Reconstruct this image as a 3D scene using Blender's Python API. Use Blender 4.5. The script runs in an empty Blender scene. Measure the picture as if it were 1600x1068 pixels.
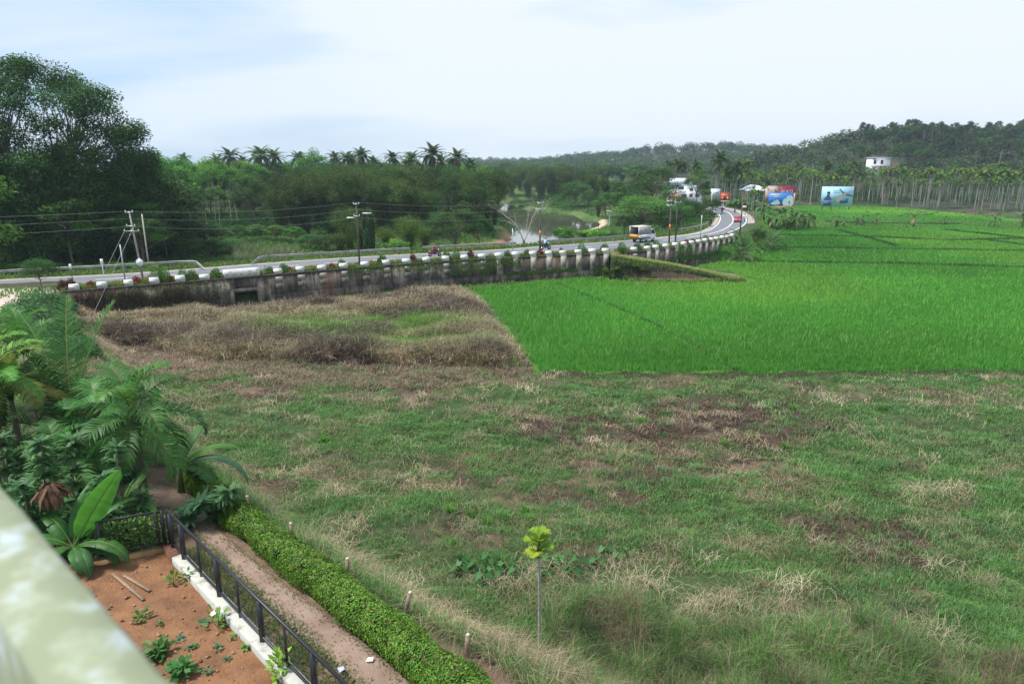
import bpy, math, random
import numpy as np
from mathutils import Vector, Matrix
R = math.radians
scene = bpy.context.scene
COL = scene.collection
random.seed(7)

# ------------------------------------------------------------------ camera, sky, sun, exposure
F = 1067.0; PITCH = R(14.5); CZ = 14.6
cam_d = bpy.data.cameras.new('camera'); cam = bpy.data.objects.new('camera', cam_d); COL.objects.link(cam)
cam.location = (0, 0, CZ); cam.rotation_euler = (math.pi/2 - PITCH, 0, 0)
cam_d.sensor_width = 36; cam_d.lens = 36*F/1600; cam_d.clip_end = 9000; cam_d.clip_start = 0.05
cam_d.dof.use_dof = True; cam_d.dof.focus_distance = 60; cam_d.dof.aperture_fstop = 1.9
scene.camera = cam
w = bpy.data.worlds.new('World'); scene.world = w; w.use_nodes = True
nt = w.node_tree; nt.nodes.clear()
def N(nt, t, **k):
    n = nt.nodes.new(t)
    for a, v in k.items():
        if a in ('x',): continue
        setattr(n, a, v)
    return n
out = N(nt, 'ShaderNodeOutputWorld'); bg = N(nt, 'ShaderNodeBackground'); bg.inputs[1].default_value = 0.1
SUN_EL, SUN_AZ = R(58), R(-60)
sky = N(nt, 'ShaderNodeTexSky'); sky.sky_type = 'NISHITA'; sky.sun_disc = False
sky.sun_elevation = SUN_EL; sky.sun_rotation = SUN_AZ; sky.air_density = 1.0; sky.dust_density = 1.5
tc = N(nt, 'ShaderNodeTexCoord'); mp = N(nt, 'ShaderNodeMapping'); mp.inputs['Scale'].default_value = (1.1, 1.1, 5.5)
nz = N(nt, 'ShaderNodeTexNoise'); nz.inputs['Scale'].default_value = 1.35; nz.inputs['Detail'].default_value = 5; nz.inputs['Roughness'].default_value = .45; nz.inputs['Distortion'].default_value = .35
cr = N(nt, 'ShaderNodeValToRGB'); cr.color_ramp.elements[0].position = .38; cr.color_ramp.elements[1].position = .60
cr.color_ramp.elements[0].color = (.05, .05, .05, 1)
sep = N(nt, 'ShaderNodeSeparateXYZ')
ma = N(nt, 'ShaderNodeMath', operation='MULTIPLY_ADD'); ma.inputs[1].default_value = .6; ma.inputs[2].default_value = 0.08   # brighter cloud towards +x
md = N(nt, 'ShaderNodeMath', operation='ADD', use_clamp=True)
mix = N(nt, 'ShaderNodeMix', data_type='RGBA')
mix.inputs[7].default_value = (4.95, 5.4, 5.8, 1)
blue = N(nt, 'ShaderNodeMix', data_type='RGBA'); blue.inputs[0].default_value = .72; blue.inputs[7].default_value = (2.2, 3.65, 5.5, 1)
L = nt.links.new
L(tc.outputs['Generated'], mp.inputs[0]); L(mp.outputs[0], nz.inputs['Vector']); L(nz.outputs[0], cr.inputs[0])
L(tc.outputs['Generated'], sep.inputs[0]); L(sep.outputs[0], ma.inputs[0]); L(cr.outputs[0], md.inputs[0]); L(ma.outputs[0], md.inputs[1])
L(sky.outputs[0], blue.inputs[6]); L(blue.outputs[2], mix.inputs[6]); L(md.outputs[0], mix.inputs[0]); L(mix.outputs[2], bg.inputs[0]); L(bg.outputs[0], out.inputs[0])
sd = bpy.data.lights.new('sun', 'SUN'); sd.energy = 3.4; sd.angle = R(12); sd.color = (1, .96, .9)
sun = bpy.data.objects.new('sun', sd); COL.objects.link(sun)
# the sun stands behind and left of the camera, high
sdir = Vector((math.sin(SUN_AZ)*math.cos(SUN_EL), -abs(math.cos(SUN_AZ))*math.cos(SUN_EL)*.2 + math.cos(SUN_AZ)*math.cos(SUN_EL)*0, math.sin(SUN_EL))).normalized()
sky.sun_rotation = math.atan2(sdir.x, sdir.y)
sun.rotation_euler = sdir.to_track_quat('Z', 'Y').to_euler()
scene.view_settings.view_transform = 'Standard'; scene.view_settings.look = 'None'
scene.view_settings.exposure = 0.85; scene.view_settings.gamma = 1; scene.view_settings.use_curve_mapping = False
try:
    scene.cycles.max_bounces = 6; scene.cycles.diffuse_bounces = 4; scene.cycles.glossy_bounces = 2
    scene.cycles.transmission_bounces = 3; scene.cycles.volume_bounces = 0; scene.cycles.transparent_max_bounces = 4; scene.cycles.use_denoising = True; scene.cycles.denoising_prefilter = 'NONE'
    scene.cycles.caustics_reflective = False; scene.cycles.caustics_refractive = False
    scene.cycles.use_adaptive_sampling = False
except Exception: pass

# ------------------------------------------------------------------ helpers
cp, sp = math.cos(PITCH), math.sin(PITCH)
def at(px, py, z=0.0):
    u = (px-800)/F; v = (534-py)/F
    d = np.array([u, cp + v*sp, -sp + v*cp])
    t = (z-CZ)/d[2]
    return np.array([d[0]*t, d[1]*t, z])
def atY(px, py, Y):
    u = (px-800)/F; v = (534-py)/F
    d = np.array([u, cp + v*sp, -sp + v*cp]); t = Y/d[1]
    return np.array([d[0]*t, Y, CZ + d[2]*t])
def xat(px, Y, z=0.0): return (px-800)/F*(Y*cp + (CZ-z)*sp)
def hsh(ix, iy, s=0):
    n = (ix.astype(np.int64)*374761393 + iy.astype(np.int64)*668265263 + s*1442695041) & 0x7fffffff
    n = ((n ^ (n >> 13))*1274126177) & 0x7fffffff
    n = (n ^ (n >> 16)) & 0x7fffffff
    return n/float(0x7fffffff)
def vn(x, y, s=0):
    ix = np.floor(x); iy = np.floor(y); fx = x-ix; fy = y-iy
    fx = fx*fx*(3-2*fx); fy = fy*fy*(3-2*fy)
    a = hsh(ix, iy, s); b = hsh(ix+1, iy, s); c = hsh(ix, iy+1, s); d = hsh(ix+1, iy+1, s)
    return (a*(1-fx)+b*fx)*(1-fy) + (c*(1-fx)+d*fx)*fy
def fbm(x, y, oct=4, s=0, rough=.5):
    v = 0; a = 1; t = 0
    for k in range(oct):
        v = v + a*vn(x*2**k + 17.3*k, y*2**k - 9.1*k, s+k); t += a; a *= rough
    return v/t
def sst(a, b, x):
    t = np.clip((x-a)/(b-a), 0, 1); return t*t*(3-2*t)
def chaikin(P, n=2):
    P = np.array(P, float)
    for _ in range(n):
        Q = np.empty((2*(len(P)-1), P.shape[1])); Q[0::2] = P[:-1]*.75+P[1:]*.25; Q[1::2] = P[:-1]*.25+P[1:]*.75
        P = np.vstack([P[:1], Q, P[-1:]])
    return P
def resample(P, n=None, step=None):
    P = np.array(P, float); d = np.r_[0, np.cumsum(np.linalg.norm(np.diff(P, axis=0), axis=1))]
    if n is None: n = max(2, int(d[-1]/step)+1)
    t = np.linspace(0, d[-1], n)
    return np.stack([np.interp(t, d, P[:, k]) for k in range(P.shape[1])], 1)
def sdline(X, Y, P):
    """distance to the polyline and side (positive to the left of its direction)"""
    best = np.full(X.shape, 1e18); sg = np.zeros(X.shape)
    for (x0, y0), (x1, y1) in zip(P[:-1, :2], P[1:, :2]):
        dx, dy = x1-x0, y1-y0; L2 = dx*dx+dy*dy+1e-12
        t = np.clip(((X-x0)*dx + (Y-y0)*dy)/L2, 0, 1)
        qx = X-(x0+t*dx); qy = Y-(y0+t*dy); d2 = qx*qx+qy*qy
        m = d2 < best; best = np.where(m, d2, best); sg = np.where(m, np.sign(dx*qy-dy*qx), sg)
    return np.sqrt(best), sg
def inpoly(X, Y, P):
    c = np.zeros(X.shape, bool); n = len(P)
    for i in range(n):
        x0, y0 = P[i][:2]; x1, y1 = P[(i+1) % n][:2]
        m = ((y0 > Y) != (y1 > Y)) & (X < (x1-x0)*(Y-y0)/((y1-y0) if y1 != y0 else 1e-9) + x0)
        c ^= m
    return c
def sdpoly(X, Y, P):
    Q = np.vstack([P, P[:1]]); d, _ = sdline(X, Y, Q)
    return np.where(inpoly(X, Y, P), -d, d)

# --- mesh building
class MB:
    def __init__(s): s.v = []; s.q = []; s.t = []; s.c = []; s.n = 0
    def add(s, V, Q=None, T=None, c=None):
        V = np.asarray(V, float).reshape(-1, 3)
        if Q is not None and len(Q): s.q.append(np.asarray(Q).reshape(-1, 4)+s.n)
        if T is not None and len(T): s.t.append(np.asarray(T).reshape(-1, 3)+s.n)
        if c is None: c = (.5, .5, .5)
        c = np.asarray(c, float)
        s.c.append(np.broadcast_to(c, (len(V), 3)) if c.ndim == 1 else c)
        s.v.append(V); s.n += len(V)
    def merge(s, o, M=None):
        V = np.vstack(o.v)
        if M is not None:
            M = np.array(M); V = V@M[:3, :3].T + M[:3, 3]
        s.add(V, np.vstack(o.q) if o.q else None, np.vstack(o.t) if o.t else None, np.vstack(o.c))
    def mesh(s, name, mat, smooth=False):
        me = bpy.data.meshes.new(name)
        V = np.vstack(s.v); q = np.vstack(s.q) if s.q else np.zeros((0, 4), int); t = np.vstack(s.t) if s.t else np.zeros((0, 3), int)
        me.vertices.add(len(V)); me.vertices.foreach_set('co', V.astype(np.float32).ravel())
        nl = q.size+t.size; me.loops.add(nl); me.loops.foreach_set('vertex_index', np.r_[q.ravel(), t.ravel()].astype(np.int32))
        me.polygons.add(len(q)+len(t))
        st = np.r_[np.arange(len(q))*4, q.size+np.arange(len(t))*3].astype(np.int32)
        me.polygons.foreach_set('loop_start', st)
        if smooth: me.polygons.foreach_set('use_smooth', np.ones(len(st), bool))
        a = me.color_attributes.new('Col', 'FLOAT_COLOR', 'POINT')
        C = np.ones((len(V), 4), np.float32); C[:, :3] = np.vstack(s.c); a.data.foreach_set('color', C.ravel())
        if mat: me.materials.append(mat)
        me.update(calc_edges=True)
        return me
    def obj(s, name, mat, parent=None, smooth=False):
        o = bpy.data.objects.new(name, s.mesh(name, mat, smooth)); COL.objects.link(o)
        if parent: o.parent = parent
        return o
def tag(o, label=None, cat=None, group=None, kind=None):
    if label: o['label'] = label
    if cat: o['category'] = cat
    if group: o['group'] = group
    if kind: o['kind'] = kind
    return o
def thing(name, label, cat, loc=(0, 0, 0), rz=0, group=None, sc=1):
    o = bpy.data.objects.new(name, None); COL.objects.link(o); o.empty_display_size = .2
    o.location = loc; o.rotation_euler = (0, 0, rz); o.scale = (sc, sc, sc) if np.isscalar(sc) else sc
    return tag(o, label, cat, group)
def struct(o): o['kind'] = 'structure'; return o
def dup(root, loc, rz=0, sc=1, label=None, group=None, tilt=(0, 0)):
    r = root.copy(); COL.objects.link(r); r.location = loc; r.rotation_euler = (tilt[0], tilt[1], rz)
    r.scale = (sc, sc, sc) if np.isscalar(sc) else sc
    for k in ('label', 'group'):
        if k in r.keys(): del r[k]
    if label: r['label'] = label
    if group: r['group'] = group
    for ch in root.children:
        c = ch.copy(); COL.objects.link(c); c.parent = r
        for g in ch.children:
            d = g.copy(); COL.objects.link(d); d.parent = c
    return r
class Kind:
    """one kind of repeated thing: the first placing moves the original, the later ones copy it"""
    def __init__(s, root): s.root = root; s.used = False
    def put(s, loc, rz=0, sc=1, label=None, group=None, tilt=(0, 0)):
        if s.used: return dup(s.root, loc, rz, sc, label, group, tilt)
        s.used = True; r = s.root; r.location = loc; r.rotation_euler = (tilt[0], tilt[1], rz)
        r.scale = (sc, sc, sc) if np.isscalar(sc) else sc
        if label: r['label'] = label
        if group: r['group'] = group
        return r
BQ = np.array([[0, 3, 2, 1], [4, 5, 6, 7], [0, 1, 5, 4], [1, 2, 6, 5], [2, 3, 7, 6], [3, 0, 4, 7]])
def rotz(V, a):
    c, s_ = math.cos(a), math.sin(a); V = np.asarray(V, float)
    return np.stack([V[:, 0]*c-V[:, 1]*s_, V[:, 0]*s_+V[:, 1]*c, V[:, 2]], 1)
def box(m, c, s, rz=0, col=(.5, .5, .5), taper=1.0, ry=0):
    x, y, z = s[0]/2, s[1]/2, s[2]/2; t = taper
    V = np.array([[-x, -y, -z], [x, -y, -z], [x, y, -z], [-x, y, -z], [-x*t, -y*t, z], [x*t, -y*t, z], [x*t, y*t, z], [-x*t, y*t, z]])
    if ry: V = V@np.array(Matrix.Rotation(ry, 3, 'Y')).T
    m.add(rotz(V, rz)+np.array(c), BQ, c=col)
def tube(m, P, r, n=6, col=(.5, .5, .5), cap=True):
    P = np.asarray(P, float); k = len(P); r = np.atleast_1d(np.asarray(r, float)); r = np.interp(np.linspace(0, 1, k), np.linspace(0, 1, len(r)), r) if len(r) > 1 else np.full(k, r[0])
    T = np.gradient(P, axis=0); T /= np.linalg.norm(T, axis=1)[:, None]+1e-9
    ref = np.array([0, 0, 1.]) if abs(T[0, 2]) < .9 else np.array([1., 0, 0])
    A = np.cross(T, ref); A /= np.linalg.norm(A, axis=1)[:, None]+1e-9; B = np.cross(T, A)
    an = np.arange(n)*2*math.pi/n
    V = P[:, None]+r[:, None, None]*(np.cos(an)[None, :, None]*A[:, None]+np.sin(an)[None, :, None]*B[:, None])
    i = np.arange(k-1)[:, None]*n; j = np.arange(n)[None]; j2 = (j+1) % n
    Q = np.stack([i+j, i+j2, i+n+j2, i+n+j], -1).reshape(-1, 4)
    V = V.reshape(-1, 3)
    if cap:
        V = np.vstack([V, P[:1], P[-1:]]); a = k*n
        T1 = np.stack([np.full(n, a), (np.arange(n)+1) % n, np.arange(n)], 1)
        T2 = np.stack([np.full(n, a+1), (k-1)*n+np.arange(n), (k-1)*n+(np.arange(n)+1) % n], 1)
        m.add(V, Q, np.vstack([T1, T2]), c=col)
    else: m.add(V, Q, c=col)
def cyl(m, p0, p1, r, n=12, col=(.5, .5, .5)):
    tube(m, [p0, p1], r, n, col)
def leaves(m, P, D, Nn, L, W, col, fold=.0):
    """diamond leaves: centre P, axis D, normal Nn"""
    k = len(P); L = np.broadcast_to(L, (k,))[:, None]; W = np.broadcast_to(W, (k,))[:, None]
    D = D/(np.linalg.norm(D, axis=1)[:, None]+1e-9); S = np.cross(Nn, D); S /= np.linalg.norm(S, axis=1)[:, None]+1e-9
    up = np.cross(D, S)
    V = np.stack([P-D*L/2, P+S*W/2-up*W*fold, P+D*L/2, P-S*W/2-up*W*fold], 1).reshape(-1, 3)
    Q = np.arange(4*k).reshape(-1, 4)
    m.add(V, Q, c=np.repeat(np.broadcast_to(col, (k, 3)), 4, 0))
def runit(rng, n):
    v = rng.normal(size=(n, 3)); return v/np.linalg.norm(v, axis=1)[:, None]
def blades(m, P, h, w_, lean, col, rng, az=None):
    k = len(P); az = rng.uniform(0, 6.283, k) if az is None else az
    d = np.stack([np.cos(az), np.sin(az), 0*az], 1); a2 = az+rng.uniform(-.5, .5, k)+1.57
    s_ = np.stack([np.cos(a2), np.sin(a2), 0*az], 1); h = np.broadcast_to(h, (k,))[:, None]; w_ = np.broadcast_to(w_, (k,))[:, None]; lean = np.broadcast_to(lean, (k,))[:, None]
    z = np.array([[0, 0, 1.]])
    mid = P+d*lean*.3*h+z*.6*h; tip = P+d*lean*h+z*h*np.maximum(.08, 1-lean*.35)
    V = np.stack([P-s_*w_/2, P+s_*w_/2, mid-s_*w_*.4, mid+s_*w_*.4, tip], 1).reshape(-1, 3)
    b = np.arange(k)[:, None]*5
    m.add(V, b+np.array([[0, 1, 3, 2]]), b+np.array([[2, 3, 4]]), c=np.repeat(np.broadcast_to(col, (k, 3)), 5, 0))

# --- materials
def newmat(name):
    m = bpy.data.materials.new(name); m.use_nodes = True; m.node_tree.nodes.clear()
    o = m.node_tree.nodes.new('ShaderNodeOutputMaterial'); return m, m.node_tree, o
def leafmat(name, trans=.3, rough=.55, vary=.25, spec=.35, gain=1.0):
    m, t, o = newmat(name); l = t.links.new
    at_ = N(t, 'ShaderNodeAttribute', attribute_name='Col'); oi = N(t, 'ShaderNodeObjectInfo')
    hs = N(t, 'ShaderNodeHueSaturation'); mr = N(t, 'ShaderNodeMapRange'); mr.inputs[3].default_value = gain*(1-vary); mr.inputs[4].default_value = gain*(1+vary)
    l(oi.outputs['Random'], mr.inputs[0]); l(mr.outputs[0], hs.inputs['Value'])
    mh = N(t, 'ShaderNodeMapRange'); mh.inputs[3].default_value = .485; mh.inputs[4].default_value = .515
    mx = N(t, 'ShaderNodeMath', operation='FRACT'); mm = N(t, 'ShaderNodeMath', operation='MULTIPLY'); mm.inputs[1].default_value = 7.31
    l(oi.outputs['Random'], mm.inputs[0]); l(mm.outputs[0], mx.inputs[0]); l(mx.outputs[0], mh.inputs[0]); l(mh.outputs[0], hs.inputs['Hue'])
    l(at_.outputs['Color'], hs.inputs['Color'])
    p = N(t, 'ShaderNodeBsdfPrincipled'); p.inputs['Roughness'].default_value = rough; p.inputs['Specular IOR Level'].default_value = spec
    tr = N(t, 'ShaderNodeBsdfTranslucent'); ms = N(t, 'ShaderNodeMixShader'); ms.inputs[0].default_value = trans
    l(hs.outputs[0], p.inputs['Base Color']); l(hs.outputs[0], tr.inputs[0]); l(p.outputs[0], ms.inputs[1]); l(tr.outputs[0], ms.inputs[2]); l(ms.outputs[0], o.inputs[0])
    return m
def pmat(name, col, rough=.6, metal=0, noise=0, scale=5, col2=None, bump=0, bscale=None, spec=.4, stretch=(1, 1, 1), thr=(.35, .65), detail=5):
    m, t, o = newmat(name); l = t.links.new
    p = N(t, 'ShaderNodeBsdfPrincipled'); p.inputs['Base Color'].default_value = (*col, 1); p.inputs['Roughness'].default_value = rough
    p.inputs['Metallic'].default_value = metal; p.inputs['Specular IOR Level'].default_value = spec
    tcn = N(t, 'ShaderNodeTexCoord'); mpn = N(t, 'ShaderNodeMapping'); mpn.inputs['Scale'].default_value = stretch; l(tcn.outputs['Object'], mpn.inputs[0])
    if col2 is None: col2 = tuple(c*(1-noise) for c in col)
    n1 = N(t, 'ShaderNodeTexNoise'); n1.inputs['Scale'].default_value = scale; n1.inputs['Detail'].default_value = detail; n1.inputs['Roughness'].default_value = .6
    l(mpn.outputs[0], n1.inputs['Vector'])
    r = N(t, 'ShaderNodeValToRGB'); r.color_ramp.elements[0].position = thr[0]; r.color_ramp.elements[1].position = thr[1]
    r.color_ramp.elements[0].color = (*col2, 1); r.color_ramp.elements[1].color = (*col, 1)
    l(n1.outputs[0], r.inputs[0]); l(r.outputs[0], p.inputs['Base Color'])
    if bump:
        n2 = N(t, 'ShaderNodeTexNoise'); n2.inputs['Scale'].default_value = bscale or scale*4; n2.inputs['Detail'].default_value = 6
        l(mpn.outputs[0], n2.inputs['Vector'])
        b = N(t, 'ShaderNodeBump'); b.inputs['Strength'].default_value = bump; b.inputs['Distance'].default_value = .05
        l(n2.outputs[0], b.inputs['Height']); l(b.outputs[0], p.inputs['Normal'])
    l(p.outputs[0], o.inputs[0]); return m
def colmat(name, rough=.9, bump=.4, scale=6, amount=.35, spec=.2, fine=40):
    """base colour from the Col attribute, broken up with noise"""
    m, t, o = newmat(name); l = t.links.new
    a = N(t, 'ShaderNodeAttribute', attribute_name='Col'); p = N(t, 'ShaderNodeBsdfPrincipled'); p.inputs['Roughness'].default_value = rough; p.inputs['Specular IOR Level'].default_value = spec
    g = N(t, 'ShaderNodeNewGeometry'); n1 = N(t, 'ShaderNodeTexNoise'); n1.inputs['Scale'].default_value = scale; n1.inputs['Detail'].default_value = 9; n1.inputs['Roughness'].default_value = .7
    l(g.outputs['Position'], n1.inputs['Vector'])
    mr = N(t, 'ShaderNodeMapRange'); mr.inputs[1].default_value = .3; mr.inputs[2].default_value = .7; mr.inputs[3].default_value = 1-amount; mr.inputs[4].default_value = 1+amount
    l(n1.outputs[0], mr.inputs[0])
    hs = N(t, 'ShaderNodeHueSaturation'); l(a.outputs['Color'], hs.inputs['Color']); l(mr.outputs[0], hs.inputs['Value']); l(hs.outputs[0], p.inputs['Base Color'])
    b = N(t, 'ShaderNodeBump'); b.inputs['Strength'].default_value = bump; b.inputs['Distance'].default_value = .08; l(n1.outputs[0], b.inputs['Height']); l(b.outputs[0], p.inputs['Normal'])
    l(p.outputs[0], o.inputs[0]); return m
M_leaf = leafmat('leaf', .34, .65, .36, .12, 1.25); M_far = leafmat('far_leaf', .25, .7, .3, .2, 1.1); M_blade = leafmat('blade', .38, .6, 0, .25, 1.15); M_rice = leafmat('rice_blade', .45, .6, 0, .2)
M_gloss = leafmat('glossy_leaf', .36, .5, .12, .32, 1.25)
M_bark = colmat('bark', .9, .8, 9, .35)
M_ground = colmat('ground', .95, .6, 2.2, .4)
M_plain = colmat('painted', .5, .0, 9, .12, .4)
# ------------------------------------------------------------------ measured lines of the place (pixel of the 1600 px photo -> ground plane)
ZR = 3.0                                                # level of the road above the fields
def line(px, z, n=2): return chaikin([at(a, b, z) for a, b in px], n)
WALL1 = line([(96, 456), (117, 454.5), (282, 441.5), (434, 429), (571, 417.5), (697, 408.5), (806, 402), (880, 399), (948, 396)], ZR)
WALL2 = line([(975, 395), (1011, 392), (1054, 387), (1091, 381), (1119, 376.5), (1140, 373), (1150, 370)], ZR)
FAR = line([(-400, 478), (-150, 450), (0, 438), (100, 433.5), (200, 428.5), (300, 421.5), (400, 413), (560, 402), (678, 396), (780, 391), (860, 384.5), (980, 376.5), (1040, 370.5), (1082, 366), (1107, 360), (1121, 349), (1124, 339), (1120, 332.5), (1108, 327), (1090, 323), (1060, 320)], ZR)
NEAR = line([(-400, 492), (-150, 461.5), (0, 450), (100, 445), (200, 440), (300, 433), (400, 425.5), (560, 413), (678, 406.5), (780, 402), (860, 396), (980, 386.5), (1050, 380), (1110, 372), (1148, 362), (1168, 350), (1169, 341), (1157, 331), (1140, 326.3), (1110, 321.5), (1070, 318)], ZR)
MID = (resample(FAR, 200)+resample(NEAR, 200))/2
MIDX = np.vstack([MID, [[46, 232, ZR], [52, 262, ZR], [75, 420, ZR], [110, 1500, ZR]]])
RF, RN = resample(FAR, 200), resample(NEAR, 200)
# edge of the high ground the house, yard and path stand on
HL = np.array([[14, -4], [6, 5.2], [-.7, 12.5], [-9.5, 19.8], [-15.5, 26], [-25, 38], [-35, 50], [-42, 58], [-44, 63], [-45, 68]], float)
RIVER = np.array([at(a, b, -.6) for a, b in [(700, 396), (790, 384), (803, 374), (796, 360), (784, 348), (780, 336), (786, 324), (796, 316), (806, 311), (840, 311), (846, 317), (800, 320.5), (812, 326), (845, 330), (890, 334), (905, 342), (925, 344), (936, 349), (932, 356), (905, 364), (875, 380), (850, 386)]])
PADDY = np.array([at(a, b, 0) for a, b in [(735, 452), (945, 430), (1000, 441), (1140, 437), (1150, 425), (1060, 415), (1150, 400), (1190, 380), (1192, 355), (1182, 340), (1172, 333), (1200, 324), (1330, 322), (1420, 326), (1600, 345), (2300, 370), (2300, 583), (838, 583), (800, 530), (762, 480)]])
DRY = np.array([at(a, b, 0) for a, b in [(100, 497), (340, 492), (560, 472), (725, 458), (757, 480), (795, 530), (830, 572), (800, 578), (600, 574), (430, 572), (330, 566), (230, 545), (120, 545)]])
def H(x, y):
    x = np.asarray(x, float); y = np.asarray(y, float)
    z = .10*(fbm(x*.35, y*.35, 3, 3)-.5)
    rough = sst(52, 48, y)*sst(9, 12, y); z = z + rough*(.55*(fbm(x*.22, y*.3, 4, 11)-.45)+.42*(fbm(x*1.1, y*1.3, 3, 21)-.5))
    # dry mound
    dd = sdpoly(x, y, DRY); z = z + .55*sst(1, -3, dd)*(.2+1.3*fbm(x*.25, y*.3, 3, 5))
    # beyond the road: banks and low ground
    dm, sm = sdline(x, y, MIDX)
    back = (sm > 0) & (y > 50)
    zb = 1.0+1.2*fbm(x*.03, y*.03, 3, 40)+1.3*sst(150, 230, y)
    dw = sdpoly(x, y, RIVER); zb = np.where(back, -1.9+2.0*sst(-1.6, 1.8, dw)+(zb-.1)*sst(2, 26, dw), zb)
    outer = (~back) & (y > 100)
    zo = 1.3*sst(170, 200, y)*sst(95, 60, x) + 1.0*sst(235, 275, y)
    z = np.where(back, zb + .3*(fbm(x*.3, y*.3, 3, 8)-.5), z+zo*outer)
    # embankment under the road
    emb = np.where(back, sst(11.5, 7.0, dm), np.where((y > 108) & (x > 30), sst(9.5, 5.5, dm), 0))
    z = np.where(y > 40, z*(1-emb) + (ZR-.06)*emb, z)
    # between the walls and the road
    for Wl in (WALL1, WALL2):
        dwl, sw = sdline(x, y, Wl); inside = (sw > 0) & (dm < 14) & (x > Wl[0, 0]-.5) & (x < Wl[-1, 0]+.8) & (~back)
        z = np.where(inside, np.maximum(z, (ZR-.1)*sst(.15, 2.4, dwl)), z)
    # high ground of house, path and junction
    dh, sh = sdline(x, y, HL); s = dh*sh
    hi = sst(-5.2, -.4, s)
    zh = 3.5-.4*sst(35, 62, y)
    z = np.where((y < 75) & (~back) & (x < 20), z*(1-hi)+zh*hi, z)
    # hills
    hz = 27*np.exp(-((x-360)/150)**2-((y-450)/120)**2) + 15*np.exp(-((x-210)/70)**2-((y-420)/75)**2)
    hz = hz + 30*np.exp(-((x-560)/360)**2-((y-860)/200)**2) + 16*np.exp(-((x-190)/150)**2-((y-900)/180)**2)+16*np.exp(-((x+80)/330)**2-((y-1500)/260)**2)
    hz = hz*(.75+.5*fbm(x*.012, y*.012, 3, 70))
    hz = hz*sst(250, 330, y)
    return z+hz
def h1(x, y): return float(H(np.array([x]), np.array([y]))[0])
def ground(px, py):
    """where the sight line of a photo pixel meets the terrain"""
    u = (px-800)/F; v = (534-py)/F; d = np.array([u, cp+v*sp, -sp+v*cp]); t = np.geomspace(8, 900, 1800)
    P = np.array([0, 0, CZ])+t[:, None]*d; k = np.argmax(P[:, 2] < H(P[:, 0], P[:, 1])); return P[k]
# ------------------------------------------------------------------ terrain sheet
def build_terrain():
    ys = [5.0]
    while ys[-1] < 64: ys.append(ys[-1]+.21)
    while ys[-1] < 1830: ys.append(ys[-1]*1.0062)
    ys = np.array([-60, -30, -12, 0, 2.5]+ys); us = np.linspace(-1.25, 1.25, 470)
    Yg, Ug = np.meshgrid(ys, us, indexing='ij'); Xg = Ug*(np.abs(Yg)+12)
    x, y = Xg.ravel(), Yg.ravel(); z = H(x, y)
    g = fbm(x*.5, y*.6, 4, 101); g2 = fbm(x*.12, y*.16, 3, 131)
    soil = np.array([.055, .036, .026]); straw = np.array([.12, .088, .058]); green = np.array([.028, .07, .018])  # straw and green ground darkened, painting in shade between the blades
    def mixc(a, b, t): return a*(1-t[:, None])+b*t[:, None]
    c = mixc(np.broadcast_to(soil, (len(x), 3)), straw[None], sst(.42, .62, g)*.8)
    c = mixc(c, green[None], sst(.34, .52, g2)*.8)
    gx = np.exp(-((x-13)/8)**2-((y-38)/5)**2)+np.exp(-((x-15)/4)**2-((y-24.5)/2.6)**2)+.8*np.exp(-((x-3)/5)**2-((y-36)/2.5)**2); d0_ = sdpoly(x, y, DRY)
    c = mixc(c, soil[None], np.clip(sst(.35, .75, gx*(.55+g))+.8*sst(5.5, 1.5, d0_)*(y < 58), 0, 1))
    dp = sdpoly(x, y, PADDY); c = mixc(c, np.array([[.05, .14, .018]]), sst(.3, -.3, dp)*1.0)
    dd = sdpoly(x, y, DRY); c = mixc(c, mixc(np.broadcast_to(np.array([.10, .07, .048]), (len(x), 3)), np.array([[.03, .022, .02]]), sst(.45, .6, g2)), sst(.5, -.5, dd))
    dm, sm = sdline(x, y, MIDX); back = (sm > 0) & (y > 50)
    bc = mixc(np.broadcast_to(np.array([.045, .10, .022]), (len(x), 3)), np.array([[.09, .13, .035]]), sst(.4, .6, g))
    c = np.where(back[:, None], bc, c)
    dw = sdpoly(x, y, RIVER); edge = back*sst(2.6, 1.2, dw+1.6*(g-.5))*sst(175, 150, y); c = mixc(c, np.array([[.24, .13, .075]]), edge)
    dh, sh = sdline(x, y, HL); s = dh*sh; hi = sst(-1, .5, s)*(y < 75)*(~back)*(x < 20)*sst(33, 25, y)
    c = mixc(c, np.array([[.15, .10, .07]])*(.7+.6*g[:, None]), hi)
    # pale sandy junction beside the road at its near end
    jd = sdpoly(x, y, np.array([at(a, b, 3.2) for a, b in [(-500, 470), (-100, 455), (0, 450), (95, 447), (80, 460), (40, 478), (0, 500), (-300, 560)]]))
    c = mixc(c, np.array([[.42, .35, .30]]), sst(.6, -.4, jd))
    # bare ground at the foot of the grove
    bd = ((y > 222) & (y < 262) & (x > 120)) | ((y > 262) & (x > 60)); c = np.where((bd & ~back)[:, None], mixc(np.broadcast_to(np.array([.065, .052, .036]), (len(x), 3)), np.array([[.02, .045, .014]]), sst(.35, .6, g2)), c)
    sand = back & (sdpoly(x, y, np.array([at(a, b, .6) for a, b in [(905, 349), (925, 341), (948, 339), (945, 352), (925, 356)]])) < 0)
    c = np.where(sand[:, None], np.array([[.42, .33, .24]]), c)
    m = MB(); nr, nc = Xg.shape; i = (np.arange(nr-1)[:, None]*nc+np.arange(nc-1)[None])
    m.add(np.stack([x, y, z], 1), np.stack([i, i+1, i+nc+1, i+nc], -1).reshape(-1, 4), c=c)
    o = m.obj('ground', M_ground, smooth=True); struct(o)
build_terrain()
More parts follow.
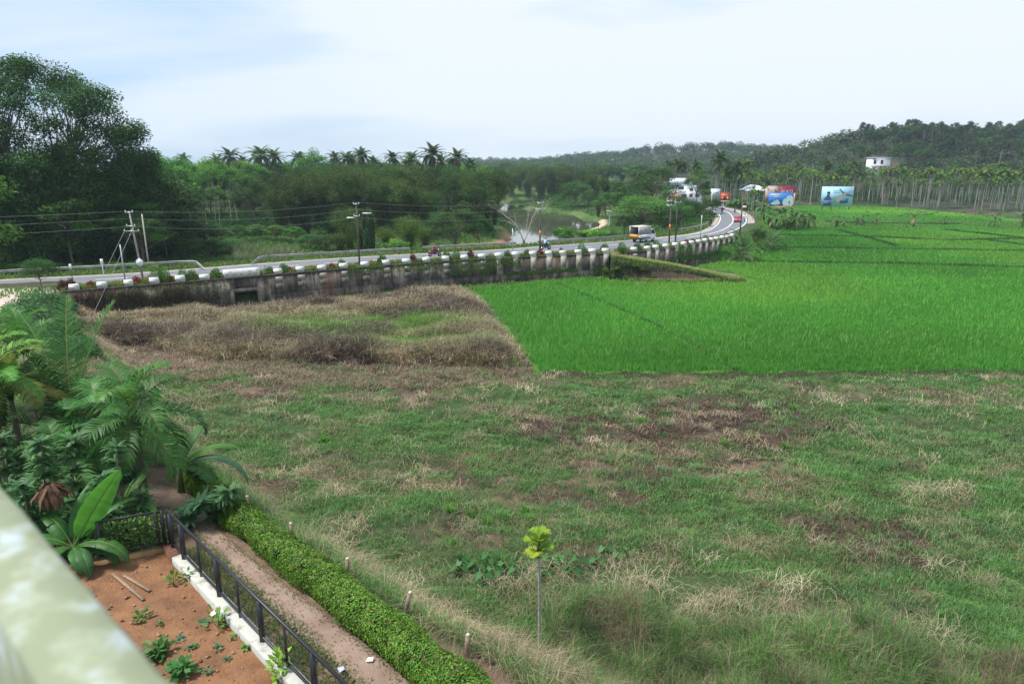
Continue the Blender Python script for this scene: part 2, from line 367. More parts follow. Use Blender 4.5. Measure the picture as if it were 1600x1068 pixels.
# river
m = MB(); m.add([[-90, 95, -.6], [150, 95, -.6], [150, 420, -.6], [-90, 420, -.6]], [[0, 1, 2, 3]])
mw, t, o_ = newmat('river_water'); p = N(t, 'ShaderNodeBsdfPrincipled'); p.inputs['Base Color'].default_value = (.075, .08, .05, 1); p.inputs['Roughness'].default_value = .03
p.inputs['Specular IOR Level'].default_value = .9; nn = N(t, 'ShaderNodeTexNoise'); nn.inputs['Scale'].default_value = .5; nn.inputs['Detail'].default_value = 3; g_ = N(t, 'ShaderNodeNewGeometry'); t.links.new(g_.outputs['Position'], nn.inputs['Vector'])
b_ = N(t, 'ShaderNodeBump'); b_.inputs['Strength'].default_value = .05; b_.inputs['Distance'].default_value = .1; t.links.new(nn.outputs[0], b_.inputs['Height']); t.links.new(b_.outputs[0], p.inputs['Normal']); t.links.new(p.outputs[0], o_.inputs[0])
struct(m.obj('river', mw))
# ------------------------------------------------------------------ road, markings, verges
def ribbon(name, A, B, z, mat, n=6, col=(.5, .5, .5), kind='structure', zfun=None):
    m = MB(); k = len(A); f = np.linspace(0, 1, n+1); V = A[:, None, :2]*(1-f)[None, :, None]+B[:, None, :2]*f[None, :, None]
    zz = np.full(V.shape[:2], z) if zfun is None else zfun(V[..., 0], V[..., 1])
    V = np.concatenate([V, zz[..., None]], -1).reshape(-1, 3); i = np.arange(k-1)[:, None]*(n+1)+np.arange(n)[None]
    m.add(V, np.stack([i, i+1, i+n+2, i+n+1], -1).reshape(-1, 4)[:, ::-1], c=col)
    o = m.obj(name, mat, smooth=True); o['kind'] = kind; return o
M_asph = pmat('asphalt', (.155, .165, .185), .85, noise=.18, scale=.6, bump=.25, bscale=60, spec=.3)
M_paint = pmat('road_paint', (.78, .78, .76), .7, noise=.35, scale=3, thr=(.3, .5))
ribbon('road', RF, RN, ZR, M_asph)
Wd = np.linalg.norm(RF-RN, axis=1)[:, None]; ACR = (RN-RF)/Wd
ribbon('road_shoulder', RF-ACR*1.1, RF+ACR*.02, ZR-.006, pmat('shoulder', (.36, .31, .27), .95, noise=.35, scale=1.2, bump=.3), 2)
k0 = 130; ribbon('road_shoulder', (RN-ACR*.02)[k0:], (RN+ACR*1.9)[k0:], ZR-.008, bpy.data.materials['shoulder'], 2)
CE = resample((RF+RN)/2, step=.5); T_ = np.gradient(CE, axis=0); T_ /= np.linalg.norm(T_, axis=1)[:, None]; NN = np.stack([T_[:, 1], -T_[:, 0], 0*T_[:, 0]], 1)
mk = MB()
def stripe(A, a, b, wd, off=0):
    P = A[a:b+1]; Nn = NNs[a:b+1]
    V = np.concatenate([P+Nn*(off-wd/2), P+Nn*(off+wd/2)]); V[:, 2] = ZR+.005; n = len(P); i = np.arange(n-1)
    mk.add(V, np.stack([i, i+n, i+n+1, i+1], 1))
NNs = NN
d130 = np.argmin(np.linalg.norm(CE[:, :2]-at(1085, 370, ZR)[None, :2], axis=1))
for a in range(4, d130-8, 12): stripe(CE, a, a+6, .14)
stripe(CE, d130-4, len(CE)-2, .16)
for S_, sg in ((RF, 1), (RN, -1)):
    E = resample(S_+ACR*sg*.45, step=.5); T2 = np.gradient(E, axis=0); T2 /= np.linalg.norm(T2, axis=1)[:, None]; NNs = np.stack([T2[:, 1], -T2[:, 0], 0*T2[:, 0]], 1)
    a = np.argmin(np.linalg.norm(E[:, :2]-at(1010 if sg == 1 else 1130, 374 if sg == 1 else 366, ZR)[None, :2], axis=1)); stripe(E, a, len(E)-2, .15)
struct(mk.obj('road_marking', M_paint))
def nearest_on(P, Q):
    out = []
    for p_ in P:
        d = np.linalg.norm(Q[:, :2]-p_[None, :2], axis=1); out.append(Q[np.argmin(d)])
    return np.array(out)
RNd = resample(NEAR, 1500)
for Wl in (WALL1, WALL2):
    A = resample(Wl, step=1.0); ribbon('road_verge', nearest_on(A, RNd)*[1, 1, 0]+[0, 0, ZR], A, ZR-.012, M_vg if 'M_vg' in globals() else globals().setdefault('M_vg', pmat('verge_soil', (.12, .13, .05), .95, scale=1.5, col2=(.10, .07, .045), bump=.5)), 3)
A = np.array([WALL1[-1], WALL2[0]]); A = resample(A, 6); ribbon('road_verge', nearest_on(A, RNd), A+np.array([.0, 0, 0]), ZR-.014, M_vg, 3)

# ------------------------------------------------------------------ retaining walls with parapet blocks
def wallmat():
    m, t, o = newmat('stained_concrete'); l = t.links.new; p = N(t, 'ShaderNodeBsdfPrincipled'); p.inputs['Roughness'].default_value = .9
    g = N(t, 'ShaderNodeNewGeometry')
    def ns(scale, sc, det=6):
        mp_ = N(t, 'ShaderNodeMapping'); mp_.inputs['Scale'].default_value = sc; l(g.outputs['Position'], mp_.inputs[0])
        n = N(t, 'ShaderNodeTexNoise'); n.inputs['Scale'].default_value = scale; n.inputs['Detail'].default_value = det; n.inputs['Roughness'].default_value = .65; l(mp_.outputs[0], n.inputs['Vector']); return n
    a = ns(.45, (1, 1, .8)); r = N(t, 'ShaderNodeValToRGB'); e = r.color_ramp.elements
    e[0].position = .34; e[0].color = (.045, .040, .036, 1); e[1].position = .62; e[1].color = (.30, .26, .215, 1)
    x = r.color_ramp.elements.new(.5); x.color = (.13, .105, .085, 1)
    l(a.outputs[0], r.inputs[0])
    b = ns(2.2, (1, 1, .12)); rb = N(t, 'ShaderNodeValToRGB'); rb.color_ramp.elements[0].position = .4; rb.color_ramp.elements[1].position = .62; l(b.outputs[0], rb.inputs[0])
    mx = N(t, 'ShaderNodeMix', data_type='RGBA', blend_type='MULTIPLY'); mx.inputs[0].default_value = .75; l(r.outputs[0], mx.inputs[6]); l(rb.outputs[0], mx.inputs[7])
    c = ns(.17, (1, 1, .4), 3); rc = N(t, 'ShaderNodeValToRGB'); rc.color_ramp.elements[0].position = .55; rc.color_ramp.elements[1].position = .66; l(c.outputs[0], rc.inputs[0])
    m2 = N(t, 'ShaderNodeMix', data_type='RGBA'); m2.inputs[7].default_value = (.22, .10, .06, 1); mu = N(t, 'ShaderNodeMath', operation='MULTIPLY'); mu.inputs[1].default_value = .6; l(rc.outputs[0], mu.inputs[0]); l(mu.outputs[0], m2.inputs[0]); l(mx.outputs[2], m2.inputs[6])
    l(m2.outputs[2], p.inputs['Base Color']); bu = N(t, 'ShaderNodeBump'); bu.inputs['Strength'].default_value = .6; bu.inputs['Distance'].default_value = .1; l(a.outputs[0], bu.inputs['Height']); l(bu.outputs[0], p.inputs['Normal']); l(p.outputs[0], o.inputs[0]); return m
M_wall = wallmat()
M_white = pmat('whitewash', (.66, .67, .66), .8, scale=3.5, col2=(.34, .33, .30), thr=(.34, .50), bump=.1)
M_pil = pmat('worn_whitewash', (.40, .37, .32), .85, scale=1.6, col2=(.13, .12, .10), thr=(.34, .48), stretch=(1, 1, .5))
M_cop = pmat('coping', (.11, .095, .085), .9, noise=.5, scale=3, bump=.4)
def prism(m, A, B, z0a, z1a, gap=None):
    """solid between plan polylines A (front) and B (back) from z0 to z1 (arrays or numbers)"""
    k = len(A); z0 = np.broadcast_to(z0a, (k,)); z1 = np.broadcast_to(z1a, (k,))
    V = np.concatenate([np.c_[A[:, :2], z0], np.c_[A[:, :2], z1], np.c_[B[:, :2], z1], np.c_[B[:, :2], z0]]); i = np.arange(k-1)
    if gap is not None: i = i[~gap[:-1]]
    Q = [np.stack([i+a*k, i+1+a*k, i+1+b*k, i+b*k], 1) for a, b in ((0, 1), (1, 2), (2, 3), (3, 0))]
    Q += [[[0, k, 2*k, 3*k]], [[k-1, 4*k-1, 3*k-1, 2*k-1]]]
    m.add(V, np.vstack(Q))
def offs(P, d):
    T = np.gradient(P, axis=0); T /= np.linalg.norm(T, axis=1)[:, None]+1e-9
    return P+np.stack([T[:, 1], -T[:, 0], 0*T[:, 0]], 1)*d      # +d = towards the field
def px_on(Wl, px, z=ZR):
    D = resample(Wl, 2000); pp = 800+F*D[:, 0]/(D[:, 1]*cp+(CZ-z)*sp); k = np.argmin(abs(pp-px)); k = min(max(k, 2), 1997)
    T = D[k+1]-D[k-1]; return D[k], math.atan2(T[1], T[0])
def build_wall(Wl, label, blocks, pilfrom, zfoot, culvert=None, longs=()):
    root = thing('retaining_wall', label, 'wall', (0, 0, 0))
    A = resample(Wl, step=.4); k = len(A)
    m = MB(); f = offs(A, .25); b = offs(A, -.2)
    if culvert:
        ca, _ = px_on(Wl, culvert[0]); cb, _ = px_on(Wl, culvert[1]); i0 = np.argmin(np.linalg.norm(A-ca, axis=1)); i1 = np.argmin(np.linalg.norm(A-cb, axis=1))
        prism(m, f[:i0+1], b[:i0+1], -.6, ZR-.02); prism(m, f[i1:], b[i1:], -.6, ZR-.02); prism(m, f[i0:i1+1], b[i0:i1+1], 1.55, ZR-.02)
        m.obj('wall_face', M_wall, root)
        # culvert box behind the opening
        m2 = MB(); dk = offs(A, -5.0)[i0-1:i1+2]; fr = offs(A, -.22)[i0-1:i1+2]
        prism(m2, fr, dk, 1.56, 1.8); V = np.array([fr[0]*[1, 1, 0]+[0, 0, -.5], fr[0]*[1, 1, 0]+[0, 0, 1.6], dk[0]*[1, 1, 0]+[0, 0, 1.6], dk[0]*[1, 1, 0]+[0, 0, -.5]]); m2.add(V, [[0, 1, 2, 3]])
        V = np.array([fr[-1]*[1, 1, 0]+[0, 0, -.5], fr[-1]*[1, 1, 0]+[0, 0, 1.6], dk[-1]*[1, 1, 0]+[0, 0, 1.6], dk[-1]*[1, 1, 0]+[0, 0, -.5]]); m2.add(V, [[0, 1, 2, 3]])
        V = np.array([dk[0]*[1, 1, 0]+[0, 0, -.5], dk[0]*[1, 1, 0]+[0, 0, 1.7], dk[-1]*[1, 1, 0]+[0, 0, 1.7], dk[-1]*[1, 1, 0]+[0, 0, -.5]]); m2.add(V, [[0, 1, 2, 3]])
        m2.obj('culvert', pmat('culvert_dark', (.03, .028, .026), .95), root)
        m3 = MB(); g1 = offs(A, .34)
        prism(m3, g1[i0-1:i0+1], f[i0-1:i0+1], -.3, 1.9); prism(m3, g1[i1:i1+2], f[i1:i1+2], -.3, 1.9); prism(m3, g1[i0:i1+1], f[i0:i1+1], 1.52, 1.9)
        m3.obj('culvert_surround', pmat('old_concrete', (.27, .23, .19), .9, noise=.5, scale=2, bump=.3), root)
    else:
        prism(m, f, b, -.6, ZR-.02); m.obj('wall_face', M_wall, root)
    m = MB(); prism(m, offs(A, .33), offs(A, -.28), ZR-.018, ZR+.13); m.obj('coping', M_cop, root)
    # lower plinth step of the wall
    ks = [i for i in range(k) if not culvert or not (i0-3 < i < i1+3)]
    seg = np.split(np.array(ks), np.where(np.diff(ks) > 1)[0]+1)
    m = MB()
    for s_ in seg:
        if len(s_) > 3: prism(m, offs(A, .48)[s_], offs(A, .252)[s_], -.5, zfoot)
    m.obj('footing', M_wall, root)
    for px in blocks:
        p_, a = px_on(Wl, px); m = MB(); wd = .88+random.uniform(-.06, .06); hh = .56+random.uniform(-.05, .05)
        box(m, (0, 0, .13+hh/2), (wd, .52, hh), 0, taper=.97); box(m, (0, 0, .13+hh*.5-.002), (wd+.03, .54, .1))
        o = m.obj('parapet_block', M_white, root); o.location = (p_[0], p_[1], ZR); o.rotation_euler = (0, random.uniform(-.02, .02), a+random.uniform(-.02, .02))
        if px > pilfrom:
            m = MB(); top = ZR-.03; z0 = zfoot+.02; box(m, (0, -.32, (top+z0)/2-ZR), (.78, .24, top-z0), 0)
            box(m, (0, -.30, .04), (.86, .3, .14)); o = m.obj('pilaster', M_pil, root); o.location = (p_[0], p_[1], ZR); o.rotation_euler = (0, 0, a)
        elif px > 400:
            for zz, hh2 in ((-.42, .5), (-1.15, .45)):
                m = MB(); box(m, (0, -.30, zz), (.82, .16, hh2)); o = m.obj('pilaster', M_pil, root); o.location = (p_[0], p_[1], ZR); o.rotation_euler = (0, 0, a)
    for a_, b_ in longs:
        pa, _ = px_on(Wl, a_); pb, _ = px_on(Wl, b_); i0_ = np.argmin(np.linalg.norm(A-pa, axis=1)); i1_ = np.argmin(np.linalg.norm(A-pb, axis=1))
        m = MB(); prism(m, offs(A, .30)[i0_:i1_+1], offs(A, -.18)[i0_:i1_+1], ZR+.13, ZR+.95); m.obj('parapet_block', M_white, root)
    return root
B1 = [117, 160, 202, 242, 282, 320, 434.5, 469, 503, 537, 570, 603, 635, 666, 696, 725, 753, 779, 805.5, 832, 857, 879, 903, 925, 945.5]
B2 = [990, 1011, 1024, 1039.6, 1054.5, 1068, 1080, 1091, 1101, 1111, 1119, 1128, 1136, 1143]
build_wall(WALL1, 'long stained concrete retaining wall with white parapet blocks, pierced by a culvert', B1, 760, .95, (363, 400), [(350, 405)])
build_wall(WALL2, 'short dark retaining wall with white blocks, curving along the bend beyond the grassy ramp', B2, 1005, .7)

# grassy ramp from the road down into the paddy
def build_ramp():
    C = chaikin([at(955, 400, 2.9), at(1000, 407, 2.4), at(1050, 415, 1.75), at(1100, 425, .9), at(1150, 437, .05)], 2); C = resample(C, 30)
    Lf = offs(C, 1.5); Rt = offs(C, -2.2); m = MB(); k = len(C)
    rng = np.random.default_rng(5); gz = C[:, 2]
    nC = offs(C, 1)-C; tC = np.linspace(0, 1, k)[:, None]
    rows = [np.c_[(C+nC*(1.9+2.6*tC))[:, :2], np.full(k, -.2)], np.c_[(C+nC*(1.5+.8*tC))[:, :2], gz-.25-.15*tC[:, 0]], np.c_[offs(C, 1.1)[:, :2], gz], np.c_[C[:, :2], gz+.05], np.c_[offs(C, -1.0)[:, :2], gz], np.c_[offs(C, -3.2)[:, :2], gz*.4-.1], np.c_[offs(C, -4)[:, :2], np.full(k, -.25)]]
    V = np.concatenate(rows); V[:, :2] += rng.normal(0, .06, (len(V), 2)); i = np.arange(k-1); Q = np.vstack([np.stack([i+a*k, i+1+a*k, i+1+(a+1)*k, i+(a+1)*k], 1) for a in range(6)])
    cc = np.vstack([np.broadcast_to(c_, (k, 3)) for c_ in ((.045, .033, .028), (.06, .042, .03), (.12, .13, .04), (.13, .15, .04), (.12, .14, .04), (.07, .12, .03), (.05, .12, .02))])
    m.add(V, Q, c=cc); o = m.obj('embankment', M_ground); o['kind'] = 'structure'
    return C
RAMP = build_ramp()
# ------------------------------------------------------------------ plants: one of each kind, copied later
def tree_mesh(H_, th, Rr, ncl, nl, ls, col, rng, tr=.3, flat=.6, shell=.55, rc=None, lift=0, lw=.5, tips=None, top=.0, thin=1.0, nlimb=26, tcol=(.16, .13, .10), under=.35):
    """trunk+limbs mesh and crown mesh: clumps of leaves spread through an ellipsoid"""
    cz = (th+H_)/2; rz_ = (H_-th)/2; rc = rc or Rr*.3
    d = runit(rng, ncl*3); d = d[(d[:, 2] > -under)][:ncl]; r = shell+(1-shell)*rng.random(len(d))**.6
    C = d*np.array([Rr-rc*.6, Rr-rc*.6, rz_-rc*flat*.5])*r[:, None]+np.array([0, 0, cz+lift])
    C[:, 0] *= 1+.15*np.sin(C[:, 2]*.9+rng.random()*6); tm = MB()
    tp = np.array([[0, 0, -.5], [.02*H_*rng.normal()*.4, .0, th*.5], [rng.normal()*.02*H_, rng.normal()*.02*H_, th], [rng.normal()*.03*H_, rng.normal()*.03*H_, cz]])
    tube(tm, chaikin(tp, 2), np.linspace(tr*1.15, tr*.4, len(chaikin(tp, 2))), 8, tcol)
    for i in rng.permutation(len(C))[:nlimb]:
        c = C[i]; f = rng.uniform(.35, .95); b = tp[1]*(1-f)+tp[3]*f if c[2] > th*1.1 else tp[1]*.4+tp[2]*.6
        mid = b*.5+c*.5+np.array([0, 0, -.12*np.linalg.norm(c-b)])+rng.normal(0, .04*Rr, 3)
        q = chaikin([b, mid, c], 2); tube(tm, q, np.linspace(tr*.42, tr*.07, len(q)), 5, tcol, cap=False)
        for _ in range(2):
            e = c+runit(rng, 1)[0]*rc*.9; tube(tm, [c*.6+mid*.4, e], [tr*.12, tr*.03], 4, tcol, cap=False)
    cm = MB(); per = max(4, nl//len(C)); cols = np.array(col)
    for c in C:
        k = int(per*rng.uniform(.6, 1.4)); u = runit(rng, k); rr = rng.random(k)**.35*rc*rng.uniform(.75, 1.25)
        P = c+u*rr[:, None]*np.array([1, 1, flat]); P[:, 2] += rc*.15
        Nn = u*.5+np.array([0, 0, .9])+rng.normal(0, .45, (k, 3)); D = rng.normal(size=(k, 3))*[1, 1, .5]+u
        D -= Nn*(np.sum(D*Nn, 1)/np.sum(Nn*Nn, 1))[:, None]
        bc = cols[rng.integers(len(cols))]*rng.uniform(.75, 1.25); cc = bc[None]*rng.uniform(.65, 1.35, (k, 1))
        cc = cc*(1+.25*np.clip(u[:, 2:3], -.5, 1)*top)  # clump tops lightened and undersides darkened: highlights put into the leaf colour
        leaves(cm, P, D, Nn, ls*rng.uniform(.6, 1.35, k), ls*lw*rng.uniform(.7, 1.2, k), cc)
    return tm, cm
def tree_kind(name, cat, **kw):
    seed = kw.pop('seed'); lm = kw.pop('mat', M_leaf); rng = np.random.default_rng(seed); tm, cm = tree_mesh(rng=rng, **kw)
    root = thing(name, None, cat); tm.obj('trunk', M_bark, root, True); cm.obj('crown', lm, root); return Kind(root)
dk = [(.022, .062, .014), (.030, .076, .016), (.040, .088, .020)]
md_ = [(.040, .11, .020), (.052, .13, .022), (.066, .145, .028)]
lt = [(.075, .20, .024), (.095, .23, .03), (.062, .17, .02)]
gr = [(.055, .085, .035), (.045, .075, .03), (.066, .09, .04)]
K = {}
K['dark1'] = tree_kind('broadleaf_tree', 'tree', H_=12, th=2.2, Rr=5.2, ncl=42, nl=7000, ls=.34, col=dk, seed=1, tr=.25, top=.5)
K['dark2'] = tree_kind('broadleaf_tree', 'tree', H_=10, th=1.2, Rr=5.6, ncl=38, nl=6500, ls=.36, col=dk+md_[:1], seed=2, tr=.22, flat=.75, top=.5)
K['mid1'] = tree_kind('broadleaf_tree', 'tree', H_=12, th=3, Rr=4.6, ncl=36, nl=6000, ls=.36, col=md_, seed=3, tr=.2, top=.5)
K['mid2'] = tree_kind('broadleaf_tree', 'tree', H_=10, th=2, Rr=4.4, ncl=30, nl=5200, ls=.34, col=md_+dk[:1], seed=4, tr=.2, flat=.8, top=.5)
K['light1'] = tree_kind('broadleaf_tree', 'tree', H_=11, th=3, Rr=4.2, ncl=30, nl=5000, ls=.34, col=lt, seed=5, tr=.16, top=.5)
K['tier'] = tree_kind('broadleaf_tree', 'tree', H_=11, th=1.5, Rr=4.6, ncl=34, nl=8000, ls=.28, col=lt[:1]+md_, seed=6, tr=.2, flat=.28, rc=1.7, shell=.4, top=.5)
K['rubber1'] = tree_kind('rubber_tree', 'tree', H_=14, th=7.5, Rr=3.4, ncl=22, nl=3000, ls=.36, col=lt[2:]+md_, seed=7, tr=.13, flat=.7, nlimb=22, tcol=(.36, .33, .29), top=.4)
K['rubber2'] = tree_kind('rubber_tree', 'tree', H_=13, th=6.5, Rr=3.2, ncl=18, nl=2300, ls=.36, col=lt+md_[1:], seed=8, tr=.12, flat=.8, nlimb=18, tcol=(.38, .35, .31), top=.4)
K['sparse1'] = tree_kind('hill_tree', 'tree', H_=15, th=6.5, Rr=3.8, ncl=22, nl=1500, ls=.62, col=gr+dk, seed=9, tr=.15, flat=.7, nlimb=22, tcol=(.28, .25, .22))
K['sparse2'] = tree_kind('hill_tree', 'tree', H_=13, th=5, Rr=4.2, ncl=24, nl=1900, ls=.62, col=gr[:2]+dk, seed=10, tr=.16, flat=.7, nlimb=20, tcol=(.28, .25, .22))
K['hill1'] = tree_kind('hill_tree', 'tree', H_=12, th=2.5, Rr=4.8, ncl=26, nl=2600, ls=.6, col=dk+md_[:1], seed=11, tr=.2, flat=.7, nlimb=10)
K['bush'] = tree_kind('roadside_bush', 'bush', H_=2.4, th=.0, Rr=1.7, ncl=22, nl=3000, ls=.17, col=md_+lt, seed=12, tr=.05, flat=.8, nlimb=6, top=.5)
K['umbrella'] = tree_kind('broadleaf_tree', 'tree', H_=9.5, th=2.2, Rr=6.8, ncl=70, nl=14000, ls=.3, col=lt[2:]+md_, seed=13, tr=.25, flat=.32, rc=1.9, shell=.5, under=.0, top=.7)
#K['teak'] = tree_kind('broadleaf_tree', 'tree', H_=12, th=4.5, Rr=2.8, ncl=16, nl=1100, ls=.55, col=lt[1:], seed=14, tr=.14, flat=.8, nlimb=12, lw=.6, top=.4)
def bamboo(H_, n, spread, col, rng, nl=9000, ls=.42):
    cm = MB(); sm_ = MB(); cols = np.array(col); per = nl//n
    for i in range(n):
        a = rng.uniform(0, 6.283); b = rng.random()**.6; d = np.array([math.cos(a), math.sin(a)]); h = H_*rng.uniform(.65, 1)
        reach = spread*b*rng.uniform(.8, 1.2); P = np.array([[d[0]*.4*b, d[1]*.4*b, -.2], [d[0]*reach*.3, d[1]*reach*.3, h*.45], [d[0]*reach*.65, d[1]*reach*.65, h*.88], [d[0]*reach*1.0, d[1]*reach*1.0, h*.97], [d[0]*reach*1.3, d[1]*reach*1.3, h*.84]])
        P = chaikin(P, 2); tube(sm_, P, np.linspace(.055, .012, len(P)), 4, (.10, .11, .04), cap=False)
        t = rng.beta(1.25, 1.05, per)*(len(P)-1); j = np.minimum(t.astype(int), len(P)-2); f = (t-j)[:, None]; Q = P[j]*(1-f)+P[j+1]*f
        rr = .55+.75*np.sin(np.clip(t/(len(P)-1), 0, 1)*3.0); Q = Q+runit(rng, per)*rr[:, None]*rng.random((per, 1))**.5*[1, 1, .8]+[0, 0, -.25]
        bc = cols[rng.integers(len(cols))]*rng.uniform(.8, 1.25)
        D = rng.normal(size=(per, 3))*[1, 1, .5]+[d[0]*.5, d[1]*.5, -.8]; Nn = rng.normal(size=(per, 3))+[0, 0, .6]; Nn = np.cross(D, Nn)
        Nn = np.cross(Nn, D)
        leaves(cm, Q, D, Nn, ls*rng.uniform(.6, 1.3, per), ls*.27, bc[None]*rng.uniform(.65, 1.35, (per, 1)))
    return sm_, cm
def bamboo_kind(seed, **kw):
    rng = np.random.default_rng(seed); a, b = bamboo(rng=rng, **kw); r = thing('bamboo_clump', None, 'bamboo'); a.obj('culm', M_bark, r); b.obj('foliage', M_leaf, r); return Kind(r)
ol = [(.052, .092, .020), (.064, .11, .024), (.038, .078, .018)]
K['bam1'] = bamboo_kind(21, H_=15, n=70, spread=5.5, col=ol, nl=17000)
K['bam2'] = bamboo_kind(22, H_=13, n=60, spread=5.0, col=ol+dk[:1], nl=14000)
K['bamL'] = bamboo_kind(23, H_=6.5, n=36, spread=2.4, col=[(.07, .12, .02), (.055, .10, .02)], nl=7000, ls=.26)
# palms
def frond(rm, lm, base, az, el, ln, droop, lf, nf, lw, col, rng, hang=.5, vee=.5, twist=0, rad=.03, rcol=(.16, .16, .05), tipf=.35, seg=10):
    d = np.array([math.cos(az), math.sin(az), 0]); s = np.array([-math.sin(az), math.cos(az), 0]); P = [np.array(base, float)]; e = el
    for i in range(seg):
        P.append(P[-1]+(d*math.cos(e)+np.array([0, 0, math.sin(e)])+s*twist*(i/seg)*.3)*ln/seg); e -= droop*(.4+1.2*i/seg)/seg*2
    P = np.array(P); tube(rm, P, np.linspace(rad, rad*.25, len(P)), 4, rcol, cap=False)
    t = np.linspace(.16, 1, nf); q = t*seg; j = np.minimum(q.astype(int), seg-1); f = (q-j)[:, None]; Q = P[j]*(1-f)+P[j+1]*f; T = P[j+1]-P[j]; T /= np.linalg.norm(T, axis=1)[:, None]
    S = np.cross(T, [0, 0, 1.]); S /= np.linalg.norm(S, axis=1)[:, None]+1e-9; U = np.cross(S, T)
    LL = lf*np.sin(np.clip(t*.82+.16, 0, 1)*math.pi)**.6*(1-.25*t)*rng.uniform(.85, 1.1, nf)
    for sg in (-1, 1):
        D1 = S*sg*.85+T*(tipf+.45*t[:, None])+U*vee+rng.normal(0, .06, (nf, 3)); D1 /= np.linalg.norm(D1, axis=1)[:, None]
        m1 = Q+D1*LL[:, None]*.5; D2 = D1+np.array([0, 0, -hang])*rng.uniform(.7, 1.3, (nf, 1)); D2 /= np.linalg.norm(D2, axis=1)[:, None]; e1 = m1+D2*LL[:, None]*.5
        W = np.cross(D1, U); W = T*.8-D1*np.sum(T*D1, 1)[:, None]*.8; W /= np.linalg.norm(W, axis=1)[:, None]+1e-9; W = W*lw/2
        V = np.stack([Q-W*.6, Q+W*.6, m1+W, m1-W, e1], 1).reshape(-1, 3); b = np.arange(nf)[:, None]*5
        cc = np.array(col)[None]*rng.uniform(.7, 1.3, (nf, 1)); lm.add(V, b+np.array([[0, 1, 2, 3]]), b+np.array([[3, 2, 4]]), c=np.repeat(cc, 5, 0))
def palm(h, tr, nfr, ln, lf, nf, lw, cols, rng, droop=.62, hang=.6, els=(-.3, 1.3), lean=.04, tcol=(.22, .20, .17), shaft=None, rings=True, dead=0, vee=.25, rad=.03):
    tm = MB(); n = 14; P = np.stack([lean*h*np.linspace(0, 1, n)**1.6, 0*np.linspace(0, 1, n), np.linspace(-.3, h, n)], 1)
    tube(tm, P, np.linspace(tr*1.25, tr*.8, n), 8, tcol); top = P[-1]
    cm = MB()
    if shaft: tube(cm, [top-[0, 0, .1], top+[0, 0, shaft*.6], top+[0, 0, shaft]], [tr*1.15, tr*1.1, tr*.5], 7, (.07, .12, .03)); top = top+[0, 0, shaft*.85]
    for i in range(nfr):
        f = i/max(1, nfr-1); el = els[1]*(1-f)+els[0]*f+rng.normal(0, .08); az = i*2.4+rng.normal(0, .15)
        c = np.array(cols[rng.integers(len(cols))])
        if i >= nfr-dead: c = np.array((.16, .11, .05)); el -= .5
        frond(cm, cm, top, az, el, ln*rng.uniform(.85, 1.08), droop*rng.uniform(.8, 1.2), lf, nf, lw, c, rng, hang=hang, vee=vee, rad=rad)
    return tm, cm
def palm_kind(name, seed, **kw):
    rng = np.random.default_rng(seed); a, b = palm(rng=rng, **kw); r = thing(name, None, 'palm tree'); a.obj('trunk', M_bark, r, True); b.obj('crown', M_leaf, r); return Kind(r)
cg = [(.05, .105, .022), (.04, .085, .02), (.07, .12, .028)]
K['coco1'] = palm_kind('coconut_palm', 31, h=11, tr=.17, nfr=28, ln=2.9, lf=.8, nf=28, lw=.11, cols=cg, els=(-.6, 1.25), dead=2, lean=.07)
K['coco2'] = palm_kind('coconut_palm', 32, h=9, tr=.16, nfr=24, ln=2.7, lf=.75, nf=28, lw=.11, cols=cg, els=(-.5, 1.2), lean=-.05, dead=1)
ac = [(.06, .13, .02), (.075, .145, .02), (.10, .16, .02)]
K['areca1'] = palm_kind('areca_palm', 33, h=11.5, tr=.085, nfr=10, ln=2.3, lf=.75, nf=14, lw=.22, cols=ac, els=(-.4, 1.1), shaft=.8, droop=.75, lean=.01, tcol=(.29, .28, .24))
K['areca2'] = palm_kind('areca_palm', 34, h=10.5, tr=.08, nfr=9, ln=2.2, lf=.7, nf=14, lw=.22, cols=ac, els=(-.3, 1.2), shaft=.8, droop=.8, lean=-.03, tcol=(.33, .32, .28))
K['areca3'] = palm_kind('areca_palm', 35, h=12.5, tr=.085, nfr=9, ln=2.2, lf=.7, nf=14, lw=.22, cols=ac[1:]+[(.12, .13, .02)], els=(-.5, 1.0), shaft=.8, droop=.75, lean=.03, tcol=(.22, .21, .18))
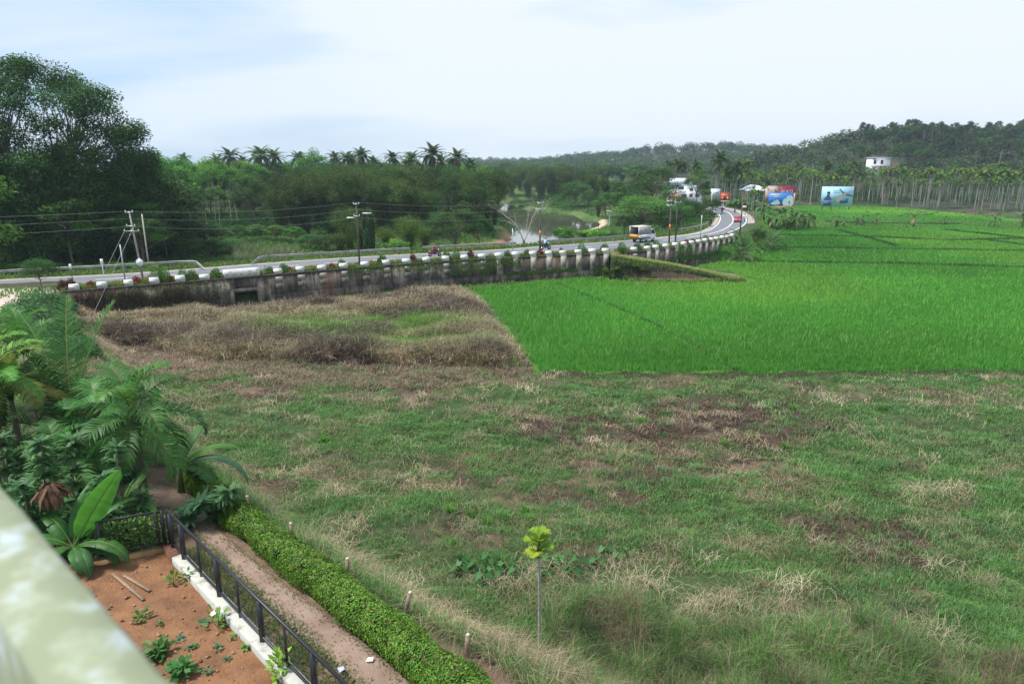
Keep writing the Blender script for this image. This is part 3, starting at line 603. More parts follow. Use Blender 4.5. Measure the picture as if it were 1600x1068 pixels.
# banana
def banana_leaf(m, base, az, el, ln, wd, droop, rng, col, torn=.3, seg=16, pet=.15, rib=(.16, .24, .05), roll=0):
    d = np.array([math.cos(az), math.sin(az), 0]); s = np.array([-math.sin(az), math.cos(az), 0]); P = [np.array(base, float)]; e = el; ups = []
    for i in range(seg):
        P.append(P[-1]+(d*math.cos(e)+np.array([0, 0, math.sin(e)]))*ln/seg); ups.append(-d*math.sin(e)+np.array([0, 0, math.cos(e)])); e -= droop*(.5+i/seg)/seg*1.5
    ups.append(ups[-1]); P = np.array(P); U0 = np.array(ups); Sv = s[None]*math.cos(roll)+U0*math.sin(roll); U = U0*math.cos(roll)-s[None]*math.sin(roll); tube(m, P, np.linspace(.024, .006, len(P))*ln/2, 5, rib, cap=False)
    t = np.linspace(0, 1, seg+1); wv = wd/2*np.where(t < pet, 0, np.sin(np.clip((t-pet)/(1-pet), 0, 1)**.75*math.pi)**.55)
    for sg in (-1, 1):
        sh = 0
        for i in range(seg):
            if wv[i]+wv[i+1] < .01: continue
            if rng.random() < torn: sh = rng.normal(0, .22)
            g = .22+sh*.5; a0 = Sv[i]*sg*math.cos(g)+U[i]*math.sin(g); a1 = Sv[i+1]*sg*math.cos(g)+U[i+1]*math.sin(g); fwd = (P[i+1]-P[i])*.35
            w0, w1 = wv[i]*rng.uniform(.93, 1.04), wv[i+1]; k = .55
            V = np.array([P[i], P[i+1], P[i+1]+a1*w1*k+fwd*.4, P[i]+a0*w0*k+fwd*.4, P[i+1]+a1*w1-U[i]*w1*(.22+abs(sh))+fwd, P[i]+a0*w0-U[i]*w0*(.22+abs(sh))+fwd])
            c = np.array(col)*rng.uniform(.88, 1.1); m.add(V, [[0, 1, 2, 3], [3, 2, 4, 5]], c=c)
def banana_kind(seed, n=9, h=1.6, L_=1.9, W=.5, col=((.05, .12, .025), (.07, .15, .03))):
    rng = np.random.default_rng(seed); r = thing('banana_plant', None, 'banana plant'); sm_ = MB(); tube(sm_, [[0, 0, -.2], [0, 0, h*.6], [.05, 0, h]], [.14, .11, .07], 8, (.14, .16, .06)); sm_.obj('stem', M_bark, r, True); cm = MB()
    for i in range(n): banana_leaf(cm, (0, 0, h-.1), i*2.4+rng.normal(0, .2), rng.uniform(.4, 1.35) if i < n-2 else -.3, L_*rng.uniform(.7, 1.1), W, rng.uniform(.8, 2.0), rng, col[i % len(col)] if i < n-1 else (.16, .12, .06), torn=.4)
    cm.obj('leaf_crown', M_gloss, r); return Kind(r)
K['ban1'] = banana_kind(41); K['ban2'] = banana_kind(42, 8, 1.2, 1.6, .42)
# croton / small ornamentals on the wall top
def shrub_kind(name, cat, seed, h, r, n, col, ls, up=1.0, lw=.3):
    rng = np.random.default_rng(seed); root = thing(name, None, cat); m = MB(); u = runit(rng, n); u[:, 2] = abs(u[:, 2]); P = u*np.array([r, r, h])*rng.random((n, 1))**.4+[0, 0, h*.12]
    D = u*[1, 1, .5]+rng.normal(0, .4, (n, 3))+[0, 0, up]; Nn = np.cross(D, rng.normal(size=(n, 3))); cols = np.array(col)[rng.integers(len(col), size=n)]*rng.uniform(.6, 1.4, (n, 1))
    leaves(m, P, D, Nn, ls*rng.uniform(.6, 1.3, n), ls*lw, cols); m.obj('foliage', M_gloss, root)
    m = MB()
    for k in range(5): tube(m, [[0, 0, -.1], u[k]*np.array([r, r, h])*.8+[0, 0, .1]], [.02, .008], 4, (.12, .09, .06), cap=False)
    m.obj('stem', M_bark, root); return Kind(root)
K['croton'] = shrub_kind('croton_bush', 'bush', 51, .75, .42, 420, [(.22, .012, .016), (.13, .01, .012), (.30, .03, .02)], .2)
K['crotonb'] = shrub_kind('croton_bush', 'bush', 52, .95, .42, 420, [(.07, .018, .014), (.05, .02, .015), (.12, .03, .02)], .2)
K['gold'] = shrub_kind('golden_shrub', 'bush', 53, .7, .45, 520, [(.22, .24, .02), (.14, .2, .02), (.26, .2, .02)], .14)
K['green'] = shrub_kind('green_shrub', 'bush', 54, .95, .55, 620, [(.05, .13, .02), (.07, .16, .03)], .2)
K['fern'] = shrub_kind('green_shrub', 'bush', 55, 1.1, .6, 420, [(.08, .18, .03), (.06, .14, .03)], .36, lw=.14)

# ------------------------------------------------------------------ placing the woods, palms and bushes
rg = random.Random(11)
def put(kind, px, Y, sc=1, label=None, group=None, rz=None, dz=0, tilt=0):
    z0 = h1(xat(px, Y, 1.5), Y); x = xat(px, Y, z0); z0 = h1(x, Y)
    return K[kind].put((x, Y, z0+dz), rg.uniform(0, 6.28) if rz is None else rz, sc, label, group, (rg.uniform(-tilt, tilt), rg.uniform(-tilt, tilt)))
def sc_for(kindH, px, Y, ytop):
    """scale that brings a plant kindH metres tall up to photo row ytop"""
    z0 = h1(xat(px, Y, 1.5), Y); zt = atY(px, ytop, Y)[2]; return max(.25, (zt-z0)/kindH)
Hk = dict(dark1=12, dark2=10, mid1=12, mid2=10, light1=11, tier=11, rubber1=14, rubber2=13, sparse1=15, sparse2=13, hill1=12, bush=2.4, umbrella=9.5, teak=12, bam1=15, bam2=13, bamL=6.5, coco1=13, coco2=11, areca1=13, areca2=12, areca3=14)
def pt(kind, px, Y, ytop, label=None, group=None, wide=1.0, **k):
    s = sc_for(Hk[kind], px, Y, ytop); return put(kind, px, Y, (s*wide, s*wide, s), label, group, **k)
# the giant tree at the left edge: dome crown with limbs showing
def giant():
    rng = np.random.default_rng(77); r = thing('rain_tree', 'giant dark green tree with a domed crown rising high beyond the near road end', 'tree')
    X0, Y0 = xat(88, 92, 2.0), 92; r.location = (X0, Y0, 1.6)
    tm = MB(); tc_ = (.10, .085, .07); crowns = []
    d = runit(rng, 900); d = d[d[:, 2] > -.15][:230]; C = d*np.array([14.0, 12, 13.2])*(.84+.16*rng.random((len(d), 1)))+[0, 0, 12.8]; C = C[~((d[:, 1] > .35) & (rng.random(len(d)) < .45))]
    C2 = runit(rng, 150); C2 = C2*np.array([12.5, 11, 7.5])*(rng.random((150, 1))**.5*.5+.5)+[0, 0, 9.0]
    tube(tm, chaikin([[0, 0, -1], [.4, 0, 4], [0, .5, 8], [.6, 0, 14]], 2), np.linspace(.9, .45, 13), 10, tc_)
    hubs = [np.array([math.cos(a)*4.2, math.sin(a)*4.0, 12+rng.uniform(-1, 3)]) for a in np.arange(9)*.7]
    for hb in hubs: q = chaikin([[0, 0, 4], hb*[.35, .35, .7], hb], 2); tube(tm, q, np.linspace(.34, .15, len(q)), 6, tc_, cap=False)
    for c in C:
        hb = hubs[np.argmin([np.linalg.norm(c-h_) for h_ in hubs])]; q = chaikin([hb, (hb+c)/2+rng.normal(0, .8, 3)-[0, 0, .8], c], 2); tube(tm, q, np.linspace(.09, .02, len(q)), 5, tc_, cap=False)
    tm.obj('trunk', M_bark, r, True)
    cm = MB()
    for CC, per, rc, fl in ((C, 330, 1.9, .7), (C2, 320, 2.5, .55)):
        for c in CC:
            k = int(per*rng.uniform(.6, 1.3)); u = runit(rng, k); P = c+u*(rng.random((k, 1))**.4)*rc*rng.uniform(.7, 1.2)*[1, 1, fl]; Nn = u*.5+[0, 0, .9]+rng.normal(0, .5, (k, 3)); D = rng.normal(size=(k, 3)); D -= Nn*(np.sum(D*Nn, 1)/np.sum(Nn*Nn, 1))[:, None]
            cc = np.array([(.034, .098, .017), (.048, .125, .022), (.028, .082, .015)][rng.integers(3)])*rng.uniform(.8, 1.3)*rng.uniform(.65, 1.35, (k, 1)); leaves(cm, P, D, Nn, .34*rng.uniform(.6, 1.3, k), .18, cc)
    for a_ in np.arange(0, 6.28, .085):
        for z_ in (4.5, 7.5, 10.2, 12.8):
            if math.sin(a_) > .5: continue
            c = np.array([math.cos(a_)*13.0, math.sin(a_)*11.5, z_+rng.normal(0, .8)])*[rng.uniform(.85, 1.04)]*2 if False else np.array([math.cos(a_)*13.0*rng.uniform(.86, 1.04), math.sin(a_)*11.5*rng.uniform(.86, 1.04), z_+rng.normal(0, .8)])
            k = 260; u = runit(rng, k); P = c+u*(rng.random((k, 1))**.4)*2.0*rng.uniform(.7, 1.2)*[1, 1, .6]; Nn = u*.5+[0, 0, .9]+rng.normal(0, .5, (k, 3)); D = rng.normal(size=(k, 3)); D -= Nn*(np.sum(D*Nn, 1)/np.sum(Nn*Nn, 1))[:, None]
            cc = np.array([(.036, .105, .017), (.052, .13, .022), (.030, .085, .015)][rng.integers(3)])*rng.uniform(.7, 1.3)*rng.uniform(.65, 1.35, (k, 1)); leaves(cm, P, D, Nn, .34*rng.uniform(.6, 1.3, k), .18, cc)
    cm.obj('crown', M_leaf, r)
giant()
T = pt
T('tier', 118, 84, 275, 'pale green layered tree in front of the giant tree, above the roadside sign plate', wide=.95)
T('tier', 228, 88, 318, 'pale green layered tree just behind the plain pale utility pole', wide=1.15)
T('tier', 180, 92, 300, 'mid green layered tree between the two utility poles and the giant tree')
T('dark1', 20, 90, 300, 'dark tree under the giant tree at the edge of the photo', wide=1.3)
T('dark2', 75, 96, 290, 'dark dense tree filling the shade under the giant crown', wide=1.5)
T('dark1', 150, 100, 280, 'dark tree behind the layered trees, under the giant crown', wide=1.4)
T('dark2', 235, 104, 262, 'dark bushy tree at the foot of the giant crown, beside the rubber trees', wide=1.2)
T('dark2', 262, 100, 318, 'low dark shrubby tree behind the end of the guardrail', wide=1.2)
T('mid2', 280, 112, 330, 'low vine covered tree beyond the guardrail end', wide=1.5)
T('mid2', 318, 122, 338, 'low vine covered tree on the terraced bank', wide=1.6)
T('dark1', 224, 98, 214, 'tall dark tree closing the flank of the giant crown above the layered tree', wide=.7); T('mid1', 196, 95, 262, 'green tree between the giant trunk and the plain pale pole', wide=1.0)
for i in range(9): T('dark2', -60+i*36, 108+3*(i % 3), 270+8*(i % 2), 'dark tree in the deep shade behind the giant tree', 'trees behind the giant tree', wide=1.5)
for i, (px, Y, yt, k) in enumerate([(258, 150, 238, 'light1'), (275, 160, 245, 'mid1'), (292, 172, 246, 'light1'), (300, 150, 262, 'rubber1'), (318, 160, 256, 'rubber2'), (330, 178, 247, 'light1'), (338, 150, 268, 'rubber1'), (352, 166, 254, 'light1'), (362, 154, 272, 'rubber2'), (372, 148, 262, 'rubber1'), (384, 176, 250, 'mid1'), (397, 190, 252, 'light1'), (285, 140, 280, 'rubber2'), (268, 134, 285, 'rubber1'), (310, 144, 285, 'rubber2'), (345, 140, 290, 'rubber2'), (325, 138, 292, 'rubber1'), (390, 160, 272, 'mid1'), (410, 196, 256, 'light1'), (430, 200, 250, 'mid1'), (450, 206, 256, 'light1')]):
    if k.startswith('rub'): T(k, px, Y, yt, 'rubber tree with pale trunk and thin green top in the stand beside the giant tree', 'rubber trees on the far bank')
    else: T(k, px, Y, yt, 'leafy bright green tree over the rubber stand beyond the terraced bank', 'leafy trees over the rubber stand', wide=1.1)
T('dark1', 400, 140, 272, 'dark glossy tree between the rubber stand and the bamboo', wide=.9)
# bamboo masses
for px, Y, yt, wd in [(440, 132, 292, 1.15), (478, 134, 270, 1.2), (520, 138, 262, 1.1), (560, 142, 258, 1.15), (596, 140, 266, 1.1), (628, 136, 272, 1.15), (662, 138, 292, 1.05), (500, 150, 252, 1.1), (545, 156, 250, 1.0), (610, 152, 250, 1.1), (650, 150, 262, 1.0), (460, 148, 268, 1.1)]:
    T('bam1' if (px//10) % 2 else 'bam2', px, Y, yt, 'olive bamboo clump with drooping plumes in the thicket behind the light green roadside bamboo', 'bamboo thicket across the road', wide=wd)
for px, Y, yt, wd in [(735, 150, 262, 1.0), (756, 158, 258, 1.0), (718, 166, 266, 1.0), (745, 142, 288, .95), (772, 172, 282, .7)]:
    T('bam2' if px != 745 else 'dark1', px, Y, yt, {735: 'dark olive bamboo clump on the near river bank', 756: 'tallest bamboo clump right beside the river', 718: 'bamboo clump behind the footpath on the river bank', 745: 'dark spreading tree overhanging the river bank', 772: 'small dark bamboo clump leaning over the water'}[px], wide=wd)
# coconut palms on the skyline
sky = [(363, 232, 210, 'two'), (350, 245, 220, ''), (418, 229, 200, ''), (437, 236, 206, ''), (465, 238, 230, ''), (525, 240, 240, ''), (545, 238, 232, ''), (577, 234, 226, ''), (590, 246, 240, ''), (616, 240, 240, ''), (650, 238, 215, ''), (671, 229, 190, ''), (691, 243, 225, ''), (713, 237, 215, ''), (703, 252, 230, ''), (300, 243, 240, ''), (385, 246, 250, ''), (484, 248, 245, ''), (637, 250, 245, ''), (560, 246, 255, ''), (605, 256, 210, ''), (660, 262, 200, ''), (735, 250, 240, ''), (1115, 237, 235, ''), (1056, 246, 260, ''), (1066, 250, 255, ''), (1040, 250, 262, ''), (1088, 250, 250, ''), (1146, 252, 235, ''), (1165, 248, 245, ''), (1130, 258, 240, ''), (1290, 250, 300, ''), (1330, 252, 290, ''), (1310, 262, 285, ''), (1340, 264, 280, ''), (1540, 262, 270, ''), (1592, 258, 262, ''), (1480, 258, 275, ''), (1435, 264, 280, ''), (1375, 262, 275, '')]
for i, (px, yt, Y, _) in enumerate(sky):
    if px == 671: lab, g = 'tallest coconut palm on the skyline, with a straight pale trunk, over the bamboo', None
    elif px == 418: lab, g = 'large coconut palm standing above the trees beyond the rubber stand', None
    elif px == 713: lab, g = 'coconut palm nearest the river on the skyline', None
    elif px == 1115: lab, g = 'tall coconut palm behind the white roadside building', None
    elif px < 760: lab, g = 'coconut palm on the skyline above the bamboo and rubber trees', 'skyline coconut palms across the road'
    elif px < 1200: lab, g = 'coconut palm in the row behind the white roadside building and red sign', 'coconut palms behind the roadside building'
    else: lab, g = 'coconut palm standing among the areca grove below the hill', 'coconut palms in the areca grove'
    T('coco1' if i % 2 else 'coco2', px, Y, yt-(5 if px < 760 else 2), lab, g, tilt=.05, wide=1.0 if yt > 240 else 1.1)
T('light1', 493, 205, 233, 'rounded bright green tree on the skyline between two groups of palms', wide=.9)
for i in range(58):
    px = 235+i*9.3+rg.uniform(-6, 6); Y = rg.uniform(225, 300)
    T(rg.choice(['dark1', 'mid1', 'mid2', 'dark2', 'mid1', 'light1']), px, Y, rg.uniform(250, 262), 'rounded tree in the far tree line below the skyline palms', 'tree line beyond the bamboo', wide=1.25)
for i in range(34):
    px = 300+i*14+rg.uniform(-6, 6); Y = rg.uniform(180, 225)
    if 755 < px: continue
    T(rg.choice(['dark1', 'mid1', 'mid2', 'dark2', 'bam2']), px, Y, rg.uniform(256, 272), 'rounded tree in the dense wood behind the bamboo thicket', 'wood behind the bamboo thicket', wide=1.25)
# opposite bank of the river
for i, (px, Y, yt, k, wd) in enumerate([(800, 330, 262, 'bam2', 1.1), (825, 325, 256, 'bam1', 1.1), (845, 300, 258, 'bam1', 1.1), (868, 290, 256, 'bam2', 1.1), (890, 270, 266, 'bam1', 1.1), (912, 262, 264, 'bam2', 1.1), (900, 235, 284, 'dark2', 1.2), (930, 245, 270, 'bam1', 1.1), (920, 222, 296, 'dark1', 1.1), (950, 235, 276, 'bam2', 1.1), (880, 255, 282, 'bam2', 1.0), (860, 310, 268, 'bam2', 1.1), (812, 345, 268, 'bam1', 1.1), (838, 340, 268, 'dark1', 1.2), (965, 225, 282, 'mid1', 1.1), (945, 195, 300, 'mid2', 1.2), (968, 185, 300, 'mid1', 1.2), (980, 205, 290, 'mid2', 1.3), (935, 200, 312, 'bam2', .9)]):
    T(k, px, Y, yt, 'grey green bamboo or tree crowding the far bank of the river bend', 'trees on the far river bank', wide=wd)
for i in range(26):
    px = 770+i*10+rg.uniform(-5, 5); T(rg.choice(['dark1', 'mid1', 'dark2', 'bam2']), px, rg.uniform(340, 430), rg.uniform(252, 262), 'hazy tree in the wood far up the river', 'wood beyond the river bend', wide=1.3)
T('umbrella', 1003, 133, 306, 'broad bright topped tree behind the small truck', wide=1.12, rz=.4)
T('dark2', 1000, 142, 330, 'dark understorey tree in the shade behind the small truck', wide=1.3)
T('dark1', 975, 138, 335, 'dark tree beside the solar street lamp', wide=1.0)
T('dark1', 1018, 185, 259, 'large dark round tree in front of the white roadside building', wide=1.45)
T('mid2', 1040, 160, 296, 'olive tree below the large dark round tree', wide=1.1)
T('light1', 1086, 185, 264, 'tall bright green tree standing against the white roadside building', wide=.9)
T('mid1', 1098, 192, 285, 'green tree with bare gaps beside the white roadside building', wide=.8)
for px, Y, yt, lab in [(1060, 135, 318, 'dark bush behind the pair of banded poles'), (1078, 150, 312, 'dark bush halfway along the inner side of the bend'), (1098, 160, 308, 'grey green tree inside the road bend'), (1112, 172, 310, 'rounded tree where the road disappears'), (1040, 128, 332, 'dark bush left behind the first banded pole'), (1118, 185, 316, 'small tree beside the white car'), (1060, 165, 306, 'bushy tree below the roadside building')]: T('dark2' if px != 1098 else 'mid2', px, Y, yt, lab, wide=1.25)
T('bush', 1092, 133, 350, 'round bush on the grassy verge inside the bend', wide=1.0)
# roadside bushes across the road
T('bamL', 548, 112, 320, 'light green bamboo clump behind the street lamp pole', wide=.95)
T('bamL', 566, 108, 342, 'low bright bamboo clump beside the vine covered post', wide=1.1)
T('bamL', 603, 112, 352, 'small bamboo clump between the vine covered post and the mound of creepers', wide=1.0)
T('bamL', 640, 110, 335, 'light green bamboo clump beside the dark roadside tree', wide=1.1)
T('bamL', 664, 116, 350, 'light green bamboo clump partly behind the dark roadside tree', wide=1.0)
T('bamL', 532, 106, 362, 'lowest bamboo clump near the reeds', wide=1.3)
T('dark1', 712, 104, 325, 'dark low branching tree behind the guardrail near the maroon scooter', wide=1.5, rz=1)
T('mid2', 748, 122, 335, 'pale bushy tree on the grassy river bank', wide=1.0)
for px, Y, yt, lab in [(620, 101, 374, 'mound of creepers behind the guardrail'), (645, 101, 385, 'low bush by the guardrail next to the creeper mound'), (884, 116, 355, 'bright leafy bush between the river and the guardrail'), (906, 117, 360, 'wide green bush on the river side of the guardrail'), (930, 118, 357, 'dark green bush next to the solar street lamp'), (950, 121, 358, 'bush at the foot of the solar street lamp'), (820, 106, 381, 'small bush at the foot of the dead tree'), (500, 100, 392, 'low bush in front of the bamboo shade'), (50, 84, 405, 'bright low bushes in front of the giant tree')]: T('bush', px, Y, yt, lab, wide=1.25)
for i in range(10): T('bush', -20+i*28, 81+rg.uniform(0, 2), 408+rg.uniform(0, 5), 'low green bush at the foot of the giant tree behind the guardrail', 'low bushes under the giant tree', wide=1.8)
for px, Y, yt in [(268, 104, 352), (292, 108, 345), (318, 112, 350), (345, 116, 356), (372, 118, 352), (402, 122, 350), (432, 120, 356), (462, 118, 360), (488, 112, 366), (512, 108, 368), (335, 104, 376), (362, 104, 384), (300, 99, 382)]: T(rg.choice(['mid2', 'dark2', 'mid1']), px, Y, yt, 'low vine draped tree or thicket on the flat between reeds and bamboo', 'thickets on the low ground across the road', wide=1.9)
# areca grove right
n = 0; zones = [(1135, 1185, 'slim areca palm in the grove behind the red square sign and the metal roofed shed', 'areca palms behind the shed'), (1185, 1278, 'slim areca palm in the grove behind the crimson and blue billboards', 'areca palms behind the crimson billboard'), (1278, 1335, 'slim areca palm in the grove directly behind the portrait billboard', 'areca palms behind the portrait billboard'), (1335, 1450, 'tall pale stemmed areca palm in the open front of the grove beyond the portrait billboard', 'areca palms beyond the portrait billboard'), (1450, 1640, 'tall pale stemmed areca palm in the part of the grove farthest from the road', 'areca palms at the far end of the grove')]
cand = []
for i in range(285):
    a = i/285; px = 1128+505*a**.9+rg.uniform(-4, 4)
    Y = (250 if px < 1340 else 250-28*(px-1340)/260)+ (rg.random()**1.3)*66
    cand.append((px, Y))
for px, Y in cand:
    for a, b, lab, g in zones:
        if a <= px < b or (b == 1640 and px >= 1640): break
    if px > 1600: continue
    yt = 260+28*rg.random()**.85
    pt(rg.choice(['areca1', 'areca2', 'areca3']), px, Y, yt, lab, g, tilt=.06, wide=rg.uniform(.9, 1.35))
for px, Y, yt in [(1168, 150, 300), (1176, 152, 292), (1181, 155, 298), (1173, 160, 296), (1188, 165, 290)]: pt('areca2', px, Y, yt, 'thin areca palm in the small cluster beside the road bend', 'areca cluster beside the bend', tilt=.03)
# broad trees between the grove and the hill, with the white house
for i in range(54):
    px = 1120+i*9.4+rg.uniform(-5, 5); Y = rg.uniform(305, 345)
    if 1352 < px < 1400: continue
    T(rg.choice(['hill1', 'dark1', 'coco1', 'coco2', 'hill1', 'mid1']), px, Y, rg.uniform(250, 274), 'rounded tree or palm crowding the slope behind the areca grove', 'trees behind the areca grove', wide=1.15)
# wooded hill on the right, individual trees
def ridge(px):
    return float(np.interp(px, [1340, 1395, 1430, 1480, 1540, 1600, 1660], [250, 222, 212, 200, 190, 186, 184]))
cnt = 0
for i in range(150):
    px = 1340+300*(i/150)+rg.uniform(-6, 6); t = rg.random(); Y = 350+t*120
    x = xat(px, Y, 20); z = h1(x, Y); k = rg.choice(['sparse1', 'sparse2', 'sparse1', 'sparse1', 'sparse2', 'hill1']) if t > .25 else rg.choice(['hill1', 'hill1', 'sparse2'])
    if 1350 < px < 1400 and Y < 380: continue
    put(k, px, Y, rg.uniform(.75, 1.1), 'thin crowned tree on the wooded hill above the areca grove' if k.startswith('sp') else 'dense crowned tree on the wooded hill above the areca grove', 'trees on the wooded hill')
# far forest as one mass: hazy hills behind
def far_forest():
    rng = np.random.default_rng(90); m = MB(); n = 0
    Y = np.r_[rng.uniform(430, 1000, 2600), rng.uniform(1000, 1750, 1800)]; px = rng.uniform(700, 1720, len(Y)); x = xat(px, Y, 14); z = H(x, Y)
    h0 = H(x, np.full(len(x), 200.)) if False else 0
    for i in range(len(Y)):
        if x[i] < 130 and Y[i] < 620: continue
        s = rng.uniform(.7, 1.3); k = 150 if Y[i] < 1000 else 70; u = runit(rng, k); u[:, 2] = abs(u[:, 2])*1.1-.25; rad = 4.9*s; P = np.array([x[i], Y[i], z[i]+6.0*s])+u*[rad, rad, rad*.95]+rng.normal(0, .5, (k, 3))
        c = np.array([(.030, .06, .02), (.04, .07, .024), (.035, .055, .025)][rng.integers(3)])*rng.uniform(.7, 1.35); Nn = u+[0, 0, .6]+rng.normal(0, .4, (k, 3)); D = rng.normal(size=(k, 3)); D -= Nn*(np.sum(D*Nn, 1)/np.sum(Nn*Nn, 1))[:, None]
        L0 = 1.6 if Y[i] < 1000 else 2.7; leaves(m, P, D, Nn, L0*rng.uniform(.7, 1.3, k), L0*.62, c[None]*rng.uniform(.7, 1.3, (k, 1)))
    o = m.obj('distant_forest', M_far); tag(o, 'hazy forest covering the distant hills', kind='stuff')
far_forest()
def hillside():
    rng = np.random.default_rng(91); m = MB(); n = 900; Y = rng.uniform(335, 500, n); px = rng.uniform(1120, 1700, n)
    for y_, p_ in zip(Y, px):
        if 1342 < p_ < 1404 and y_ < 385: continue
        x = xat(p_, y_, 12); z = h1(x, y_); rad = rng.uniform(2.2, 4.6); k = 95; u = runit(rng, k); u[:, 2] = abs(u[:, 2]); P = np.array([x, y_, z+rad*.3])+u*rad*rng.uniform(.8, 1.05, (k, 1))*[1, 1, 1.1]; Nn = u+[0, 0, .5]+rng.normal(0, .4, (k, 3)); D = rng.normal(size=(k, 3)); D -= Nn*(np.sum(D*Nn, 1)/np.sum(Nn*Nn, 1))[:, None]
        c = np.array([(.035, .075, .022), (.045, .09, .028), (.06, .10, .035), (.03, .06, .02)][rng.integers(4)])*rng.uniform(.7, 1.4); leaves(m, P, D, Nn, .95*rng.uniform(.6, 1.3, k), .7, c[None]*rng.uniform(.6, 1.4, (k, 1)))
    tag(m.obj('hillside_growth', M_far), 'dense growth covering the wooded hillside', kind='stuff')
hillside()
# undergrowth filling the feet of the woods
def mounds(name, label, pts, col, ls, per, rng, mat=M_leaf, flat=.8, lw=.5):
    m = MB()
    for (x, y, z, r) in pts:
        k = per; u = runit(rng, k); u[:, 2] = abs(u[:, 2]); P = np.array([x, y, z])+u*(rng.random((k, 1))**.3)*[r, r, r*flat]; Nn = u*.7+[0, 0, .6]+rng.normal(0, .5, (k, 3)); D = rng.normal(size=(k, 3)); D -= Nn*(np.sum(D*Nn, 1)/np.sum(Nn*Nn, 1))[:, None]
        c = np.array(col[rng.integers(len(col))])*rng.uniform(.75, 1.25); leaves(m, P, D, Nn, ls*rng.uniform(.6, 1.3, k), ls*lw, c[None]*rng.uniform(.65, 1.35, (k, 1)))
    o = m.obj(name, mat); tag(o, label, kind='stuff'); return o
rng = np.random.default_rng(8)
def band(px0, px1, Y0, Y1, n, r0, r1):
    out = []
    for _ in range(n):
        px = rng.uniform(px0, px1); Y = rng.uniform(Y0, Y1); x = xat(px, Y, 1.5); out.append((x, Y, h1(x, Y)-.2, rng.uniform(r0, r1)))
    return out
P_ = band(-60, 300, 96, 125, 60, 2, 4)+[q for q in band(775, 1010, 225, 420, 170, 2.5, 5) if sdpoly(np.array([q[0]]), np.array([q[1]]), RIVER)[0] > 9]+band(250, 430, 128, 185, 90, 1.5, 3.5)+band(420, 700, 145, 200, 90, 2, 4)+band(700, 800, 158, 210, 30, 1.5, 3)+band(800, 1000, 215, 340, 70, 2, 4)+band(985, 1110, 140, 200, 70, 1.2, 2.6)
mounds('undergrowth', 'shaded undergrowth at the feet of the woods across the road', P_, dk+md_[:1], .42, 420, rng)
mounds('undergrowth_and_light_block', 'low undergrowth of the areca grove and tall dark mounds added behind to block light', band(1140, 1610, 262, 310, 150, 2, 4.5)+band(1140, 1615, 305, 325, 90, 5, 8)+band(1100, 1180, 215, 245, 40, 1, 2), dk, .5, 320, rng)  # second band: tall dark mounds added behind the trunks to block light
P_ = [q for q in band(-40, 330, 80, 92, 60, .5, 1.1) if True]+band(330, 560, 98, 128, 120, .5, 1.3)+band(560, 720, 100, 112, 60, .5, 1.0)+band(690, 800, 112, 150, 110, .6, 1.4)+band(870, 980, 113, 124, 60, .4, .8)+band(980, 1110, 118, 126, 20, .4, .8)
P_ = [q for q in P_ if sdpoly(np.array([q[0]]), np.array([q[1]]), RIVER)[0] > 4 and sdline(np.array([q[0]]), np.array([q[1]]), MIDX)[0][0] > 7.5]
mounds('creeper_ground_cover', 'bright green creepers covering the low ground between road and river', P_, lt[2:]+md_, .22, 420, rng, flat=.55)
# ------------------------------------------------------------------ grasses (nobody could count them)
def frustum_pts(n, Y0, Y1, u0, u1, rng, off=6):
    Y = Y0*np.exp(rng.random(n)*math.log(Y1/Y0)); X = rng.uniform(u0, u1, n)*(Y+off); return X, Y
def palette(cols, idx, rng, j=.3): return np.array(cols)[idx]*rng.uniform(1-j, 1+j, (len(idx), 1))
rng = np.random.default_rng(60)
# young rice
X, Y = frustum_pts(700000, 46, 262, -.42, .98, rng)
d = sdpoly(X, Y, PADDY); g = fbm(X*.08, Y*.08, 3, 200); ok = (d < -.25+.7*(vn(X*.9, Y*.9, 201)-.5)) & (Y < 262)
dmr, smr = sdline(X, Y, MIDX); ok &= ~(((smr > 0) | (dmr < 9)) & (Y > 95)) 
dr_, _ = sdline(X, Y, RAMP[:, :2]); ok &= dr_ > 2.6
for Wl in (WALL1, WALL2): dw_, _ = sdline(X, Y, Wl); ok &= dw_ > .9
BUNDS = [[(868, 443), (960, 480), (1060, 525), (1150, 582)], [(1150, 410), (1250, 412), (1400, 414), (1620, 421)], [(1215, 388), (1400, 391), (1620, 394)], [(1215, 369), (1350, 371), (1480, 377), (1620, 374)], [(1310, 361), (1360, 374), (1400, 386)], [(1475, 360), (1620, 376)], [(1540, 376), (1620, 387)], [(1290, 348), (1330, 350), (1500, 351)]]
bd = np.full(X.shape, 9.); BW = [.22, .7, .6, .8, .5, 1.0, 1.4, 1.4]
BL = [np.array([at(a, b, 0) for a, b in L_]) for L_ in BUNDS]
for L_, bw in zip(BL, BW):
    q, _ = sdline(X, Y, L_); q = q-bw; bd = np.minimum(bd, q)
ok &= bd > 0
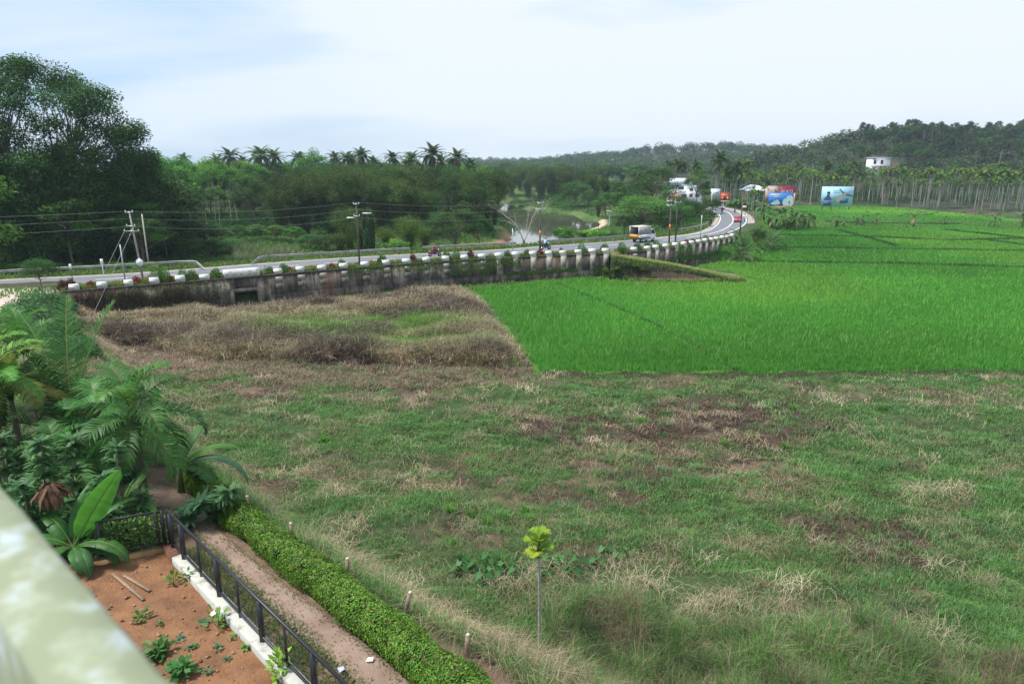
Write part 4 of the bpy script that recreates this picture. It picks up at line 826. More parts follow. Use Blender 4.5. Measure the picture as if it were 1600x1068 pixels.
# weedy strip with the banana plants between two paddies
ws = sdpoly(X, Y, np.array([at(a, b, 0) for a, b in [(1240, 344), (1300, 341), (1620, 347), (1620, 362), (1500, 354), (1240, 358)]])); weed = ws < 0
X, Y, g, weed = X[ok], Y[ok], g[ok], weed[ok]
P = np.stack([X, Y, H(X, Y)], 1); k = len(X)
hh = (.42+.14*(fbm(X*.3, Y*.3, 2, 7)-.5)+.06*rng.normal(size=k))*np.where(weed, .5, 1); ww = np.maximum(.03, .00075*Y)
base = np.array([(.12, .325, .045), (.15, .37, .05), (.095, .28, .04), (.20, .40, .065)]); idx = np.minimum(3, (rng.random(k)*3.15).astype(int))
c = base[idx]*(.8+.55*g[:, None])*rng.uniform(.9, 1.1, (k, 1)); big = vn(X*.035+3, Y*.022, 300); c = c*(.74+.5*big[:, None]); c = c*(1+.16*np.sin(np.floor(Y/9.)*12.9)[:, None]*(Y > 85)[:, None]); c[:, 0] *= 1+.35*sst(.5, .8, big)
c = np.where(weed[:, None], np.array([.14, .25, .05])*rng.uniform(.7, 1.3, (k, 1)), c)
m = MB(); blades(m, P, hh, ww, rng.uniform(.05, .45, k), c, rng); tag(m.obj('young_rice', M_rice), 'young bright green rice standing in the paddies', kind='stuff')
# rank darker grass on the bunds and scattered tall paler stalks
m = MB()
BL.append(np.array([at(836, 587, 0), at(1150, 586.5, 0), at(1600, 585, 0), at(2300, 585, 0)]))
for bi, L_ in enumerate(BL):
    far_ = bi in (1, 2, 3, 4, 5, 6, 7); rep = 7 if far_ else (12 if bi == 8 else 9); wdt = .3 if far_ else (.2 if bi == 8 else .13)
    Q = resample(L_, step=.1); k = len(Q)*rep; Q = np.repeat(Q, rep, 0)+rng.normal(0, wdt, (k, 3))*[1, 1, 0]; Q[:, 2] = H(Q[:, 0], Q[:, 1]); br = vn(Q[:, 0]*.3, Q[:, 1]*.3, 61+bi)
    if far_: Q[:, 2] += rng.uniform(.1, .38, k)
    elif bi == 8: Q[:, 2] += rng.uniform(0, .22, k)
    hb = rng.uniform(.12, .36, k)*(.5+br) if bi != 8 else rng.uniform(.10, .30, k); cb2 = np.array([.03, .095, .018]) if bi != 8 else np.array([.045, .12, .02]); blades(m, Q, hb, np.maximum(.04, .0006*Q[:, 1]), .6, cb2*rng.uniform(.6, 1.5, (k, 1)), rng)
m_b = MB(); Lb = resample(BL[8], step=.3); Rg = [np.c_[offs(Lb, o_)[:, :2], H(Lb[:, 0], Lb[:, 1])+z_] for o_, z_ in ((.45, -.1), (.3, .16), (-.1, .2), (-.5, -.1))]; kk_ = len(Lb); V_ = np.vstack(Rg); V_[:, :2] += rng.normal(0, .03, (len(V_), 2)); i_ = np.arange(kk_-1); m_b.add(V_, np.vstack([np.stack([i_+a*kk_, i_+1+a*kk_, i_+1+(a+1)*kk_, i_+(a+1)*kk_], 1) for a in range(3)]), c=(.05, .045, .025)); m_b.obj('bund', M_ground)['kind'] = 'structure'
X, Y = frustum_pts(9000, 51, 120, -.1, .9, rng); ok = (sdpoly(X, Y, PADDY) < -.5); X, Y = X[ok], Y[ok]; k = len(X)
blades(m, np.stack([X, Y, H(X, Y)], 1), rng.uniform(.6, .95, k), np.maximum(.03, .0006*Y), rng.uniform(.2, .9, k), np.array([.16, .30, .06])*rng.uniform(.7, 1.2, (k, 1)), rng)
tag(m.obj('bund_grass', M_blade), 'short grass on the paddy bunds', kind='stuff')
# rough field in front: mown weeds, straw, soil
X, Y = frustum_pts(1050000, 10.5, 54.5, -.95, 1.0, rng)
dh, sh = sdline(X, Y, HL); s = dh*sh; ok = ((s < -.9) | ((Y > 24) & (s < 6))) & (sdpoly(X, Y, PADDY) > .1) & (sdpoly(X, Y, DRY) > -.2)
X, Y, s = X[ok], Y[ok], s[ok]; Z = H(X, Y)
g1 = fbm(X*.16, Y*.24, 4, 131); g2 = fbm(X*.55, Y*.8, 3, 141); g3 = fbm(X*.25+9, Y*.35, 3, 151)
soil = sst(.555, .62, g3+.06*(g2-.5))
# the darkest broken soil shows in the middle right of the field
gx = np.exp(-((X-13)/8)**2-((Y-38)/5)**2)+np.exp(-((X-15)/4)**2-((Y-24.5)/2.6)**2)+.8*np.exp(-((X-3)/5)**2-((Y-36)/2.5)**2); soil = np.clip(soil+sst(.35, .75, gx*(.55+g2)), 0, 1)
soil = np.clip(soil+.85*sst(5.5, 1.5, sdpoly(X, Y, DRY))*(Y < 58)*(.5+g2), 0, 1)
near = sst(24, 15, Y+.12*X)                               # taller weeds close by, to the right
grn = sst(.29, .42, g1+.5*near+.3*(g2-.5)); r = rng.random(len(X))
keep = rng.random(len(X)) < (1-.93*soil)*(.42+.58*np.maximum(grn, near))
X, Y, Z, grn, soil, near, g1, g2, s = [a[keep] for a in (X, Y, Z, grn, soil, near, g1, g2, s)]; k = len(X); isg = rng.random(k) < (.26+.74*grn*(.6+.8*vn(X*.5, Y*.7, 77)))*(1-.5*soil)*(1-.15*near)
gi = rng.integers(4, size=k); cg_ = np.array([(.08, .215, .055), (.11, .255, .06), (.065, .17, .045), (.14, .26, .085)])[gi]; cs_ = np.array([(.32, .26, .155), (.22, .175, .105), (.42, .36, .24), (.09, .068, .042)])[gi]
c = np.where(isg[:, None], cg_, cs_)*rng.uniform(.7, 1.3, (k, 1))*(.8+.4*g2[:, None]); h_ = np.where(isg, rng.uniform(.10, .24, k), rng.uniform(.12, .40, k))*(1+1.3*near*sst(.35, .7, g1))*(.75+.6*vn(X*.8, Y*.8, 9))
lean = np.where(isg, rng.uniform(.2, 1.3, k), rng.uniform(.8, 2.6, k)); wd = np.maximum(.010, .00066*Y)*np.where(isg, 1.15, .85)
m = MB(); blades(m, np.stack([X, Y, Z], 1), h_, wd, lean, c, rng); tag(m.obj('field_weeds', M_blade), 'mown green weeds and dry straw covering the rough field', kind='stuff')
# tussocks and tangles of cut straw give the field its lumps
rt = np.random.default_rng(61)
def clumps(nc, per, rad, hr, lr, cols, wk, Y0, Y1, cond, name, label, zj=.02):
    X, Y = frustum_pts(nc, Y0, Y1, -.95, 1.0, rt); dh, sh = sdline(X, Y, HL); ok = (dh*sh < -1.2) & (sdpoly(X, Y, PADDY) > .3) & cond(X, Y); X, Y = X[ok], Y[ok]; k = len(X)
    s_ = rt.uniform(.5, 1.5, k); i_ = np.repeat(np.arange(k), (per*s_).astype(int)); n_ = len(i_); q = np.c_[X[i_]+rt.normal(0, 1, n_)*rad*s_[i_]*1.3, Y[i_]+rt.normal(0, 1, n_)*rad*s_[i_]*.9]; q = np.c_[q, H(q[:, 0], q[:, 1])+rt.uniform(-.02, zj, n_)]
    cb_ = np.array(cols)[rt.integers(len(cols), size=k)]*rt.uniform(.7, 1.35, (k, 1)); m = MB(); blades(m, q, rt.uniform(*hr, n_)*s_[i_]**.5, np.maximum(.01, wk*Y[i_]), rt.uniform(*lr, n_), cb_[i_]*rt.uniform(.6, 1.4, (n_, 1)), rt); tag(m.obj(name, M_blade), label, kind='stuff')
gN = lambda X, Y: fbm(X*.16, Y*.24, 4, 131)
clumps(6200, 60, .22, (.14, .36), (.1, 1.0), [(.085, .215, .06), (.11, .25, .07), (.065, .165, .05), (.14, .24, .10)], .00062, 11, 53, lambda X, Y: rt.random(len(X)) < .25+.75*sst(.36, .5, gN(X, Y)), 'field_tussocks', 'lumpy green tussocks over the rough field')
clumps(1300, 42, .26, (.22, .5), (1.2, 3.0), [(.40, .34, .22), (.32, .26, .165), (.24, .19, .12), (.50, .44, .30)], .00042, 11, 54, lambda X, Y: rt.random(len(X)) < .30+.7*sst(.52, .42, gN(X, Y)), 'straw_tangles', 'tangles of cut dry straw on the rough field', .12)
clumps(7000, 50, .24, (.05, .18), (.3, 1.4), [(.04, .026, .018), (.06, .04, .028)], .0009, 14, 53, lambda X, Y: rt.random(len(X)) < .06+.94*np.clip(np.exp(-((X-13)/8)**2-((Y-38)/5)**2)+np.exp(-((X-15)/4)**2-((Y-24.5)/2.6)**2)+.8*np.exp(-((X-3)/5)**2-((Y-36)/2.5)**2), 0, 1), 'soil_clods', 'dark broken soil and dead roots in the rough field', .05)
# tall rank weeds: bottom right of the field and along the bank behind the hedge
def tall(n, Y0, Y1, u0, u1, cond, hr, cols, wk, lean, seed):
    rng = np.random.default_rng(seed); X, Y = frustum_pts(n, Y0, Y1, u0, u1, rng); ok = cond(X, Y, rng); X, Y = X[ok], Y[ok]; k = len(X)
    return np.stack([X, Y, H(X, Y)], 1), rng.uniform(*hr, k), np.maximum(.01, wk*Y), rng.uniform(*lean, k), palette(cols, rng.integers(len(cols), size=k), rng), rng
m = MB(); gc = [(.06, .19, .03), (.08, .23, .04), (.07, .21, .04), (.12, .22, .06), (.26, .21, .14), (.10, .075, .06), (.30, .25, .17), (.05, .10, .03), (.10, .22, .035)]
def c1(X, Y, r): g = fbm(X*.7, Y*.7, 3, 300); return (Y+.18*X < 20.5+4*(g-.5)) & (X > 1.2-.1*Y+1.8) & (r.random(len(X)) < sst(.18, .5, g))
P, h_, w_, l_, c, rr = tall(320000, 11, 24, -.1, 1.0, c1, (.5, 1.3), gc, .0006, (.1, 1.0), 1); tn_ = vn(P[:, 0]*1.8, P[:, 1]*1.8, 411); h_ = h_*(.45+.9*tn_); c = c*(.55+.85*vn(P[:, 0]*1.1, P[:, 1]*1.1, 412))[:, None]; bz = fbm(P[:, 0]*.6, P[:, 1]*.6, 3, 413) > .56; c = np.where((bz & (rr.random(len(P)) < .6))[:, None], np.array([.20, .155, .10])*rr.uniform(.5, 1.4, (len(P), 1)), c); blades(m, P, h_, w_, l_, c, rr)
def c2(X, Y, r): dh, sh = sdline(X, Y, HL); s = dh*sh; g = fbm(X*.9, Y*.9, 3, 310); return (s < -1.0) & (s > -5.2) & (r.random(len(X)) < sst(.35, .6, g)) & (Y < 30)
P, h_, w_, l_, c, rr = tall(60000, 10, 30, -.8, .2, c2, (.25, .75), gc[:4]+gc[6:], .0006, (.1, 1.0), 2); blades(m, P, h_, w_, l_, c, rr)
tag(m.obj('tall_weeds', M_blade), 'tall rank weeds at the near edge of the rough field', kind='stuff')
# dry tall grass mound below the wall
m = MB()
rr = np.random.default_rng(4); X, Y = frustum_pts(330000, 46, 86, -.75, .06, rr); dd = sdpoly(X, Y, DRY); g = fbm(X*.25, Y*.4, 4, 320); ok = (dd < .3*(g-.3)) ; X, Y, g, dd = X[ok], Y[ok], g[ok], dd[ok]; k = len(X)
gp = np.exp(-(((X+13.5)/8)**2+((Y-59.5)/3.2)**2))*1.5+1.6*np.exp(-(((X+7.6)/5)**2+((Y-53)/1.5)**2)); dkp = 1.6*np.exp(-(((X+17)/7)**2+((Y-55)/2.6)**2))+.9*np.exp(-(((X+12)/2.5)**2+((Y-60)/2)**2))+.9*sst(.52, .62, fbm(X*.16, Y*.3, 3, 777)); isg = rr.random(k) < np.clip(gp*(g*2.2-.45), 0, .85); isd = rr.random(k) < np.clip(dkp*1.2, .12, .8)
c = np.array([(.37, .325, .19), (.24, .205, .125), (.44, .395, .25), (.15, .115, .075)])[rr.integers(4, size=k)]; c = np.where(isd[:, None], np.array([.085, .062, .055]), c); c = np.where(isg[:, None], np.array([.10, .27, .03]), c)*rr.uniform(.5, 1.4, (k, 1))
dwl_, _ = sdline(X, Y, WALL1[:, :2]); fence_h = (.4+1.1*vn(X*.45, Y*.45, 12))*(.35+.65*sst(1.5, 6, dwl_))*sst(.3, -1.5, dd)+.15
blades(m, np.stack([X, Y, H(X, Y)], 1), fence_h*rr.uniform(.7, 1.3, k), np.maximum(.02, .00055*Y), rr.uniform(.2, 1.5, k), c, rr)
nc = 2600; Xc, Yc_ = frustum_pts(nc, 47, 80, -.72, .06, rr); ok = sdpoly(Xc, Yc_, DRY) < -.5; Xc, Yc_ = Xc[ok], Yc_[ok]; i_ = np.repeat(np.arange(len(Xc)), 34); n_ = len(i_); q = np.c_[Xc[i_]+rr.normal(0, .3, n_), Yc_[i_]+rr.normal(0, .22, n_)]; q = np.c_[q, H(q[:, 0], q[:, 1])]; cb_ = np.array([(.50, .42, .25), (.33, .26, .15), (.10, .08, .06), (.56, .48, .32), (.12, .26, .04)])[np.where(rr.random(len(Xc)) < .07+.75*np.exp(-(((Xc+13.5)/7)**2+((Yc_-59)/3)**2)), 4, rr.integers(4, size=len(Xc)))]
blades(m, q, rr.uniform(.45, 1.25, n_), .035, rr.uniform(.15, 1.5, n_), cb_[i_]*rr.uniform(.5, 1.4, (n_, 1)), rr)
# dry creepers hanging on the wall at its near end
for _ in range(9000):
    pass
D = resample(WALL1, 1200); sel = D[(D[:, 0] < -28)]; q = sel[rr.integers(len(sel), size=9000)]+np.c_[rr.uniform(-.1, .1, 9000), -rr.uniform(.3, .9, 9000), rr.uniform(-2.9, -.4, 9000)]; pq = 800+F*q[:, 0]/(q[:, 1]*cp+(CZ-q[:, 2])*sp); kk = (vn(q[:, 0]*.5, q[:, 2]*.4, 3) > .42) & ~((pq > 352) & (pq < 412)); q = q[kk]
blades(m, q, rr.uniform(.3, .8, len(q)), .04, rr.uniform(.3, 1.5, len(q)), np.where((rr.random(len(q)) < .3)[:, None], np.array([.05, .09, .025]), np.array([.19, .14, .10]))*rr.uniform(.5, 1.3, (len(q), 1)), rr)
tag(m.obj('dry_grass', M_blade), 'tall dry brown grass on the mound below the retaining wall', kind='stuff')
# straw litter strip between the mound and the field
m = MB(); X, Y = frustum_pts(42000, 44, 56, -.66, .25, rr); ok = (sdpoly(X, Y, DRY) > 0) & (sdpoly(X, Y, PADDY) > .3) & (rr.random(len(X)) < sst(.35, .6, fbm(X*.3, Y*.8, 3, 44))); X, Y = X[ok], Y[ok]; dh, sh = sdline(X, Y, HL); X, Y = X[dh*sh < -2], Y[dh*sh < -2]; k = len(X)
blades(m, np.stack([X, Y, H(X, Y)+.02], 1), rr.uniform(.2, .5, k), .028, rr.uniform(1.5, 2.8, k), np.array([.27, .20, .14])*rr.uniform(.4, 1.3, (k, 1)), rr); tag(m.obj('straw_litter', M_blade), 'dry straw lying over the bare strip before the mound', kind='stuff')
# verge and ramp grass, grass across the road
m = MB()
def scatter_band(n, A, lo, hi, rr):
    D = resample(A, 2000); O = offs(D, 1)-D; i = rr.integers(len(D), size=n); return D[i]+O[i]*rr.uniform(lo, hi, n)[:, None]
for Wl, n_ in ((WALL1, 26000), (WALL2, 9000)):
    q = scatter_band(n_, Wl, -2.2, .15, rr); dn, _ = sdline(q[:, 0], q[:, 1], RNd[::10, :2]); kk = (dn > .25) & (rr.random(len(q)) < sst(.25, .5, fbm(q[:, 0]*.5, q[:, 1]*.5, 3, 66))+.3); q = q[kk]; k = len(q); q[:, 2] = ZR
    dmi, smi = sdline(q[:, 0], q[:, 1], RNd[::10, :2]); q = q[smi < 0]; k = len(q)
    blades(m, q, rr.uniform(.25, .7, k), .06, rr.uniform(.2, 1.0, k), palette([(.10, .17, .03), (.16, .21, .05), (.07, .14, .03), (.22, .19, .05)], rr.integers(4, size=k), rr), rr)
q = scatter_band(42000, RAMP, -3.3, 2.1, rr); i_ = np.array([np.argmin(((RAMP[:, :2]-p_[None, :2])**2).sum(1)) for p_ in q]); zc = RAMP[i_, 2]; side, sg = sdline(q[:, 0], q[:, 1], RAMP[:, :2]); off = side*-sg
q[:, 2] = np.where(off > 1.3, zc*rr.uniform(0, 1, len(q)), np.where(off < -1, zc*np.clip(1-(-off-1)/2.6, 0, 1), zc)); k = len(q)
col_ = np.where((off > 1.3)[:, None], palette([(.07, .16, .03), (.10, .08, .05), (.07, .13, .035), (.11, .20, .04)], rr.integers(4, size=k), rr), palette([(.24, .29, .08), (.30, .32, .12), (.15, .24, .05)], rr.integers(3, size=k), rr))
blades(m, q, rr.uniform(.15, .5, k), .07, rr.uniform(.2, 1.1, k), col_, rr)
q = scatter_band(7000, np.array([at(945, 428, 0), at(1000, 440, 0), at(1080, 441, 0), at(1160, 438, 0)]), -1.2, 1.0, rr); k = len(q); q[:, 2] = 0; blades(m, q, rr.uniform(.3, .8, k), .07, rr.uniform(.2, 1.0, k), palette([(.20, .24, .07), (.12, .2, .04), (.28, .25, .11)], rr.integers(3, size=k), rr), rr)
q = scatter_band(26000, FAR, -6.2, -1.15, rr); q[:, 2] = H(q[:, 0], q[:, 1]); k = len(q); fv = fbm(q[:, 0]*.2, q[:, 1]*.2, 2, 71); blades(m, q, rr.uniform(.15, .5, k)*(.5+fv), .08, rr.uniform(.2, 1.0, k), palette([(.05, .13, .025), (.08, .16, .03), (.13, .17, .04)], rr.integers(3, size=k), rr), rr)
q = scatter_band(9000, NEAR[-90:], 2.1, 7, rr); q[:, 2] = H(q[:, 0], q[:, 1]); k = len(q); blades(m, q, rr.uniform(.15, .5, k), .12, rr.uniform(.2, 1.0, k), palette([(.08, .18, .03), (.11, .2, .04)], rr.integers(2, size=k), rr), rr)
tag(m.obj('verge_grass', M_blade), 'rough grass on the road verges and the grassy ramp', kind='stuff')
# far low ground: grassy banks of the river
m = MB(); X, Y = frustum_pts(170000, 92, 330, -.62, .3, rr); dmm, smm = sdline(X, Y, MIDX); ok = (smm > 0) & (dmm > 9) & (sdpoly(X, Y, RIVER) > 3.6+1.5*(vn(X*.2, Y*.2, 5)-.5)); X, Y = X[ok], Y[ok]; k = len(X); gg = fbm(X*.08, Y*.08, 3, 55)
blades(m, np.stack([X, Y, H(X, Y)], 1), rr.uniform(.3, .9, k)*(.5+gg), np.maximum(.08, .0009*Y), rr.uniform(.2, 1.0, k), palette([(.05, .125, .025), (.07, .15, .03), (.09, .16, .05)], rr.integers(3, size=k), rr)*(.7+.6*gg[:, None]), rr)
tag(m.obj('bank_grass', M_blade), 'lush grass on the low ground and river banks', kind='stuff')
# reeds
m = MB(); n_ = 5200; pxr = rr.uniform(366, 470, n_); Yr = rr.uniform(92, 100, n_); q = np.array([[xat(a, b, 1.5), b, 0] for a, b in zip(pxr, Yr)]); q[:, 2] = H(q[:, 0], q[:, 1]); q = q[vn(q[:, 0]*.4, q[:, 1]*.4, 8) > .3]; k = len(q)
blades(m, q, rr.uniform(1.3, 3.6, k)*(.45+.8*vn(q[:, 0]*.35, q[:, 1]*.35, 18)), .07, rr.uniform(.05, .45, k), palette([(.09, .17, .06), (.13, .19, .08), (.30, .25, .17), (.10, .18, .05)], rr.integers(4, size=k), rr), rr)
tag(m.obj('reeds', M_blade), 'tall grey green reeds behind the guardrail gap', kind='stuff')
# ivy on the walls
def ivy(name, label, spans, Wl, per, seed):
    rr = np.random.default_rng(seed); m = MB(); D = resample(Wl, 3000); pp = 800+F*D[:, 0]/(D[:, 1]*cp+(CZ-ZR)*sp); O = offs(D, 1)-D; T = np.gradient(D, axis=0); T /= np.linalg.norm(T, axis=1)[:, None]
    for a, b, z0, z1, dens in spans:
        i = np.where((pp > a) & (pp < b))[0]
        if not len(i): continue
        ln = np.linalg.norm(D[i[-1]]-D[i[0]]); n_ = int(per*ln*dens); j = i[rr.integers(len(i), size=n_)]; z = rr.uniform(z0, z1, n_)-rr.random(n_)**2*.0
        edge = vn(D[j, 0]*.6, D[j, 1]*.6, 31); z = z1-(z1-z)*(.25+1.1*edge); P = D[j]+O[j]*(.5+rr.random((n_, 1))*.3); P[:, 2] = z; Dn = T[j]*rr.normal(size=(n_, 1))+[0, 0, -.6]; Nn = O[j]+rr.normal(0, .4, (n_, 3))
        leaves(m, P, Dn, Nn, .17*rr.uniform(.6, 1.3, n_), .13, palette([(.06, .14, .02), (.045, .11, .02), (.09, .18, .03)], rr.integers(3, size=n_), rr))
    o = m.obj(name, M_leaf); tag(o, label, kind='stuff')
ivy('ivy', 'green creepers hanging over the long wall', [(700, 812, 1.2, 3.1, 1), (790, 900, .75, 1.25, 1), (540, 600, 2.3, 3.1, .5), (612, 690, 2.3, 3.05, .4), (150, 350, 1.2, 3.0, .35), (925, 950, .2, 1.3, 1)], WALL1, 130, 1)
ivy('ivy', 'green creepers hanging over the short wall', [(1050, 1078, .6, 3.0, 1), (1058, 1120, .7, 1.6, 1.2), (1036, 1052, .3, 1.5, .6)], WALL2, 150, 2)
P_ = [(*(RAMP[i][:2]+np.array([rr.uniform(-1, 1), -rr.uniform(.8, 2.2)])), max(0, RAMP[i][2]*rr.uniform(.1, .8)), .5) for i in list(range(0, 9))*5]
mounds('ivy', 'creepers smothering the upper side of the grassy ramp', P_, lt[2:]+md_, .17, 260, rr)

# ------------------------------------------------------------------ bushes on the wall top
crots = [(98, 'crotonb'), (143, 'croton'), (112, 'crotonb'), (215, 'croton'), (268, 'croton'), (455, 'croton'), (521, 'croton'), (648, 'crotonb'), (738, 'crotonb'), (846, 'croton'), (1077, 'croton'), (1087, 'croton'), (1117, 'croton'), (1140, 'croton'), (1143, 'croton'), (440, 'gold'), (230, 'gold'), (305, 'gold'), (584, 'gold'), (1062, 'gold'), (1130, 'gold'), (424, 'green'), (446, 'green'), (537, 'green'), (258, 'fern'), (288, 'fern'), (302, 'green'), (246, 'fern'), (879, 'crotonb'), (911, 'fern'), (826, 'green'), (700, 'green'), (716, 'fern'), (1000, 'green'), (1016, 'green'), (1030, 'fern'), (1107, 'fern'), (965, 'fern'), (952, 'green'), (665, 'gold'), (600, 'green'), (770, 'gold'), (795, 'green'), (1052, 'gold'), (490, 'gold'), (340, 'green')]
lab_ = {'croton': ('dark red croton bush on the wall top', 'red crotons along the wall'), 'crotonb': ('dull maroon croton bush on the wall top', 'maroon crotons along the wall'), 'gold': ('yellow green golden shrub on the wall top', 'golden shrubs along the wall'), 'green': ('leafy green shrub on the wall top', 'green shrubs along the wall'), 'fern': ('feathery light green shrub on the wall top', 'feathery shrubs along the wall')}
blk = B1+B2
for px, kd in crots:
    Wl = WALL1 if px < 960 else WALL2; p_, a = px_on(Wl, px); q = offs(np.array([p_-[math.cos(a), math.sin(a), 0], p_, p_+[math.cos(a), math.sin(a), 0]]), -.55)[1]
    b_ = min(blk, key=lambda v: abs(v-px)); i = blk.index(b_); near_ = {377: 'culvert'}.get(b_, None)
    place = 'behind the long block over the culvert' if 345 < px < 410 else ('near the far end of the short wall' if px > 1100 else 'on the short wall' if px > 960 else 'near the milestone like block at the end of the long wall' if px > 900 else 'beside the banded pole' if 820 < px < 860 else 'along the ivy hung stretch of the long wall' if px > 690 else 'on the reddish stained stretch of the long wall' if px > 500 else 'just past the culvert' if px > 410 else 'between the culvert and the near end of the wall')
    l0, g0 = lab_[kd]; K[kd].put((q[0], q[1], ZR), rg.uniform(0, 6), rg.uniform(.85, 1.25)*(1.0 if px < 960 else .95), l0.replace(' on the wall top', '')+' '+place, g0)
# small red emblem block at the end of the long wall
# ------------------------------------------------------------------ guardrails
M_steel = pmat('galvanised_steel', (.55, .56, .57), .45, metal=.6, noise=.35, scale=2)
M_rail = pmat('guardrail_steel', (.34, .34, .32), .5, metal=.35, noise=.45, scale=1.5)
def guardrail(label, pts, dip0=False, dip1=False):
    P = resample(chaikin(pts, 1), step=.5); r = thing('guardrail', label, 'guardrail'); n = len(P); z = np.full(n, .78)
    if dip0: z[:5] = np.linspace(.1, .78, 5)
    if dip1: z[-5:] = np.linspace(.78, .1, 5)
    P[:, 2] = ZR-.08; m = MB(); prof = [(0, -.16), (.07, -.12), (.07, -.05), (0, 0), (.07, .05), (.07, .12), (0, .16)]; O = offs(P, 1)-P; k = len(prof)
    V = np.stack([np.c_[P[:, :2]+O[:, :2]*a, P[:, 2]+z+b] for a, b in prof], 1).reshape(-1, 3); i = np.arange(n-1)[:, None]*k+np.arange(k-1)[None]; Q = np.stack([i, i+k, i+k+1, i+1], -1).reshape(-1, 4); m.add(V, Q)
    V2 = V.copy().reshape(n, k, 3); V2[:, :, :2] -= O[:, None, :2]*.012; m.add(V2.reshape(-1, 3), Q[:, ::-1]); m.obj('rail_beam', M_rail, r)
    for j in range(3, n-3, 5):
        m = MB(); box(m, (P[j][0]-O[j][0]*.1, P[j][1]-O[j][1]*.1, P[j][2]+.25), (.1, .12, 1.2), math.atan2(O[j][1], O[j][0])); m.obj('post', M_rail, r)
    return r
def gr_pts(pxs, o=1.9): # points measured on the far verge
    return [at(a, b, ZR) for a, b in pxs]
guardrail('long guardrail in front of the giant tree, its end bent down to the ground', gr_pts([(-140, 448), (0, 434), (100, 429), (200, 424), (300, 417), (320, 422)]), dip1=True)
guardrail('guardrail running from the reeds past the street lamp pole', gr_pts([(393, 413), (405, 410), (500, 404.5), (560, 400.5), (640, 396)]), dip0=True)
guardrail('guardrail behind the maroon scooter and the dark roadside tree', gr_pts([(660, 394.5), (700, 392.5), (780, 388.5), (806, 387)]))
guardrail('guardrail along the river side behind the blue shirted motorcyclist', gr_pts([(840, 385), (870, 382.5), (930, 379), (990, 374.5), (1003, 373.5)]))
guardrail('guardrail on the grassy inside of the bend beyond the small truck', gr_pts([(1060, 364.5), (1080, 361), (1098, 357), (1110, 352)]))
# ------------------------------------------------------------------ poles, lamps, signs, wires
M_conc = pmat('pole_concrete', (.33, .31, .28), .85, noise=.35, scale=3, bump=.2); M_dkpole = pmat('dark_pole', (.13, .11, .095), .8, noise=.4, scale=2)
M_or = pmat('orange_band', (.75, .22, .06), .7, noise=.2, scale=5); M_wire = pmat('wire', (.30, .31, .32), .6); M_pl = pmat('sign_white', (.78, .79, .8), .5, noise=.12, scale=3)
def pole(name, label, px, py, ytop, r0, r1, mat, band=False, z=ZR, lean=0, arms=(), w_=None):
    b = at(px, py, z); zt = atY(px, ytop, b[1])[2]; h = zt-z; r = thing(name, label, 'utility pole' if name == 'utility_pole' else 'post', (b[0], b[1], z), tuple()) if False else thing(name, label, 'utility pole' if name == 'utility_pole' else 'pole', (b[0], b[1], z))
    m = MB(); tube(m, [[0, 0, -.3], [lean*.5, 0, h*.5], [lean, 0, h]], [r0, (r0+r1)/2, r1], 10); m.obj('shaft', mat, r, True)
    if band: m = MB(); tube(m, [[lean*.38, 0, h*.36], [lean*.48, 0, h*.47]], [r0*1.02, r0*.98], 10); m.obj('painted_band', M_or, r)
    for dz, ln in arms:
        m = MB(); box(m, (lean, -.06, h-dz), (ln, .09, .09)); m.obj('crossarm', M_steel, r)
        for s_ in (-1, 0, 1) if ln > 1 else (-1, 1):
            m = MB(); tube(m, [[lean+s_*ln*.45, -.06, h-dz+.04], [lean+s_*ln*.45, -.06, h-dz+.12], [lean+s_*ln*.45, -.06, h-dz+.2]], [.03, .06, .03], 8); m.obj('insulator', M_pl, r)
    return r, Vector((b[0]+lean, b[1], zt)), h
pA, tA, hA = pole('utility_pole', 'weathered utility pole with crossarms and a round mirror, leaning beside the near wall', 224, 437, 330, .12, .085, M_conc, lean=-.5, arms=((.1, .8), (1.5, .9), (2.0, 1.6)))
m = MB(); tube(m, [[0, -.22, 1.85], [0, -.27, 1.85]], [.42, .42], 20); m.obj('mirror', pmat('mirror_face', (.75, .8, .85), .15), pA); m = MB(); an = np.linspace(0, 2*math.pi, 25); tube(m, np.c_[.43*np.cos(an), np.full(25, -.25), 1.85+.43*np.sin(an)], .035, 5, cap=False); m.obj('mirror_rim', M_dkpole, pA)
pB, tB, hB = pole('utility_pole', 'plain pale utility pole across the road with nothing on it', 233, 419, 334, .09, .065, pmat('pale_pole', (.52, .49, .42), .8, noise=.3, scale=3), lean=.0)
pC, tC, hC = pole('steel_post', 'short bare galvanised post rising from a wall block', 196, 441, 382, .07, .06, M_steel)
pD, tD, hD = pole('utility_pole', 'dark utility pole carrying a horizontal tube lamp', 562, 415, 316, .11, .075, M_dkpole, arms=((.2, .7), (1.6, .7)))
m = MB(); box(m, (-.75, -.15, hD-1.75), (.9, .14, .10), 0, taper=.8); m.obj('lamp_head', M_pl, pD); m = MB(); tube(m, [[0, 0, hD-2.1], [-.5, -.12, hD-1.78]], .025, 6); m.obj('lamp_arm', M_steel, pD)
pE, tE, hE = pole('utility_pole', 'dark utility pole with an orange band beside the blue shirted motorcyclist', 843.5, 399, 315, .12, .085, M_dkpole, band=True, arms=((.2, .8), (1.0, 1.2)))
pF, tF, hF = pole('steel_post', 'slim galvanised post on the wall near the dead tree', 801, 402, 357, .055, .05, M_steel)
pG, tG, hG = pole('utility_pole', 'left hand one of the two orange banded poles beyond the small truck', 1045, 384, 312, .12, .09, M_dkpole, band=True, arms=((.2, 1.3), (.8, 1.3)))
pH, tH, hH = pole('utility_pole', 'darker one of the two banded poles, nearer the road bend', 1055, 382, 314, .12, .09, pmat('black_pole', (.06, .055, .05), .7), arms=((.2, 1.0),))
